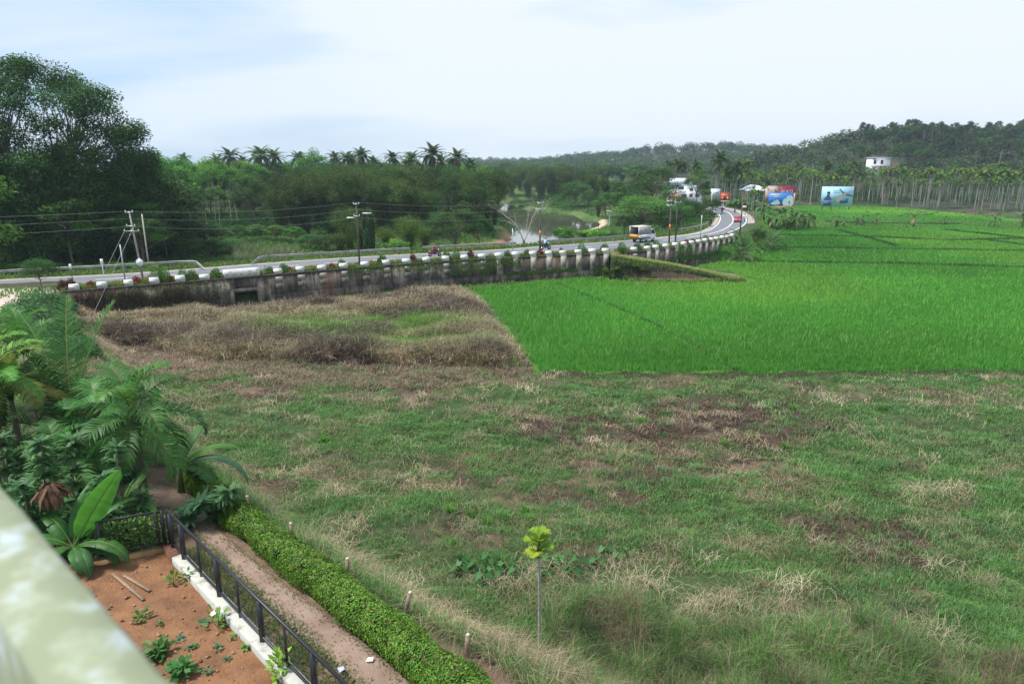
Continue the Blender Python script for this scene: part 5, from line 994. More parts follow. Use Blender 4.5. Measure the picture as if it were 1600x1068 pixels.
pI, tI, hI = pole('steel_post', 'thin galvanised post standing before the inner curve of the road', 1094, 377, 336, .06, .05, M_steel)
pJ, tJ, hJ = pole('utility_pole', 'tall pale lamp post inside the road bend', 1110, 338, 298, .12, .08, M_steel)
pK, tK, hK = pole('utility_pole', 'rusty brown pole in front of the red car', 1156, 366, 300, .13, .09, pmat('rusty_pole', (.20, .11, .07), .8, noise=.4, scale=3))
# solar lamp
b = at(951, 368, 2.7); r = thing('solar_street_lamp', 'slim street lamp with a flat solar panel on top, beyond the river side guardrail', 'street lamp', tuple(b)); m = MB(); tube(m, [[0, 0, -.4], [0, 0, 4.1]], [.06, .045], 8); m.obj('shaft', M_steel, r)
m = MB(); box(m, (0, 0, 4.2), (1.0, .7, .05), ry=.15); m.obj('solar_panel', pmat('panel_back', (.6, .63, .68), .3), r); m = MB(); box(m, (0, -.15, .5), (.28, .2, .35)); m.obj('battery_box', M_pl, r); m = MB(); box(m, (-.25, -.1, 3.85), (.5, .14, .08)); m.obj('lamp_head', M_pl, r)
def sign_plate(label, px, py, ytop, w_, h_, z=ZR, dark=True):
    b = at(px, py, z); zt = atY(px, ytop, b[1])[2]-z; r = thing('sign_plate', label, 'road sign', tuple(b), rz=.45); m = MB(); tube(m, [[0, 0, -.2], [0, 0, zt]], .04, 8); m.obj('post', M_dkpole if dark else M_pl, r); m = MB(); box(m, (0, -.06, zt-h_/2+.05), (w_, .03, h_)); m.obj('plate', M_pl, r); return r
sign_plate('narrow white sign plate on a black post by the near wall block', 115, 447, 413, .22, .55); sign_plate('white sign plate with a white post before the guardrail of the giant tree', 162, 429, 405, .28, .6, dark=False)
sign_plate('small white marker plate on a short dark post beside the long culvert block', 415, 428, 413, .05, .1)
# vine covered post
b = at(578, 400, 2.0); r = thing('vine_covered_post', 'stump of a pillar wrapped in dark green vines with a pale flat cap', 'post', tuple(b)); m = MB(); tube(m, [[0, 0, -.8], [0, 0, 6.0]], .3, 8); m.obj('shaft', M_conc, r); m = MB(); box(m, (-.1, 0, 6.05), (1.2, .7, .08)); m.obj('cap', M_pl, r)
m = MB(); u = rr.uniform(0, 6.283, 5200); zz = rr.uniform(-.5, 5.9, 5200); ra = .55+.35*vn(u*2, zz*1.2, 9); Pp = np.c_[np.cos(u)*ra, np.sin(u)*ra, zz]; leaves(m, Pp, rr.normal(size=(5200, 3))+[0, 0, -.8], np.c_[np.cos(u), np.sin(u), u*0+.3]+rr.normal(0, .4, (5200, 3)), .2, .14, palette([(.03, .09, .03), (.045, .11, .03)], rr.integers(2, size=5200), rr)); m.obj('vine', M_leaf, r)
# dead tree
b = at(819, 388, 2.2); r = thing('dead_tree', 'leafless pale dead tree with crooked branches against the river', 'tree', tuple(b), sc=.74); m = MB(); tw = (.42, .37, .32)
def twig(P, r0, r1, n_, dep, rr):
    P = chaikin(P, 2); tube(m, P, np.linspace(r0, r1, len(P)), 6, tw, cap=False)
    if dep == 0: return
    for k in range(n_):
        j = rr.integers(len(P)//2, len(P)); s_ = P[j]; d_ = (P[-1]-P[0]); L_ = np.linalg.norm(d_)*rr.uniform(.3, .55); d_ = d_/np.linalg.norm(d_)+rr.normal(0, .55, 3)*[1, .7, .8]; d_ /= np.linalg.norm(d_); twig([s_, s_+d_*L_*.5+rr.normal(0, .1, 3), s_+d_*L_], r1*.8, r1*.3, 4, dep-1, rr)
r4 = np.random.default_rng(14)
mt = MB(); tube(mt, chaikin([[0, 0, -.6], [.05, 0, .9], [-.15, 0, 1.7]], 1), [.34, .3, .27, .24], 9, (.16, .12, .10)); mt.obj('trunk', M_bark, r, True)
twig([[-.1, 0, 1.5], [-.8, .1, 3.2], [-1.9, .1, 5.2], [-4.4, .2, 7.0]], .2, .06, 8, 2, r4); twig([[-.1, 0, 1.4], [.7, 0, 3.0], [1.2, .1, 4.8], [1.9, 0, 7.2], [3.4, 0, 8.2]], .14, .05, 8, 2, r4); twig([[.5, 0, 2.6], [.5, .2, 4.8], [.9, .1, 7.4]], .09, .04, 6, 2, r4)
m.obj('branch', M_bark, r)
# wires
def wire(a, b, sag, label, rad=.0075):
    a, b = np.array(a, float), np.array(b, float); t = np.linspace(0, 1, 24)[:, None]; P = a*(1-t)+b*t; P[:, 2] -= (4*sag*t*(1-t))[:, 0]; m = MB(); tube(m, P, rad, 4); return tag(m.obj('power_line', M_wire), label, 'power line')
far_l = at(-420, 500, 3)
for nm, off, sg in (('upper', 0, .5), ('middle', -.9, .6), ('lower', -1.9, .7)):
    wire((-95, 62, 9.6+off), tA+Vector((0, 0, off*.8)), sg, nm+' power line coming in from beyond the photo to the leaning mirror pole')
    wire(tA+Vector((0, 0, off*.8)), tD+Vector((0, 0, off*.9)), sg, nm+' power line from the leaning mirror pole to the lamp pole')
    wire(tD+Vector((0, 0, off*.9)), tE+Vector((0, 0, off*.8)), sg, nm+' power line from the lamp pole to the banded pole by the river')
    wire(tE+Vector((0, 0, off*.8)), tG+Vector((0, 0, off*.7)), sg, nm+' power line from the river pole to the pair of banded poles')
wire(tG, tK, .5, 'power line from the pair of banded poles to the rusty pole'); wire(tK, (62, 215, 10), .4, 'power line running on past the rusty pole round the bend')
s0 = Vector(tA)+Vector((-.7, -.1, -2.0)); s1 = Vector(tA)+Vector((.3, -.1, -1.6))
wire(s0, at(128, 497, .4), 0, 'stay wire slanting down from the mirror pole, farther from the culvert', .022); wire(s1, at(140, 503, .4), 0, 'stay wire slanting down from the mirror pole, nearer the culvert', .022)
# ------------------------------------------------------------------ vehicles and riders
def cmat(name, col, rough=.4, metal=0): return pmat(name, col, rough, metal, noise=.08, scale=4)
M_tyre = cmat('tyre', (.02, .02, .02), .85); M_blk = cmat('black_plastic', (.025, .025, .028), .5); M_glass = cmat('car_glass', (.03, .04, .05), .08); M_chrome = cmat('chrome', (.6, .6, .6), .25, .9)
M_skin = cmat('skin', (.25, .13, .08), .6)
def heading(px, py, z=ZR):
    P = resample(MID, 1200); b = at(px, py, z); k = np.argmin(np.linalg.norm(P[:, :2]-b[None, :2], axis=1)); k = min(max(k, 2), 1196); d = P[k+2]-P[k-2]; return b, math.atan2(d[1], d[0])
def wheel(parent, c, r, w_, axis_y=True, name='wheel'):
    m = MB(); tube(m, [[c[0], c[1]-w_/2, c[2]], [c[0], c[1]-w_*.3, c[2]], [c[0], c[1]+w_*.3, c[2]], [c[0], c[1]+w_/2, c[2]]], [r*.93, r, r, r*.93], 18); wh = m.obj(name, M_tyre, parent, True)
    m = MB(); tube(m, [[c[0], c[1]-w_/2-.012, c[2]], [c[0], c[1]+w_/2+.012, c[2]]], r*.55, 12); m.obj('rim', M_chrome, wh); return wh
def figure(name, label, J, R_, E, colors, head=None, loc=(0, 0, 0), rz=0, shirt_z=(.9, 1.40), helmet=None):
    """one continuous body grown over a joint skeleton"""
    me = bpy.data.meshes.new('person_body'); me.from_pydata(J, E, []); o = bpy.data.objects.new(name, me); COL.objects.link(o)
    sk = o.modifiers.new('skin', 'SKIN'); sk.use_smooth_shade = True
    for i, r in enumerate(R_): me.skin_vertices[0].data[i].radius = (r, r)
    me.skin_vertices[0].data[0].use_root = True; ss = o.modifiers.new('sub', 'SUBSURF'); ss.levels = ss.render_levels = 1
    dg = bpy.context.evaluated_depsgraph_get(); m2 = bpy.data.meshes.new_from_object(o.evaluated_get(dg)); o.modifiers.clear(); o.data = m2
    for c in colors: m2.materials.append(c)
    hz = J[head][2]
    for p in m2.polygons:
        z = p.center.z; p.use_smooth = True
        p.material_index = 0 if z > hz-.14 else (1 if z > shirt_z[0] else 2)
    o.location = loc; o.rotation_euler = (0, 0, rz); tag(o, label, 'person')
    hm = MB(); h = J[head]; an = runit(np.random.default_rng(1), 1)
    nlat, nlon = 7, 12; V = []; 
    for a in range(nlat+1):
        th = a/nlat*math.pi*.60
        for b in range(nlon): V.append((h[0]-.01+.125*math.sin(th)*math.cos(b/nlon*6.283), h[1]+.115*math.sin(th)*math.sin(b/nlon*6.283), h[2]+.01+.125*math.cos(th)))
    Q = [[a*nlon+b, a*nlon+(b+1) % nlon, (a+1)*nlon+(b+1) % nlon, (a+1)*nlon+b] for a in range(nlat) for b in range(nlon)]; hm.add(V, Q); hm.obj('helmet' if helmet else 'hair', helmet or M_blk, o, True)
    return o
SIT = [(0, 0, .82), (.06, 0, 1.08), (.08, 0, 1.32), (.10, 0, 1.42), (.13, 0, 1.56), (.09, .18, 1.33), (.26, .25, 1.12), (.50, .24, 1.02), (.09, -.18, 1.33), (.26, -.25, 1.12), (.50, -.24, 1.02), (.04, .11, .82), (.42, .16, .80), (.30, .16, .42), (.42, .16, .36), (.04, -.11, .82), (.42, -.16, .80), (.30, -.16, .42), (.42, -.16, .36), (.15, 0, 1.66)]
SITR = [.15, .14, .16, .06, .095, .07, .05, .035, .07, .05, .035, .11, .075, .05, .04, .11, .075, .05, .04, .07]
SITE = [(0, 1), (1, 2), (2, 3), (3, 4), (4, 19), (2, 5), (5, 6), (6, 7), (2, 8), (8, 9), (9, 10), (0, 11), (11, 12), (12, 13), (13, 14), (0, 15), (15, 16), (16, 17), (17, 18)]
def bike(label, loc, rz, body, scooter=False):
    r = thing('scooter' if scooter else 'motorcycle', label, 'scooter' if scooter else 'motorcycle', loc, rz); R0 = .26 if scooter else .30
    wheel(r, (-.58, 0, R0), R0, .11); wheel(r, (.66, 0, R0), R0, .09); m = MB()
    if scooter:
        box(m, (-.42, 0, .56), (.75, .34, .34), taper=.75); box(m, (.02, 0, .30), (.55, .34, .08)); box(m, (.42, 0, .62), (.10, .42, .62), ry=-.3); box(m, (.66, 0, .58), (.34, .15, .07))
    else:
        box(m, (.12, 0, .78), (.50, .26, .24), taper=.7); box(m, (-.45, 0, .72), (.46, .2, .16), taper=.7); tube(m, [[-.5, 0, .6], [0, 0, .5], [.4, 0, .8]], .04, 6); box(m, (.66, 0, .62), (.3, .12, .04))
    m.obj('body', body, r); m = MB(); box(m, (-.24, 0, .80), (.68, .24, .09), taper=.85); m.obj('seat', M_blk, r)
    m = MB(); box(m, (.0, 0, .42), (.36, .26, .3), taper=.8); m.obj('engine', M_blk if not scooter else body, r)
    m = MB(); 
    for s_ in (-1, 1): tube(m, [[.66, s_*.07, R0], [.47, s_*.07, .92]], .022, 6)
    m.obj('fork', M_chrome, r); m = MB(); tube(m, [[.36, -.33, 1.0], [.46, -.12, 1.03], [.46, .12, 1.03], [.36, .33, 1.0]], .016, 6); m.obj('handlebar', M_blk, r)
    m = MB(); tube(m, [[.50, 0, .9], [.58, 0, .9], [.6, 0, .9]], [.05, .09, .085], 10); m.obj('headlight', M_pl, r); m = MB(); tube(m, [[-.75, -.14, .33], [-.1, -.14, .3]], .035, 8); m.obj('exhaust', M_chrome, r); return r
maroon = cmat('maroon_paint', (.16, .02, .06), .3)
def ride(px, py, flip, blabel, plabel, body, shirt, pants, scooter=False, helmet=None, side=0):
    b, a = heading(px, py); a += math.pi if flip else 0; bike(blabel, tuple(b), a, body, scooter)
    figure('person', plabel, SIT, SITR, SITE, [M_skin, shirt, pants], 4, tuple(b+[-.12*math.cos(a), -.12*math.sin(a), .0]), a, (.93, 1.4), helmet)
ride(679, 400.5, False, 'maroon scooter passing the dark roadside tree', 'person in a red shirt riding the maroon scooter', maroon, cmat('red_shirt', (.35, .03, .05), .8), cmat('navy_cloth', (.03, .035, .06), .8), True, cmat('red_helmet', (.35, .12, .11), .4))
ride(852, 390, False, 'black motorcycle passing between the river and the banded pole', 'person in a light blue shirt riding the black motorcycle', M_blk, cmat('pale_blue_shirt', (.45, .68, .78), .8), cmat('indigo_trousers', (.02, .02, .06), .8))
ride(1128, 333, False, 'dark motorcycle behind the white car on the far bend', 'person in dark clothes riding away just behind the white car', M_blk, cmat('dark_red_cloth', (.09, .02, .02), .8), cmat('dark_trousers', (.02, .02, .03), .8))
ride(1148, 332.5, True, 'dark motorcycle on the outer lane of the far bend', 'person in grey clothes riding towards us on the outer lane', M_blk, cmat('grey_cloth', (.10, .10, .12), .8), bpy.data.materials['dark_trousers'])
ride(1163, 346, True, 'pale motorcycle next to the red car', 'person in a white shirt riding beside the red car', cmat('white_body', (.6, .6, .62), .3), cmat('white_shirt', (.75, .76, .78), .8), cmat('light_trousers', (.45, .46, .5), .8))
ride(1110, 353, False, 'dark motorcycle stopped on the inner shoulder of the bend', 'person in black sitting on the motorcycle on the inner shoulder', M_blk, cmat('black_cloth', (.015, .015, .018), .8), cmat('brown_cloth', (.16, .08, .06), .8))
def car(label, px, py, flip, paint, name='car'):
    b, a = heading(px, py); a += math.pi if flip else 0; r = thing(name, label, 'car', tuple(b), a); m = MB()
    r.scale = (.86, .86, .86); prof = [(-1.95, .35), (-1.95, .75), (-1.7, .92), (-1.2, .95), (-.75, 1.38), (.35, 1.42), (.95, .98), (1.75, .84), (1.95, .62), (1.95, .35)]; n = len(prof)
    for s_ in (-1, 1): pass
    V = np.array([(x, s_*(.82 if z < 1 else .66), z) for s_ in (-1, 1) for x, z in prof]); i = np.arange(n); Q = np.stack([i, (i+1) % n, (i+1) % n+n, i+n], 1)
    m.add(V, Q, np.array([[0, j+1, j] for j in range(1, n-1)]+[[n, n+j, n+j+1] for j in range(1, n-1)])); m.obj('body', paint, r)
    for nm, V in (('windscreen', [(.37, -.62, 1.37), (.37, .62, 1.37), (.93, .72, .99), (.93, -.72, .99)]), ('rear_window', [(-.77, -.62, 1.35), (-.77, .62, 1.35), (-1.16, .72, 1.0), (-1.16, -.72, 1.0)])):
        m = MB(); V = np.array(V)+[.012 if nm == 'windscreen' else -.012, 0, .012]; m.add(V, [[0, 1, 2, 3]]); m.obj(nm, M_glass, r)
    for s_ in (-1, 1):
        m = MB(); m.add(np.array([(-1.0, s_*.805, 1.0), (.75, s_*.805, 1.0), (.3, s_*.685, 1.34), (-.7, s_*.685, 1.34)]), [[0, 1, 2, 3]]); m.obj('side_window', M_glass, r)
        m = MB(); box(m, (1.93, s_*.62, .68), (.08, .3, .14)); m.obj('headlight', M_pl, r); m = MB(); box(m, (-1.94, s_*.62, .78), (.06, .24, .16)); m.obj('tail_light', maroon, r)
        for x in (-1.2, 1.25): wheel(r, (x, s_*.74, .30), .30, .18)
    return r
car('red car coming round the far bend', 1152, 346.5, True, cmat('red_paint', (.42, .04, .06), .25)); car('white car vanishing behind the trees at the end of the road', 1126, 326.5, False, cmat('white_paint', (.75, .76, .8), .25))
# small truck, seen from behind and the side
def truck():
    b, a = heading(1006, 377.5); r = thing('small_truck', 'small white truck with a box body, its open back showing a yellow tailgate', 'truck', tuple(b), a)
    wt = cmat('truck_white', (.78, .79, .80), .35); gy = pmat('grey_tarpaulin', (.36, .36, .38), .8, noise=.35, scale=3, stretch=(1, 1, .3)); ye = pmat('yellow_paint', (.70, .30, .04), .6, noise=.2, scale=4); W = .95
    m = MB(); box(m, (-.1, 0, .52), (4.2, .7, .16)); m.obj('chassis', M_blk, r)
    m = MB(); box(m, (-.85, 0, .68), (2.7, 1.9, .10)); m.obj('cargo_floor', M_blk, r)
    for s_ in (-1, 1):
        m = MB(); box(m, (-.85, s_*W, .98), (2.7, .06, .5)); m.obj('side_board', wt, r); m = MB(); box(m, (-.85, s_*W, 1.83), (2.7, .04, 1.2)); m.obj('side_cover', gy, r)
    m = MB(); box(m, (.47, 0, 1.55), (.05, 1.84, 1.7)); m.obj('front_board', gy, r); m = MB(); box(m, (-.85, 0, 2.46), (2.78, 1.98, .06)); m.obj('box_roof', pmat('box_top', (.62, .60, .52), .7, noise=.2, scale=2), r)
    m = MB(); box(m, (-2.225, 0, .98), (.05, 1.84, .52)); m.obj('tailgate', ye, r)
    for s_ in (-1, 1): m = MB(); box(m, (-2.23, s_*.94, 1.84), (.07, .08, 1.2)); m.obj('rear_post', wt, r)
    m = MB(); V = np.array([(x, s_*.80, z) for s_ in (-1, 1) for x, z in [(.62, .42), (.62, 2.0), (1.25, 2.0), (1.75, 1.25), (1.85, .42)]]); i = np.arange(5); m.add(V, np.stack([i, (i+1) % 5, (i+1) % 5+5, i+5], 1), [[0, 1, 2], [0, 2, 3], [0, 3, 4], [5, 7, 6], [5, 8, 7], [5, 9, 8]]); cab = m.obj('cab', wt, r)
    for s_ in (-1, 1): m = MB(); m.add(np.array([(.75, s_*.812, 1.3), (1.6, s_*.812, 1.3), (1.22, s_*.812, 1.85), (.75, s_*.812, 1.85)]), [[0, 1, 2, 3]]); m.obj('side_window', M_glass, cab)
    m = MB(); m.add(np.array([(1.28, -.7, 1.96), (1.28, .7, 1.96), (1.74, .72, 1.29), (1.74, -.72, 1.29)])+[.014, 0, .008], [[0, 1, 2, 3]]); m.obj('windscreen', M_glass, cab)
    for x in (-1.35, 1.25):
        for s_ in (-1, 1): wheel(r, (x, s_*.72, .33), .33, .22)
    m = MB(); box(m, (-.1, -.78, .5), (1.3, .08, .22)); m.obj('side_guard', M_pl, r); m = MB(); box(m, (-2.2, .7, .62), (.05, .2, .12)); m.obj('tail_light', maroon, r); m = MB(); box(m, (-2.2, -.7, .62), (.05, .2, .12)); m.obj('tail_light', maroon, r)
truck()
# ------------------------------------------------------------------ billboards and buildings
def text(s, size, mat, parent, loc, name='lettering', rx=math.pi/2, ex=.02):
    cu = bpy.data.curves.new('t', 'FONT'); cu.body = s; cu.size = size; cu.extrude = ex; o = bpy.data.objects.new('t', cu); COL.objects.link(o); dg = bpy.context.evaluated_depsgraph_get(); me = bpy.data.meshes.new_from_object(o.evaluated_get(dg)); COL.objects.unlink(o); bpy.data.objects.remove(o)
    p = bpy.data.objects.new(name, me); COL.objects.link(p); me.materials.append(mat); p.parent = parent; p.location = loc; p.rotation_euler = (rx, 0, 0); return p
def board(label, px0, px1, y0, y1, Y, mats, skew=0, z=None, name='billboard', legs=True):
    a = atY(px0, y1, Y); b = atY(px1, y1, Y); t_ = atY((px0+px1)/2, y0, Y); W = b[0]-a[0]; Hh = t_[2]-a[2]; r = thing(name, label, 'billboard', ((a[0]+b[0])/2, Y, a[2]), skew); m = MB(); box(m, (0, 0, Hh/2), (W, .12, Hh)); m.obj('panel', mats, r)
    g = h1((a[0]+b[0])/2, Y)
    if legs:
        for f in (-.42, -.14, .14, .42): m = MB(); zb = g-a[2]-.3; box(m, (W*f, .25, (Hh*.9+zb)/2), (.14, .14, Hh*.9-zb)); m.obj('leg', M_dkpole, r)
    return r, W, Hh
M_w = cmat('board_white', (.78, .80, .82), .6); M_crim = pmat('crimson_print', (.26, .02, .06), .6, noise=.15, scale=1); M_fade = pmat('faded_print', (.50, .42, .38), .7, noise=.25, scale=.8, col2=(.42, .26, .24))
r, W, Hh = board('large crimson billboard with a torn faded beige half, standing behind the blue one', 1194, 1241, 290.5, 319, 206, M_crim)
m = MB(); box(m, (-W*.295, -.075, Hh*.5), (W*.41, .03, Hh*.998)); m.obj('faded_sheet', M_fade, r)
t1 = text('SA', 1.65, pmat('faded_lettering', (.66, .58, .56), .7), r, (-W*.45, -.13, Hh*.62)); text('N', 1.65, pmat('torn_lettering', (.30, .22, .2), .7, noise=.5, scale=2), r, (-W*.20, -.13, Hh*.60)); text('URASI', 1.65, M_w, r, (-W*.085, -.13, Hh*.58)); text('Today', .8, cmat('pink_lettering', (.55, .2, .25), .7), r, (W*.36, -.13, Hh*.56))
m = MB(); box(m, (.2, -.1, Hh*.86), (.7, .03, .3)); m.obj('logo', cmat('gold_print', (.6, .35, .15), .6), r)
r, W, Hh = board('blue billboard with white cloud shapes and a cross logo in front of the crimson one', 1200, 1240.5, 301.5, 322, 203, cmat('board_blue', (.03, .19, .62), .6))
def disc(m, c, rx, rz, y, n=16):
    an = np.arange(n)*6.283/n; V = np.vstack([[c[0], y, c[1]], np.c_[c[0]+rx*np.cos(an), np.full(n, y), c[1]+rz*np.sin(an)]]); m.add(V, None, [[0, 1+k, 1+(k+1) % n] for k in range(n)])
m = MB(); box(m, (0, -.07, 0), (.16, .02, 1.0)); box(m, (0, -.072, 0), (.7, .02, .3)); lg = m.obj('logo', M_w, r); lg.location = (-W*.39, 0, Hh*.82)
m = MB(); box(m, (-W*.2, -.07, Hh*.86), (W*.3, .02, Hh*.11)); m.obj('print_line', M_w, r); m = MB(); box(m, (-W*.18, -.07, Hh*.7), (W*.26, .02, Hh*.12)); m.obj('print_line', cmat('pale_pink_print', (.45, .45, .7), .6), r)
m = MB()
for i_, (cx, cz, rx, rz) in enumerate([(-.33, .2, .08, .1), (-.25, .28, .08, .14), (-.17, .34, .07, .15), (-.12, .24, .07, .12), (-.24, .18, .16, .08)]): disc(m, (W*cx, Hh*cz), W*rx, Hh*rz, -.075-.003*i_)
m.obj('cloud_print', cmat('pale_cloud', (.62, .78, .85), .6), r); m = MB()
for i_, (cx, cz, rx, rz) in enumerate([(.12, .3, .08, .28), (.3, .55, .14, .28), (.25, .2, .18, .18), (.38, .3, .08, .3)]): disc(m, (W*cx, Hh*cz), W*rx, Hh*rz, -.09-.003*i_)
m.obj('cloud_print', cmat('white_cloud', (.72, .85, .9), .6), r); m = MB(); box(m, (W*.3, -.115, Hh*.3), (W*.05, .02, Hh*.22)); m.obj('printed_bottle', cmat('grey_print', (.12, .2, .25), .6), r)
m = MB(); box(m, (W*.48, -.08, Hh*.5), (W*.05, .02, Hh*.97)); m.obj('orange_edge', cmat('orange_print', (.7, .35, .18), .6), r); m = MB(); box(m, (0, -.02, -.22), (W, .1, .4)); m.obj('lower_strip', bpy.data.materials['orange_print'], r)
r, W, Hh = board('light blue billboard showing a bearded man in a blue shirt and an outstretched hand', 1281.5, 1331, 291.5, 322, 232, pmat('board_sky', (.36, .62, .80), .6, noise=.12, scale=.4))
m = MB(); disc(m, (-W*.29, Hh*.27), W*.125, Hh*.26, -.08); box(m, (-W*.29, -.082, Hh*.15), (W*.25, .02, Hh*.28)); m.obj('printed_shirt', cmat('shirt_print', (.045, .13, .33), .6), r)
m = MB(); disc(m, (-W*.28, Hh*.60), W*.05, Hh*.11, -.1); m.obj('printed_face', cmat('face_print', (.45, .26, .2), .6), r); m = MB(); disc(m, (-W*.28, Hh*.69), W*.055, Hh*.06, -.105); disc(m, (-W*.283, Hh*.535), W*.04, Hh*.05, -.108); m.obj('printed_hair', cmat('hair_print', (.03, .03, .05), .6), r)
m = MB()
for a_ in (-.14, 0, .1): box(m, (-W*.27+a_*W, -.112, Hh*.24), (W*.05, .02, Hh*.05), 0)
m.obj('printed_hand', bpy.data.materials['face_print'], r)
m = MB(); disc(m, (W*.055, Hh*.36), W*.085, Hh*.15, -.09); disc(m, (W*.13, Hh*.50), W*.035, Hh*.08, -.093); disc(m, (W*.20, Hh*.66), W*.055, Hh*.09, -.096)
q = np.array([[W*.24, -.099, Hh*.62], [W*.27, -.099, Hh*.70], [W*.49, -.099, Hh*.83], [W*.49, -.099, Hh*.79]]); m.add(q, [[0, 1, 2, 3]]); m.obj('printed_arm', cmat('skin_print', (.62, .42, .30), .6), r)
m = MB(); box(m, (W*.225, -.085, Hh*.28), (W*.26, .02, Hh*.26)); q = np.array([[W*.04, -.1, Hh*.88], [W*.17, -.1, Hh*.62], [W*.2, -.1, Hh*.7], [W*.05, -.1, Hh*.92]]); m.add(q, [[0, 1, 2, 3]]); q = np.array([[W*.24, -.086, Hh*.55], [W*.49, -.086, Hh*.47], [W*.49, -.086, Hh*.55], [W*.3, -.086, Hh*.63]]); m.add(q, [[0, 1, 2, 3]]); m.obj('printed_board', cmat('navy_print', (.05, .14, .22), .6), r)
m = MB(); 
for k in range(7): box(m, (-W*.12+k*W*.033, -.08, Hh*.70), (W*.02, .02, Hh*.06))
m.obj('lettering', cmat('slate_print', (.2, .35, .42), .6), r); m = MB()
for k in range(7): box(m, (-W*.12+k*W*.033, -.08, Hh*.79), (W*.02, .02, Hh*.05))
m.obj('lettering', cmat('grey_blue_print', (.2, .35, .42), .6), r)
r, W, Hh = board('square red sign with yellow print beside the far end of the road', 1125.5, 1139.5, 301.5, 315, 205, cmat('sign_red', (.52, .04, .03), .6), name='signboard', legs=False)
m = MB(); box(m, (0, .1, -1.0), (.18, .18, 4)); m.obj('leg', M_dkpole, r); m = MB(); box(m, (-.1, -.08, Hh*.74), (W*.6, .02, Hh*.12)); box(m, (-W*.3, -.08, Hh*.4), (W*.12, .02, Hh*.35)); box(m, (W*.27, -.08, Hh*.4), (W*.18, .02, Hh*.35)); m.obj('yellow_print', cmat('yellow_print', (.75, .42, .08), .6), r)
m = MB(); disc(m, (0, Hh*.42), W*.14, Hh*.2, -.08); m.obj('printed_figure', cmat('dark_print', (.08, .06, .05), .6), r); m = MB(); box(m, (0, -.08, Hh*.06), (W*.95, .02, Hh*.08)); m.obj('print_line', M_w, r)
r, W, Hh = board('pale blue white hoarding partly behind the trees left of the red sign', 1110, 1124.5, 295, 308, 208, cmat('pale_hoarding', (.62, .74, .80), .6), name='signboard'); m = MB(); box(m, (W*.2, -.08, Hh*.6), (W*.3, .02, Hh*.3)); m.obj('print_line', cmat('soft_blue_print', (.4, .55, .7), .6), r)
r, W, Hh = board('small low white sign standing in the grass beside the outer bend', 1160, 1166.5, 321.5, 325, 196, M_w, name='signboard', legs=False); m = MB(); box(m, (-W*.3, .05, -.5), (.08, .08, 1.2)); m.obj('leg', M_dkpole, r); m = MB(); box(m, (W*.3, .05, -.5), (.08, .08, 1.2)); m.obj('leg', M_dkpole, r)
# white roadside building, half hidden by trees
def building():
    Y = 205; a = atY(1051, 323, Y); sc_ = Y/1067*1.02; r = thing('roadside_building', 'white multi storey roadside building half hidden behind the trees at the bend', 'building', (a[0], Y, 2.5)); zt = lambda py: atY(1070, py, Y)[2]-2.5
    X = lambda px: atY(px, 300, Y)[0]-a[0]; wm = pmat('building_white', (.62, .66, .72), .7, noise=.15, scale=.6); m = MB(); box(m, ((X(1051)+X(1100))/2, 4, (zt(291)-3)/2), (X(1100)-X(1051), 8, zt(291)+3)); m.obj('wall', wm, r)
    m = MB(); box(m, ((X(1053)+X(1082))/2, 3.6, (zt(279)+zt(291))/2+.02), (X(1082)-X(1053), 6, zt(279)-zt(291))); m.obj('upper_storey', pmat('building_sheet', (.60, .66, .78), .5, noise=.1, scale=1), r)
    for px, py, w_, h_ in [(1063.5, 293.5, 1.7, .9), (1055, 293.5, 1.0, .5), (1080, 296, 1.0, .8), (1093, 293, 1.0, .8), (1069, 306, 1.6, 1.0), (1080, 305, 1.0, 1.0), (1090, 305, 1.2, 1.0)]:
        m = MB(); box(m, (X(px), -.02, zt(py)), (w_, .06, h_)); m.obj('window', cmat('dark_window', (.08, .05, .06), .3) if 'dark_window' not in bpy.data.materials else bpy.data.materials['dark_window'], r)
    m = MB(); box(m, (X(1062), -.5, zt(299.5)), (X(1069)-X(1052), 1.0, .35)); m.obj('balcony', wm, r)
    r2 = thing('red_roofed_kiosk', 'low roadside kiosk with a faded red roof in front of the white building', 'kiosk', (atY(1054, 310, 196)[0], 196, 2.5)); m = MB(); box(m, (0, 0, 1.2), (3.4, 3, 3.2)); m.obj('wall', wm, r2); m = MB(); z_ = atY(1054, 306, 196)[2]-2.5; box(m, (0, -.2, z_), (4.2, 4, 1.0), taper=.6); m.obj('roof', pmat('faded_red_roof', (.50, .16, .16), .7, noise=.3, scale=2), r2)
building()
# metal roofed shed beyond the red sign
Y = 236; c = atY(1178, 300, Y); g = h1(c[0], Y); r = thing('shed', 'open shed with a pale low pitched metal roof at the edge of the areca grove', 'shed', (c[0], Y, g)); zr = atY(1178, 289, Y)[2]-g; ze = atY(1178, 297, Y)[2]-g; xw = atY(1196, 297, Y)[0]-c[0]; m = MB()
V = np.array([(-xw, -4, ze), (0, -4, zr), (xw, -4, ze), (-xw, 4, ze), (0, 4, zr), (xw, 4, ze)]); m.add(V, [[0, 1, 4, 3], [1, 2, 5, 4]], [[0, 2, 1]]); V2 = V-[0, 0, .12]; m.add(V2, [[3, 4, 1, 0], [4, 5, 2, 1]]); m.obj('roof', pmat('metal_roof', (.60, .66, .74), .5, noise=.15, scale=1), r)
for x in (-xw*.8, 0, xw*.8):
    for y in (-3.6, 3.6): m = MB(); tube(m, [[x, y, -.3], [x, y, ze]], .1, 8); m.obj('post', M_conc, r)
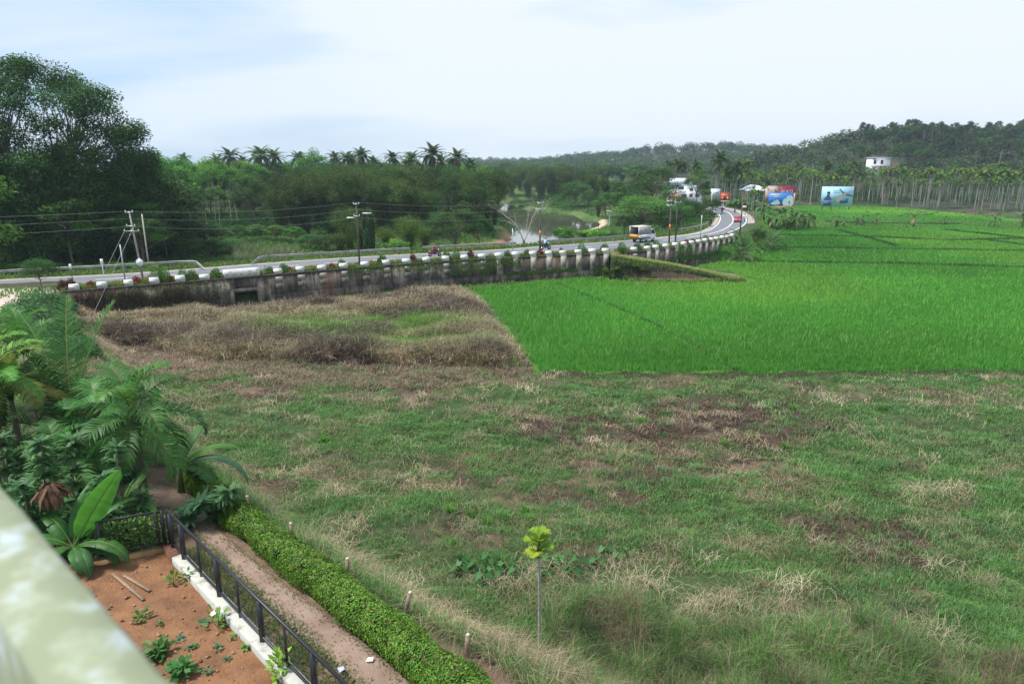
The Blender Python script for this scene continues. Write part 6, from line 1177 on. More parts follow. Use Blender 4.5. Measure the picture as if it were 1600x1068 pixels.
# white house on the wooded hill
Y = 345; c = atY(1376, 262, Y); zt = atY(1376, 246, Y)[2]; zb = atY(1376, 259, Y)[2]; gz = h1(c[0], Y); xw = 7.5*Y/1067*1.6*.6; xw = (atY(1391, 250, Y)[0]-atY(1363, 250, Y)[0])/2
r = thing('hill_house', 'white flat roofed house on the wooded hillside above the grove', 'house', (c[0], Y, 0)); m = MB(); box(m, (0, 3, (zt+gz-2)/2-.2), (2*xw, 6, zt-gz+2)); m.obj('wall', pmat('house_white', (.72, .74, .80), .7, noise=.12, scale=.5), r); m = MB(); box(m, (0, 2.8, zt-.1), (2*xw+.7, 7, .35)); m.obj('roof', cmat('slab_roof', (.55, .56, .62), .7), r)
for px in (1367.5, 1378.5): m = MB(); box(m, (atY(px, 250, Y)[0]-c[0], -.02, (zt+zb)/2-.2), (1.3, .08, 1.9)); m.obj('window', bpy.data.materials['dark_window'], r)
m = MB(); box(m, (0, -.3, zb-.1), (2*xw+.2, .8, .3)); m.obj('ledge', M_conc, r)
# ------------------------------------------------------------------ young palms and bananas by the bend and in the paddies
def frond_palm(name, label, loc, h, tr, nfr, ln, lf, nf, lw, cols, seed, els, droop, hang, vee=.3, shaft=None, lean=0, cat='palm tree', mat=None, tcol=(.2, .17, .13), rad=.03, extra=None, rz=0):
    """near palm: every frond a part of its own"""
    rng = np.random.default_rng(seed); r = thing(name, label, cat, loc, rz); tm = MB(); n = 12; P = np.stack([lean*np.linspace(0, 1, n)**1.5, 0*np.linspace(0, 1, n), np.linspace(-.4, h, n)], 1); rr_ = np.linspace(tr*1.3, tr*.85, n)*(1+.06*np.sin(np.arange(n)*3.)); tube(tm, P, rr_, 10, tcol); tm.obj('trunk', M_bark, r, True); top = P[-1]
    if shaft: m = MB(); tube(m, [top-[0, 0, .05], top+[0, 0, shaft*.5], top+[0, 0, shaft]], [tr*1.05, tr*1.25, tr*.5], 10, (.05, .10, .03)); m.obj('crownshaft', M_gloss, r, True); top = top+[0, 0, shaft*.9]
    for i in range(nfr):
        f = i/max(1, nfr-1); el = els[1]*(1-f)+els[0]*f+rng.normal(0, .07); m = MB(); c = cols[rng.integers(len(cols))]; frond(m, m, top-[0, 0, .04*i], i*2.4+rng.normal(0, .15), el, ln*rng.uniform(.85, 1.08), droop*rng.uniform(.8, 1.25), lf, nf, lw, c, rng, hang=hang, vee=vee, rad=rad, seg=14); m.obj('frond', M_gloss if mat is None else mat, r)
    for a_, e_, l_ in extra or ():
        m = MB(); frond(m, m, top, a_, e_, l_, droop*.6, lf, nf, lw, cols[0], rng, hang=hang, vee=vee, rad=rad, seg=14); m.obj('frond', M_gloss, r)
    return r
dg = [(.026, .07, .02), (.03, .08, .024), (.045, .095, .03)]
b = at(1160, 402, .5); frond_palm('coconut_palm', 'young dark coconut palm at the end of the short wall, nearer the road', tuple(b), .9, .28, 15, 4.6, .9, 34, .09, dg, 3, (-.1, 1.45), .7, .7)
b = at(1206, 389, .2); frond_palm('coconut_palm', 'young coconut palm at the paddy edge below the crimson billboard', tuple(b), 1.0, .28, 14, 4.4, .9, 34, .09, dg, 4, (-.3, 1.4), .8, .7)
pt('dark2', 1184, 118, 357, 'rounded dark shrub between the two young coconut palms'); pt('bush', 1172, 122, 372, 'low shrub behind the young palm at the end of the wall', wide=1.2); pt('bush', 1150, 112, 378, 'grassy bush at the very end of the short wall', wide=1.2)
for i, (px, Y, yt, sc_, kd) in enumerate([(1212, 168, 0, 2.0, 'ban1'), (1200, 164, 0, 2.0, 'ban2'), (1225, 166, 0, 2.0, 'ban1'), (1236, 168, 0, 2.1, 'ban2'), (1247, 164, 0, 1.9, 'ban1'), (1256, 166, 0, 2.0, 'ban2'), (1263, 163, 0, 1.7, 'ban1'), (1218, 160, 0, 2.0, 'ban2'), (1193, 166, 0, 1.9, 'ban1'), (1206, 158, 0, 1.8, 'ban2'), (1242, 158, 0, 1.8, 'ban1'), (1230, 161, 0, 2.0, 'ban2')]):
    put(kd, px, Y, sc_, 'dark banana plant in the dense clump in front of the blue billboard', 'banana clump before the billboards')
for px, py, sc_, lab in [(1306, 355, 1.35, 'banana plant with dark stem, first of the row across the paddies'), (1318, 354, .8, 'small banana shoot beside the first plant of the row'), (1338, 352, 1.15, 'banana plant second in the row across the paddies'), (1346, 352, 1.0, 'banana plant leaning next to the second one of the row'), (1368, 352, 1.1, 'slim banana plant below the portrait billboard, standing alone'), (1427, 355, 1.2, 'banana plant beside the leaning dark stake'), (1475, 351, .7, 'tiny banana shoot alone on the grassy strip'), (1553, 355, .9, 'bushy banana plant far along the grassy strip'), (1597, 355, 1.2, 'banana plant at the right edge of the photo')]:
    b = at(px, py, 0); K['ban1' if px % 2 else 'ban2'].put((b[0], b[1], h1(b[0], b[1])), rg.uniform(0, 6), sc_*1.3, lab, 'banana plants in the paddies')
for i in range(14):
    px = 1138+i*4+rg.uniform(-1, 1); put('ban2', px, rg.uniform(212, 222), rg.uniform(1.5, 2.2), 'pale banana plant in the plantation between the red sign and the shed', 'banana plantation by the red sign')
b = at(1415, 356, 0); m = MB(); tube(m, [[b[0], b[1], -.2], [b[0]+.9, b[1], 4.0]], .06, 6); tag(m.obj('stake', M_dkpole), 'dark stake leaning beside a banana plant in the paddies', 'stake')
# edge vegetation between the grove and the paddy
mounds('field_edge_scrub', 'scrubby green growth along the foot of the areca grove', [q for q in band(1340, 1610, 196, 222, 46, .5, 1.2)+band(1180, 1340, 240, 250, 20, .4, .9)], md_+lt[2:]+[(.12, .11, .05)], .35, 240, rng)
# ------------------------------------------------------------------ the yard, rail, path and hedge close by
M_soil = pmat('red_soil', (.25, .122, .055), .95, scale=1.7, col2=(.12, .056, .028), bump=.9, bscale=14, detail=9, thr=(.3, .7))
M_path = pmat('path_earth', (.26, .185, .145), .95, scale=1.3, col2=(.18, .12, .09), bump=.5, bscale=18, detail=9)
M_iron = pmat('black_iron', (.018, .02, .026), .45, noise=.2, scale=8, spec=.5)
M_plinth = pmat('plinth_white', (.42, .42, .38), .85, scale=2.4, col2=(.20, .18, .14), bump=.3, thr=(.32, .5))
ZP = 4.2; ZS = 3.98
RB = np.array([at(a, b, ZP) for a, b in [(266, 848), (291, 870), (347, 929), (415, 1001), (499, 1092), (640, 1240)]])   # foot of the railing
RB[:, :2] = np.array([RB[0, :2]+(RB[-1, :2]-RB[0, :2])*t for t in np.linspace(0, 1, 6)**1.0]) ; Pd = (RB[-1]-RB[0]); Lr = np.linalg.norm(Pd); ud = Pd/Lr; nd = np.array([ud[1], -ud[0], 0])   # nd points into the yard? checked below
if np.dot(nd[:2], np.array([0, 0])-RB[0, :2]) < 0: nd = -nd
C0 = RB[0]; gdir = np.array([-.88, -.38, 0])
far_c = C0+gdir*5
yard = np.array([C0, C0+ud*9, C0+ud*9-np.array([8, 4, 0]), far_c-ud*-6+np.array([-2, -2, 0]), far_c])
def patch(name, poly, z, mat, amp=.05, step=.12, seed=3, kind='structure', fr=1.2):
    P = np.array(poly)[:, :2]; x0, y0 = P.min(0)-.1; x1, y1 = P.max(0)+.1; xs = np.arange(x0, x1, step); ys = np.arange(y0, y1, step); Xg, Yg = np.meshgrid(xs, ys); d = sdpoly(Xg.ravel(), Yg.ravel(), P).reshape(Xg.shape)
    zz = z+amp*(fbm(Xg*fr, Yg*fr, 4, seed)-.5)*2+amp*.5*(fbm(Xg*5, Yg*5, 2, seed+5)-.5)-.5*np.clip(d, 0, 1); nr, nc = Xg.shape; i = (np.arange(nr-1)[:, None]*nc+np.arange(nc-1)[None]); Q = np.stack([i, i+1, i+nc+1, i+nc], -1).reshape(-1, 4); kk = (d.ravel()[Q] < step*1.2).all(1)
    m = MB(); m.add(np.stack([Xg, Yg, zz], -1).reshape(-1, 3), Q[kk]); o = m.obj(name, mat, smooth=True); o['kind'] = kind; return o
patch('yard_soil', [C0+nd*.12, C0+ud*10+nd*.12, C0+ud*10+nd*9, C0+nd*9+gdir*3, C0+gdir*4.0], ZS, M_soil, .05, .09)
pathL = [at(a, b, 3.6) for a, b in [(660, 1150), (530, 1037), (422, 936), (355, 887), (300, 822), (262, 792), (200, 778), (120, 770)]]
pathR = [at(a, b, 3.6) for a, b in [(760, 1150), (639, 1067), (499, 953), (408, 887), (341, 831), (305, 770), (240, 752), (120, 745)]]
A_ = resample(chaikin(pathL, 2), 90); B_ = resample(chaikin(pathR, 2), 90); ppoly = np.vstack([A_, B_[::-1]])
patch('dirt_path', ppoly, 3.56, M_path, .03, .1, 9, fr=.8)
def bar(m, a, b, w_, h_):
    a = np.array(a, float); b = np.array(b, float); d = b-a; L_ = np.linalg.norm(d); M = Vector(d).to_track_quat('X', 'Z').to_matrix(); x = L_/2; V = np.array([[sx*x, sy*w_/2, sz*h_/2] for sz in (-1, 1) for sx, sy in ((-1, -1), (1, -1), (1, 1), (-1, 1))]); m.add(V@np.array(M).T+(a+b)/2, BQ)
# plinth wall
r = thing('plinth_wall', 'low white topped plinth wall carrying the black railing', 'wall'); m = MB(); a_ = C0+ud*.75+nd*.05; b_ = C0+ud*9.5+nd*.05; bar(m, a_-[0, 0, .42], b_-[0, 0, .42], .36, .8); o = m.obj('coping', M_plinth, r); bv = o.modifiers.new('b', 'BEVEL'); bv.width = .02
m = MB(); a_ = C0-ud*.1; b_ = C0+ud*.745; bar(m, a_-[0, 0, .55]+nd*.03, b_-[0, 0, .55]+nd*.03, .36, 1.1); m.obj('brick_pier', pmat('brick_pier', (.22, .10, .06), .9, noise=.5, scale=6, bump=.5), r)
m = MB(); a_ = C0+gdir*.2; b_ = C0+gdir*3.6; bar(m, a_-[0, 0, .32], b_-[0, 0, .32], .2, .5); m.obj('gate_sill', pmat('sill', (.30, .19, .09), .9, noise=.4, scale=4), r)
# railing
r = thing('railing', 'black iron railing with mesh running along the plinth above the dirt path', 'railing'); m = MB(); TOPZ = 1.05
bar(m, C0+[0, 0, TOPZ], C0+ud*9.5+[0, 0, TOPZ], .06, .06); m.obj('top_rail', M_iron, r); m = MB(); bar(m, C0+[0, 0, .10], C0+ud*9.5+[0, 0, .10], .05, .05); m.obj('bottom_rail', M_iron, r)
sp_ = 2.36; t0 = np.linalg.norm(at(291, 870, ZP)-C0)
for k in range(-1, 4):
    for hf in (0, .5):
        t = t0+(k+hf)*sp_
        if t < 0.02 and k < 0 and t < -.3: continue
        q = C0+ud*max(t, .0); m = MB(); wd = .10 if hf == 0 else .045; bar(m, q-[0, 0, .02], q+[0, 0, TOPZ-.02], wd, wd); m.obj('post', M_iron, r)
for t in (.28,): q = C0+ud*t; m = MB(); bar(m, q-[0, 0, .02], q+[0, 0, TOPZ-.02], .10, .10); m.obj('post', M_iron, r)
m = MB(); s_ = .125
for t in np.arange(0, 9.4, s_): 
    q = C0+ud*t; tube(m, [q+[0, 0, .1], q+[0, 0, .45]], .0032, 3, cap=False)
for z in (.17, .24, .31, .38, .45): tube(m, [C0+[0, 0, z], C0+ud*9.4+[0, 0, z]], .0032, 3, cap=False)
m.obj('wire_mesh', M_iron, r)
r = thing('gate', 'black iron gate with climbing plant at the yard corner', 'gate'); g0 = C0+gdir*.12; g1 = C0+gdir*1.75
for z in (0.06, 1.03): m = MB(); bar(m, g0+[0, 0, z], g1+[0, 0, z], .05, .05); m.obj('rail', M_iron, r)
for t in (0, .1, 1): q = g0*(1-t)+g1*t; m = MB(); bar(m, q, q+[0, 0, 1.05], .07, .07); m.obj('post', M_iron, r)
for t in (.25, .4, .55, .7, .85): q = g0*(1-t)+g1*t; m = MB(); bar(m, q+[0, 0, .08], q+[0, 0, 1.0], .02, .02); m.obj('bar', M_iron, r)
rr = np.random.default_rng(22); n_ = 1500; t = rr.random(n_); q = g0[None]*(1-t[:, None])+g1[None]*t[:, None]+np.c_[rr.normal(0, .12, n_), rr.normal(0, .12, n_)+.2, rr.uniform(-.2, .95, n_)]; m = MB(); leaves(m, q, rr.normal(size=(n_, 3)), rr.normal(size=(n_, 3))*.6+[0, -.4, .8], .10, .06, palette([(.06, .16, .02), (.04, .11, .02)], rr.integers(2, size=n_), rr)); tag(m.obj('climbing_plant', M_gloss), 'leafy climber growing through the black gate', 'climber')
# hedge
hc = resample(chaikin([at(a, b, 3.6) for a, b in [(860, 1170), (700, 1075), (560, 962), (455, 875), (372, 812), (330, 775), (300, 745)]], 2), step=.05); hc = hc+offs(hc, .0)-hc
rr = np.random.default_rng(5); n_ = 78000; i_ = rr.integers(len(hc), size=n_); O = (offs(hc, 1)-hc)[i_]; ph = rr.uniform(-.35, math.pi+.35, n_); tt = i_*.05; bump = .72+.42*vn(tt*1.3, ph*1.3, 7)+.26*vn(tt*4.5, ph*4, 8); hw, hh = .47, .62; rad = bump*(.82+.2*rr.random(n_))
q = hc[i_]+O*(np.cos(ph)*hw*rad)[:, None]; q[:, 2] = 3.62+np.maximum(0, np.sin(ph)*hh*rad)+rr.uniform(0, .25, n_)*(np.sin(ph) < .15); Nn = O*np.cos(ph)[:, None]+[0, 0, 1]*np.sin(ph)[:, None]+rr.normal(0, .45, (n_, 3)); D = rr.normal(size=(n_, 3)); D -= Nn*(np.sum(D*Nn, 1)/np.sum(Nn*Nn, 1))[:, None]
m = MB(); cv = vn(tt*2.2, ph*2, 17)[:, None]; leaves(m, q, D, Nn, .062*rr.uniform(.6, 1.4, n_), .036, palette([(.07, .19, .018), (.055, .15, .016), (.10, .24, .02), (.04, .11, .014), (.07, .19, .018), (.055, .15, .016), (.17, .22, .03), (.13, .09, .04)], np.minimum(7, (rr.random(n_)**1.4*8).astype(int)), rr, .25)*(.75+.5*cv)); r = thing('hedge', 'long clipped bright green hedge beside the dirt path', 'hedge'); m.obj('foliage', M_gloss, r)
m = MB(); core = []; D_ = resample(hc, step=.4)
for k in range(len(D_)): core.append(D_[k]+[0, 0, .02])
m.n = 0; an = np.linspace(0, math.pi, 9); Oc = offs(D_, 1)-D_; V = np.stack([np.c_[(D_+Oc*(np.cos(a)*.40))[:, :2], np.full(len(D_), 3.45+.56*math.sin(a))] for a in an], 1).reshape(-1, 3); i = np.arange(len(D_)-1)[:, None]*9+np.arange(8)[None]; m.add(V, np.stack([i, i+9, i+10, i+1], -1).reshape(-1, 4), c=(.012, .022, .008)); m.obj('shade_core', M_bark, r)  # solid near-black core, its colour standing for shade between the leaves
# fence posts beyond the hedge
M_wpost = pmat('weathered_post', (.33, .25, .19), .9, noise=.45, scale=7, bump=.4, stretch=(3, 3, 1))
for px, pb, ptp, lab in [(389, 806, 775, 'weathered fence post behind the hedge under the palm, farthest of the line'), (458, 846, 817, 'grey fence post with a pale top behind the far end of the hedge'), (543, 905, 872, 'short broken fence post hidden in dry weeds behind the hedge'), (632, 962, 925, 'leaning grey fence post in dry weeds behind the middle of the hedge'), (729, 1025, 991, 'stout brown fence post behind the near end of the hedge')]:
    b = ground(px, pb); zt = atY(px, ptp, b[1])[2]-b[2]; r = thing('fence_post', lab, 'fence post', tuple(b)); m = MB(); l_ = rr.uniform(-.06, .06)+(.14 if px == 632 else 0); tube(m, [[0, 0, -.3], [l_*.5, 0, zt*.5], [l_, 0, zt]], [.065, .06, .055], 8); m.obj('post', M_wpost, r); m = MB(); tube(m, [[l_, 0, zt-.01], [l_, 0, zt+.03]], [.058, .03], 8); m.obj('top', pmat('post_top', (.5, .46, .4), .8) if 'post_top' not in bpy.data.materials else bpy.data.materials['post_top'], r)
# yard details: planks, stones, seedlings, litter
M_wood = pmat('grey_plank', (.32, .22, .15), .9, noise=.4, scale=6, stretch=(.4, 3, 3), bump=.3)
for (a, b_, lab) in [((176, 896), (224, 936), 'longer grey plank lying on the red soil'), ((193, 898), (234, 922), 'shorter plank lying parallel on the red soil, with a broken tip')]:
    m = MB(); p0 = at(*a, ZS+.06); p1 = at(*b_, ZS+.05); bar(m, p0, p1, .075, .035); o = m.obj('plank', M_wood); tag(o, lab, 'plank')
mst = MB(); n_ = 420; t = rr.uniform(0, 9, n_); u = rr.uniform(.4, 5, n_); q = C0+ud*t[:, None]+nd*u[:, None]; 
for k in range(n_):
    s0 = rr.uniform(.01, .045); V = runit(rr, 8)*s0+[q[k, 0], q[k, 1], ZS+rr.uniform(0, .03)]
    V = np.array([[sx, sy, sz] for sz in (-1, 1) for sx, sy in ((-1, -1), (1, -1), (1, 1), (-1, 1))])*s0*rr.uniform(.5, 1, (8, 3)); mst.add(rotz(V, rr.uniform(0, 6))+[q[k, 0], q[k, 1], ZS+.01], BQ, c=np.array([(.30, .15, .075), (.30, .22, .16), (.22, .11, .06)][k % 3]))
tag(mst.obj('yard_pebbles', M_bark), 'small clods and pebbles scattered on the red soil', kind='stuff')
def seedling(name, label, px, py, s_, col, z=ZS, n_=26, seed=0, tallr=1.0):
    b = at(px, py, z); r2 = np.random.default_rng(seed+px); m = MB(); u = runit(r2, n_); u[:, 2] = abs(u[:, 2])*tallr+.2; P = u*s_*r2.uniform(.4, 1, (n_, 1)); leaves(m, P, u*[1, 1, .3]+r2.normal(0, .2, (n_, 3)), u*.3+[0, 0, 1]+r2.normal(0, .25, (n_, 3)), s_*.62, s_*.36, np.array(col)*r2.uniform(.7, 1.3, (n_, 1))); r = thing(name, label, 'plant', tuple(b)); m.obj('leaves', M_gloss, r); m = MB()
    for k in range(6): tube(m, [[0, 0, -.03], P[k]], .006, 4, (.10, .14, .05), cap=False)
    m.obj('stem', M_bark, r)
G1, G2, G3 = (.05, .14, .03), (.09, .20, .03), (.07, .15, .08)
for i, (px, py, s_, c_, tl, lab) in enumerate([(247, 1022, .36, G1, .8, 'bushy green seedling clump beside the parapet'), (285, 1052, .34, G1, .8, 'second bushy seedling clump nearest the parapet'), (268, 1040, .18, G1, .8, 'small seedling between the two clumps'), (340, 978, .30, G2, 2.2, 'tall thin seedling with a white rag behind it'), (297, 906, .26, G1, 1.2, 'green seedling near the corner of the white plinth'), (271, 912, .24, G2, 2.0, 'upright yellow green seedling by the plank tips'), (365, 996, .14, G2, 1, 'little bright seedling close to the plinth'), (318, 972, .16, G3, .6, 'flat greyish seedling in the middle of the soil'), (281, 1000, .15, G3, .6, 'pale blue green seedling left of the middle'), (295, 1012, .12, G3, .6, 'tiny seedling with round pale leaves'), (340, 1012, .15, G3, .6, 'grey green seedling among clods'), (303, 1010, .13, G1, .6, 'tiny dark seedling right of the round leaved one'), (388, 1012, .18, G2, 1, 'light green weed against the plinth'), (440, 1055, .32, (.14, .28, .03), 2.0, 'bright yellow green sapling at the plinth near the bottom edge'), (325, 1050, .14, G3, .6, 'small grey seedling near the bottom edge'), (355, 1030, .12, G3, .6, 'small seedling near the plinth at the bottom'), (222, 965, .3, (.09, .14, .04), .6, 'olive weed clump next to the parapet'), (250, 975, .12, G1, .8, 'small seedling in the middle left of the soil')]): seedling('seedling', lab, px, py, s_, c_, n_=60 if s_ > .3 else 22, seed=i, tallr=tl)
for (px, py, z, s_, lab, c_) in [(334, 958, ZS, .09, 'crumpled white rag on the red soil', (.6, .6, .5)), (578, 1030, 3.58, .08, 'white scrap of paper on the dirt path', (.7, .7, .7)), (533, 1045, 3.65, .09, 'bluish plastic scrap at the edge of the path under the railing', (.35, .4, .55))]:
    b = at(px, py, z+.03); m = MB(); V = np.array([[-1, -.7, 0], [1, -.6, .1], [.9, .7, .5], [-.8, .8, .1], [0, 0, .7]])*s_; m.add(rotz(V, px)+b, None, [[0, 1, 4], [1, 2, 4], [2, 3, 4], [3, 0, 4]]); m.add(rotz(V, px)+b-[0, 0, .01], [[3, 2, 1, 0]]); tag(m.obj('scrap', cmat('scrap_%d' % px, c_, .8)), lab, 'litter')
# fallen leaves and grit on the path and in the yard
r9 = np.random.default_rng(44); n_ = 240; f_ = r9.random(n_); i9 = r9.integers(len(A_), size=n_); q = A_[i9]*(1-f_[:, None])+B_[i9]*f_[:, None]; q[:, 2] = 3.60; t = r9.uniform(0, 9, 420); q2 = C0+ud*t[:, None]+nd*r9.uniform(.3, 5, (420, 1)); q2[:, 2] = ZS+.05; q = np.vstack([q, q2]); n_ = len(q)
m = MB(); leaves(m, q, r9.normal(size=(n_, 3))*[1, 1, .15], r9.normal(0, .25, (n_, 3))+[0, 0, 1], .06*r9.uniform(.4, 1.4, n_), .03, palette([(.20, .13, .07), (.30, .22, .12), (.12, .08, .05), (.10, .14, .04)], r9.integers(4, size=n_), r9)); tag(m.obj('leaf_litter', M_blade), 'fallen brown leaves on the dirt path and red soil', kind='stuff')
# weeds between plinth and path
m = MB(); n_ = 9000; t = rr.uniform(-.5, 9, n_); q = C0+ud*t[:, None]-nd*rr.uniform(.3, 1.15, (n_, 1)); q[:, 2] = 3.5; kk = rr.random(n_) < .35+.6*vn(t*1.5, t*0, 3); q = q[kk]; blades(m, q, rr.uniform(.05, .2, len(q)), .02, rr.uniform(.3, 1.4, len(q)), palette([(.08, .13, .035), (.16, .14, .07), (.06, .11, .03)], rr.integers(3, size=len(q)), rr), rr)
e_ = np.vstack([A_+rr.normal(0, .12, A_.shape) for _ in range(22)]+[B_+rr.normal(0, .12, B_.shape) for _ in range(12)]); e_[:, 2] = 3.56; blades(m, e_, rr.uniform(.04, .12, len(e_)), .018, 1.0, palette([(.07, .13, .03), (.13, .14, .05)], rr.integers(2, size=len(e_)), rr), rr)
tag(m.obj('path_weeds', M_blade), 'thin weeds along the plinth and path edges', kind='stuff')
# weed tufts standing out in the field, broad leaved taro
def tuft(px, py, lab, s_=.5, col=(.09, .24, .03), grp=None, seed=0):
    b = ground(px, py); r2 = np.random.default_rng(seed); m = MB(); n_ = 60; blades(m, np.c_[r2.normal(0, .12*s_, n_), r2.normal(0, .12*s_, n_), np.full(n_, -.02)], r2.uniform(.5, 1.1, n_)*s_, .035*s_+.01, r2.uniform(.2, 1.1, n_), np.array(col)*r2.uniform(.7, 1.3, (n_, 1)), r2); o = m.obj('grass_tuft', M_blade); o.location = tuple(b); tag(o, lab, 'grass tuft', grp)
for i, (px, py) in enumerate([(702, 800), (735, 808), (790, 812), (820, 800), (1060, 620), (1225, 700), (1545, 660), (1130, 696), (1240, 640), (505, 690), (640, 705), (760, 820), (705, 850), (825, 815), (1000, 660), (1380, 640)]): tuft(px, py, 'bright green grass tuft standing out in the rough field', .5, grp='bright tufts in the rough field', seed=i)
def taro(px, py, s_, seed, grp):
    b = ground(px, py); r2 = np.random.default_rng(seed); r = thing('taro_plant', 'broad leaved taro plant among the weeds around the yellow palm', 'plant', tuple(b), 0, grp); m = MB(); st = MB()
    for k in range(6):
        a = k*2.4+r2.random(); h_ = s_*r2.uniform(.6, 1.0); e = np.array([math.cos(a)*s_*.35, math.sin(a)*s_*.35, h_]); tube(st, [[0, 0, -.05], e*[.4, .4, .6], e], .009, 4, (.06, .13, .04), cap=False); d_ = np.array([math.cos(a), math.sin(a), -.7]); sd_ = np.array([-math.sin(a), math.cos(a), 0]); L0 = .26*s_/.5
        V = np.array([e, e+sd_*L0*.42-d_*L0*.28, e+sd_*L0*.38+d_*L0*.35, e+d_*L0, e-sd_*L0*.38+d_*L0*.35, e-sd_*L0*.42-d_*L0*.28]); m.add(V, None, [[0, 1, 2], [0, 2, 3], [0, 3, 4], [0, 4, 5]], c=np.array([.04, .13, .03])*r2.uniform(.8, 1.2))
    m.obj('leaves', M_gloss, r); st.obj('stem', M_bark, r)
for i, (px, py) in enumerate([(722, 885), (745, 893), (765, 880), (772, 900), (790, 893), (808, 903), (862, 885), (876, 880), (895, 900), (905, 888), (945, 868), (966, 873), (985, 866), (935, 885), (756, 910), (850, 905), (718, 900)]): taro(px, py, .5, i, 'taro plants around the yellow palm')

# ------------------------------------------------------------------ near plants
b = at(843, 1016, .0); b[2] = h1(b[0], b[1])
yl = [(.24, .34, .03), (.30, .36, .04), (.17, .30, .03)]
zt = atY(841, 868, b[1])[2]-b[2]
frond_palm('areca_palm', 'small yellow green areca palm with a thin pale stem standing alone in the rough field', tuple(b), zt, .045, 10, .56, .36, 26, .034, yl, 12, (.1, 1.5), .5, .25, shaft=.5, lean=-.05, tcol=(.36, .35, .32), rad=.016)
# coconut palm, bottom left
b = at(118, 700, 4.2); 
Yc = 24.5; xc = xat(118, Yc, 4.5)
r = frond_palm('coconut_palm', 'young coconut palm with long upright fronds beside the junction, behind the areca', (xc, Yc, 3.4), 1.3, .26, 7, 4.6, 1.15, 56, .042, [(.032, .10, .022), (.04, .115, .025)], 15, (.2, 1.1), .55, .35, rad=.05)
for a_, e_, l_, dr_ in [(1.9, 1.42, 5.4, .35), (2.6, 1.3, 5.3, .5), (.9, 1.36, 5.3, .35), (4.2, 1.38, 5.0, .4), (.15, 1.02, 4.6, .75), (-.35, .75, 3.6, 1.0), (3.1, 1.15, 4.8, .8), (-.1, .5, 3.0, 1.2)]:
    m = MB(); frond(m, m, (0, 0, 1.25), a_, e_, l_, dr_*.8, 1.15, 64, .042, (.04, .12, .022) if e_ > 1.2 else (.045, .10, .022), rr, hang=.3, vee=.25, rad=.05, seg=16, rcol=(.2, .22, .06)); m.obj('frond', M_gloss, r)
# areca beside it
Ya = 20.6; xa = xat(228, Ya, 3.6)
r = frond_palm('areca_palm', 'large drooping dark green areca palm at the bend of the dirt path', (xa, Ya, 3.5), 2.6, .12, 14, 2.5, .95, 26, .075, [(.04, .135, .025), (.055, .16, .03), (.035, .11, .022)], 17, (-.35, 1.35), .95, .9, shaft=1.0, lean=.05, tcol=(.10, .12, .06), rad=.028, vee=.35)
b = (xat(40, 23.0, 3.6), 23.0, 3.4); frond_palm('areca_palm', 'yellowing areca palm between the coconut palm and the photo edge', b, 3.2, .1, 10, 2.2, .8, 30, .07, [(.12, .17, .03), (.07, .14, .03), (.18, .2, .04)], 18, (-.3, 1.4), .75, .6, shaft=.7, rad=.022)
b = (xat(-10, 24.5, 3.6), 24.5, 3.4); frond_palm('areca_palm', 'areca palm with fan like fronds at the very edge beside the junction', b, 4.0, .1, 12, 2.4, .9, 32, .08, [(.05, .14, .02), (.07, .17, .03)], 19, (-.4, 1.2), .8, .6, shaft=.7, rad=.022)
b = (xat(15, 21.5, 3.6), 21.5, 3.4); frond_palm('areca_palm', 'bright green areca palm whose fronds fan out in front of the junction bushes', b, 4.1, .09, 11, 2.0, .8, 28, .06, [(.07, .2, .025), (.09, .23, .03)], 26, (-.3, 1.4), .7, .5, shaft=.6, rad=.02)
b = (xat(168, 22.8, 3.6), 22.8, 3.4); frond_palm('areca_palm', 'dark areca palm squeezed between the coconut and the large drooping areca', b, 2.3, .09, 12, 2.1, .85, 26, .07, [(.04, .13, .025), (.05, .15, .03)], 28, (-.4, 1.3), .85, .8, shaft=.6, rad=.02)
b = (xat(108, 20.2, 3.6), 20.2, 3.4); frond_palm('areca_palm', 'low areca palm rising through the feathery saplings', b, 1.7, .08, 11, 1.9, .8, 26, .07, [(.05, .15, .03), (.04, .12, .025)], 29, (-.3, 1.35), .8, .8, shaft=.5, rad=.02)
b = (xat(62, 27, 3.6), 27, 3.4); frond_palm('areca_palm', 'areca palm half hidden behind the tall coconut fronds', b, 3.6, .09, 11, 2.1, .8, 28, .06, [(.06, .17, .025), (.05, .14, .03)], 27, (-.3, 1.4), .7, .5, shaft=.6, rad=.02)
b = (xat(-60, 21, 3.6), 21, 3.4); frond_palm('areca_palm', 'areca palm low at the edge of the photo above the parapet', b, 2.4, .1, 12, 2.5, .9, 30, .08, [(.045, .11, .02), (.05, .13, .03)], 20, (-.5, 1.2), .9, .7, shaft=.7, rad=.022)
# feathery blue green saplings
def feather(label, px, Y, h_, s_, n_, seed, z=3.5, col=((.055, .15, .055), (.045, .125, .05), (.08, .19, .06)), lean=(0, 0)):
    r2 = np.random.default_rng(seed); r = thing('agathi_tree', label, 'small tree', (xat(px, Y, z), Y, z)); st = MB(); m = MB()
    P = chaikin([[0, 0, -.3], [lean[0]*.4, lean[1]*.4, h_*.5], [lean[0], lean[1], h_]], 2); tube(st, P, np.linspace(.05, .02, len(P)), 7, (.22, .2, .15), cap=False)
    for k in range(n_*2):
        t = r2.uniform(.35, 1.0); b0 = P[min(len(P)-1, int(t*(len(P)-1)))]; a = r2.uniform(0, 6.283); e = r2.uniform(-.1, .9); ln = s_*r2.uniform(.6, 1.1); frond(m, m, b0, a, e, ln*.7, .5, .10*s_+.02, 20, .032*s_, col[r2.integers(3)], r2, hang=.15, vee=0, rad=.005, seg=6, tipf=.1, rcol=(.08, .15, .06))
    st.obj('trunk', M_bark, r, True); m.obj('foliage', M_gloss, r)
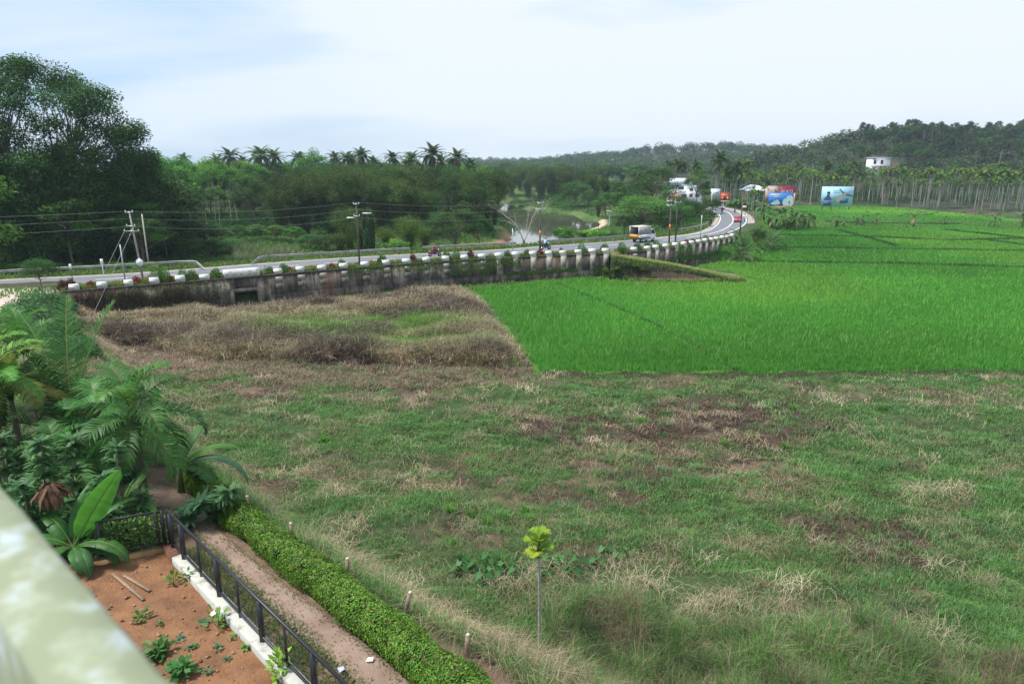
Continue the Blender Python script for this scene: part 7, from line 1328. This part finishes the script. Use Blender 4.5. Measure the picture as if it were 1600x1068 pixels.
for i, (px, Y, h_, s_, n_, lab, ln) in enumerate([(28, 18.5, 3.5, .65, 90, 'feathery blue green sapling at the edge of the photo', (.1, 0)), (85, 18.0, 3.6, .7, 110, 'feathery blue green sapling in front of the coconut palm', (.2, 0)), (120, 18.6, 3.4, .65, 100, 'feathery sapling between the coconut and the areca palm', (.4, 0)), (150, 17.6, 2.7, .7, 90, 'low feathery sapling under the areca crown', (.6, .1)), (60, 17.2, 2.6, .7, 90, 'low feathery sapling above the banana plant', (0, 0)), (190, 18.6, 3.2, .6, 60, 'thin feathery sapling behind the areca stem', (.3, 0)), (330, 20.0, 1.2, .8, 60, 'dark feathery shrub overhanging the hedge and path', (.9, -.4)), (285, 19.6, 1.0, .8, 50, 'dark feathery shrub behind the gate corner', (.9, -.3)), (5, 17.6, 3.2, .7, 90, 'feathery sapling against the photo edge above the parapet', (0, 0))]): feather(lab, px, Y, h_, s_, n_, 30+i, lean=ln)
# near banana plant
def near_banana(label, px, Y, z, spec, seed, stem_h=.9, dead=False):
    r2 = np.random.default_rng(seed); r = thing('banana_plant', label, 'banana plant', (xat(px, Y, z), Y, z)); m = MB(); tube(m, [[0, 0, -.4], [0, 0, stem_h*.6], [.03, 0, stem_h]], [.13, .11, .07], 10, (.10, .13, .05)); m.obj('stem', M_bark, r, True)
    for a, e, L_, W_, dr_, c_, *ro in spec: m = MB(); banana_leaf(m, (0, 0, stem_h-.08), a, e, L_, W_, dr_, r2, c_, torn=.22, seg=26, pet=.12, rib=(.14, .26, .06), roll=ro[0] if ro else 0); m.obj('leaf', M_gloss, r, True)
BG, BB = (.045, .135, .028), (.09, .25, .03)
near_banana('banana plant with one big upright bright leaf at the corner of the yard', 122, 16.6, 3.7, [(.2, 1.05, 2.6, .66, .12, BB, -1.25), (1.4, 1.2, 1.9, .5, .5, BG, .5), (2.6, .9, 1.8, .5, 1.0, BG), (-.12, .55, 1.9, .5, 1.3, BG), (.05, .25, 1.5, .45, 1.3, (.04, .12, .035)), (-.7, .45, 1.4, .42, 1.5, (.04, .12, .04)), (3.4, .8, 1.6, .5, 1.2, BG), (4.6, .7, 1.3, .45, 1.3, BG), (.8, .95, 2.0, .5, .8, BG), (5.4, .5, 1.2, .4, 1.4, BG)], 5)
near_banana('banana plant behind with upright dark leaves near the parapet', 45, 17.2, 3.7, [(1.2, 1.3, 1.9, .5, .4, BG), (2.4, 1.1, 1.7, .5, .7, BG), (.3, 1.0, 1.7, .5, .9, BG), (3.6, .9, 1.6, .5, 1.1, BG), (4.8, .8, 1.4, .45, 1.2, BG), (5.6, .6, 1.5, .45, 1.3, BG)], 6, 1.1)
near_banana('banana plant hidden behind the areca, its long torn leaf reaching over the field edge', 285, 21.8, 3.3, [(.05, .62, 3.0, .5, 1.55, (.07, .15, .08)), (.35, .8, 2.3, .5, 1.0, (.07, .20, .03)), (-.4, .5, 2.0, .5, 1.4, BG), (2.2, .9, 2.0, .5, 1.0, BG), (1.3, 1.1, 1.9, .5, .8, BG)], 7, 1.2)
near_banana('small banana plant beside the areca stem at the path bend', 196, 19.2, 3.6, [(1.2, 1.0, 1.5, .42, .8, BG), (2.6, .8, 1.3, .4, 1.0, BG), (-.3, .7, 1.5, .42, 1.1, (.07, .2, .04)), (4.2, .9, 1.3, .4, .9, BG), (5.3, .6, 1.2, .38, 1.2, (.06, .15, .05)), (.3, 1.2, 1.6, .42, .4, BG)], 8, .8)
feather('feathery shrub behind the black gate', 222, 18.9, 1.5, .65, 50, 61, lean=(.2, 0)); feather('low feathery shrub between the gate and the banana plant', 185, 18.2, 1.3, .6, 45, 62, lean=(-.1, 0))
# bunch of dead banana leaves
b = atY(78, 765, 16.9); rr2 = np.random.default_rng(3); m = MB(); n_ = 190
for k in range(n_):
    a = rr2.uniform(0, 6.283); sp2 = rr2.uniform(.05, .75); d_ = np.array([math.cos(a)*sp2, math.sin(a)*sp2, -1]); L_ = rr2.uniform(.2, .62); p0 = b+rr2.normal(0, .05, 3)+np.array([math.cos(a)*.1, math.sin(a)*.1, .1]); s0 = np.array([-math.sin(a), math.cos(a), 0])*.035; V = np.array([p0-s0, p0+s0, p0+d_*L_*.5+[math.cos(a)*.12, math.sin(a)*.12, 0]+s0*1.4, p0+d_*L_*.5+[math.cos(a)*.12, math.sin(a)*.12, 0]-s0*1.4, p0+d_*L_+rr2.normal(0, .04, 3)]); m.add(V, [[0, 1, 2, 3]], [[3, 2, 4]], c=np.array([(.13, .08, .05), (.09, .055, .035), (.19, .12, .075)][k % 3]))
tag(m.obj('dead_leaf_bunch', M_leaf), 'brown bunch of dead hanging leaves beside the parapet', 'dead leaves')
# shrubs under the palms
P_ = [(xat(px, Y, 3.5), Y, 3.45, r_) for px, Y, r_ in [(60, 19, .9), (110, 19.5, .9), (160, 20, .8), (20, 18.5, 1.0), (90, 21, 1.0), (150, 22.5, 1.0), (40, 22, 1.2), (-20, 20, 1.3), (120, 24, 1.1), (170, 24, .9), (80, 25.5, 1.2), (30, 26, 1.2), (-30, 25, 1.6), (200, 23, .7), (70, 17.4, .7), (30, 16.6, .8), (100, 16.4, .5), (-10, 17, .9), (150, 18.8, .6), (190, 18.2, .5), (215, 18.3, .45), (240, 18.4, .4)]]
P_ += [(xat(px, Y, 3.5), Y, 4.0, r_) for px, Y, r_ in [(20, 22.5, 1.5), (75, 23, 1.4), (-20, 23.5, 1.7), (130, 22.5, 1.2), (50, 20, 1.1), (105, 20.8, 1.1), (165, 21.8, .9), (0, 19, 1.2), (-40, 21, 1.6)]]
mounds('understorey', 'leafy understorey beneath the near palms', P_, [(.04, .11, .03), (.05, .13, .03), (.035, .09, .03)], .12, 1500, rr2, M_gloss)
P_ = [(xat(px, Y, 3.2), Y, h1(xat(px, Y, 3), Y), r_) for px, Y, r_ in [(60, 58, 1.6), (85, 60, 1.5), (45, 54, 1.8), (100, 61, 1.0), (30, 50, 1.8), (70, 50, 2.0), (100, 46, 1.6), (60, 40, 2.0), (120, 40, 1.4)]]
mounds('junction_bushes', 'dense bushes between the junction and the end of the wall', P_, [(.04, .10, .03), (.05, .12, .04), (.035, .085, .03)], .2, 1500, rr2)
K['dark2'].put(tuple(at(66, 452, 3.0)), 1.0, .30, 'small dark bushy tree on the verge at the near end of the wall')
# bright near tree at the photo edge
rngT = np.random.default_rng(99); r = thing('near_tree', 'bright green leafy tree leaning in at the photo edge in front of the giant tree', 'tree', (xat(-42, 30, 3.6), 30, 3.2)); tm, cm = tree_mesh(13.2, 4, 3.0, 46, 9500, .26, [(.07, .19, .025), (.09, .22, .03), (.05, .14, .02)], rngT, tr=.2, flat=.6, rc=1.0, lw=.45, nlimb=18, top=.5); tm.obj('trunk', M_bark, r, True); cm.obj('crown', M_gloss, r)

# ------------------------------------------------------------------ parapet right under the camera
A0 = np.array([-.47, .80]); ud2 = np.array([-.71, .64]); ud2 /= np.linalg.norm(ud2); nn2 = np.array([-ud2[1], ud2[0]]); nn2 = nn2 if np.dot(nn2, -A0) > 0 else -nn2
zt = CZ-.70; L0, L1 = -1.6, 9.0; t = np.arange(L0, L1, .02); rr = np.random.default_rng(2); m = MB(); tn = vn(t*14, t*0, 5); tn2 = vn(t*4, t*0, 6); bumpo = .012*np.maximum(0, tn-.55)*4+.006*tn2
prof = []
wid = .128
def row(o, z): return np.c_[A0[0]+ud2[0]*t+nn2[0]*o, A0[1]+ud2[1]*t+nn2[1]*o, z+0*t]
rows = [row(0, zt-1.2)-np.c_[nn2[0]*bumpo, nn2[1]*bumpo, 0*t]*0, row(-bumpo, zt-.02) if False else np.c_[row(0, zt-.02)[:, 0]-nn2[0]*bumpo, row(0, zt-.02)[:, 1]-nn2[1]*bumpo, row(0, zt-.02)[:, 2]], row(.008, zt), row(.06, zt+.003), row(wid-.006, zt), row(wid, zt-.008), row(wid, zt-.9)]
V = np.vstack(rows); k = len(t); i = np.arange(k-1)
cw, cg2, cb = np.array([.62, .66, .55]), np.array([.60, .64, .46]), np.array([.72, .78, .88])
cc = []
for ri in range(7):
    pn = fbm(t*7+ri*3, t*0+ri*1.7, 3, 80+ri)[:, None]; base = cg2*(1-sst(.5, .62, pn))+cb*sst(.5, .62, pn); 
    if ri >= 5: base = np.broadcast_to(np.array([.62, .66, .74]), (k, 3))
    if ri <= 1: base = np.broadcast_to(np.array([.66, .72, .82]), (k, 3))*(.8+.4*pn)
    cc.append(base)
m.add(V, np.vstack([np.stack([i+a*k, i+1+a*k, i+1+(a+1)*k, i+(a+1)*k], 1) for a in range(6)]), c=np.vstack(cc))
pm, t_, o_ = newmat('lichened_parapet'); l = t_.links.new; p = N(t_, 'ShaderNodeBsdfPrincipled'); p.inputs['Roughness'].default_value = .85; g_ = N(t_, 'ShaderNodeNewGeometry'); n1 = N(t_, 'ShaderNodeTexNoise'); n1.inputs['Scale'].default_value = 13; n1.inputs['Detail'].default_value = 3; l(g_.outputs['Position'], n1.inputs['Vector'])
rmp = N(t_, 'ShaderNodeValToRGB'); e = rmp.color_ramp.elements; e[0].position = .46; e[0].color = (.20, .23, .145, 1); e[1].position = .70; e[1].color = (.36, .42, .47, 1); x = e.new(.55); x.color = (.25, .28, .19, 1); l(n1.outputs[0], rmp.inputs[0]); l(rmp.outputs[0], p.inputs['Base Color']); l(p.outputs[0], o_.inputs[0])
r = thing('parapet', 'pale lichen stained concrete parapet blurred close in front of the camera', 'parapet'); m.obj('cap', pm, r)
m = MB(); fz = CZ-1.65; q = [A0+ud2*L0+nn2*wid, A0+ud2*L1+nn2*wid, A0+ud2*L1+nn2*3, A0+ud2*L0+nn2*3]; m.add([[*v, fz] for v in q], [[0, 1, 2, 3]]); o = m.obj('balcony_floor', pmat('balcony_floor', (.12, .075, .05), .8, noise=.4, scale=4)); struct(o)
m = MB(); q0 = A0+ud2*L0+nn2*.24; q1 = A0+ud2*L1+nn2*.24; tube(m, [[*q0, fz+.35], [*q1, fz+.35]], .035, 12); tag(m.obj('pipe', cmat('pvc', (.68, .7, .66), .4), None, True), 'pale plastic pipe along the inner foot of the parapet', 'pipe')

# ------------------------------------------------------------------ haze
hz = bpy.data.meshes.new('haze'); X0, X1, Y0, Y1, Z0, Z1 = -2340, 2340, -70, 1850, -6, 72
# top above the highest thing
V = [(x, y, z) for z in (Z0, Z1) for x, y in ((X0, Y0), (X1, Y0), (X1, Y1), (X0, Y1))]; hz.from_pydata(V, [], [list(map(int, q)) for q in BQ]); ho = bpy.data.objects.new('haze', hz); COL.objects.link(ho); tag(ho, 'thin pale blue haze over the valley', kind='stuff')
mh, th, oh = newmat('haze_air'); pv = N(th, 'ShaderNodeVolumePrincipled'); pv.inputs['Color'].default_value = (.70, .84, 1.0, 1); pv.inputs['Density'].default_value = .0002; pv.inputs['Anisotropy'].default_value = .2; th.links.new(pv.outputs[0], oh.inputs['Volume']); hz.materials.append(mh)
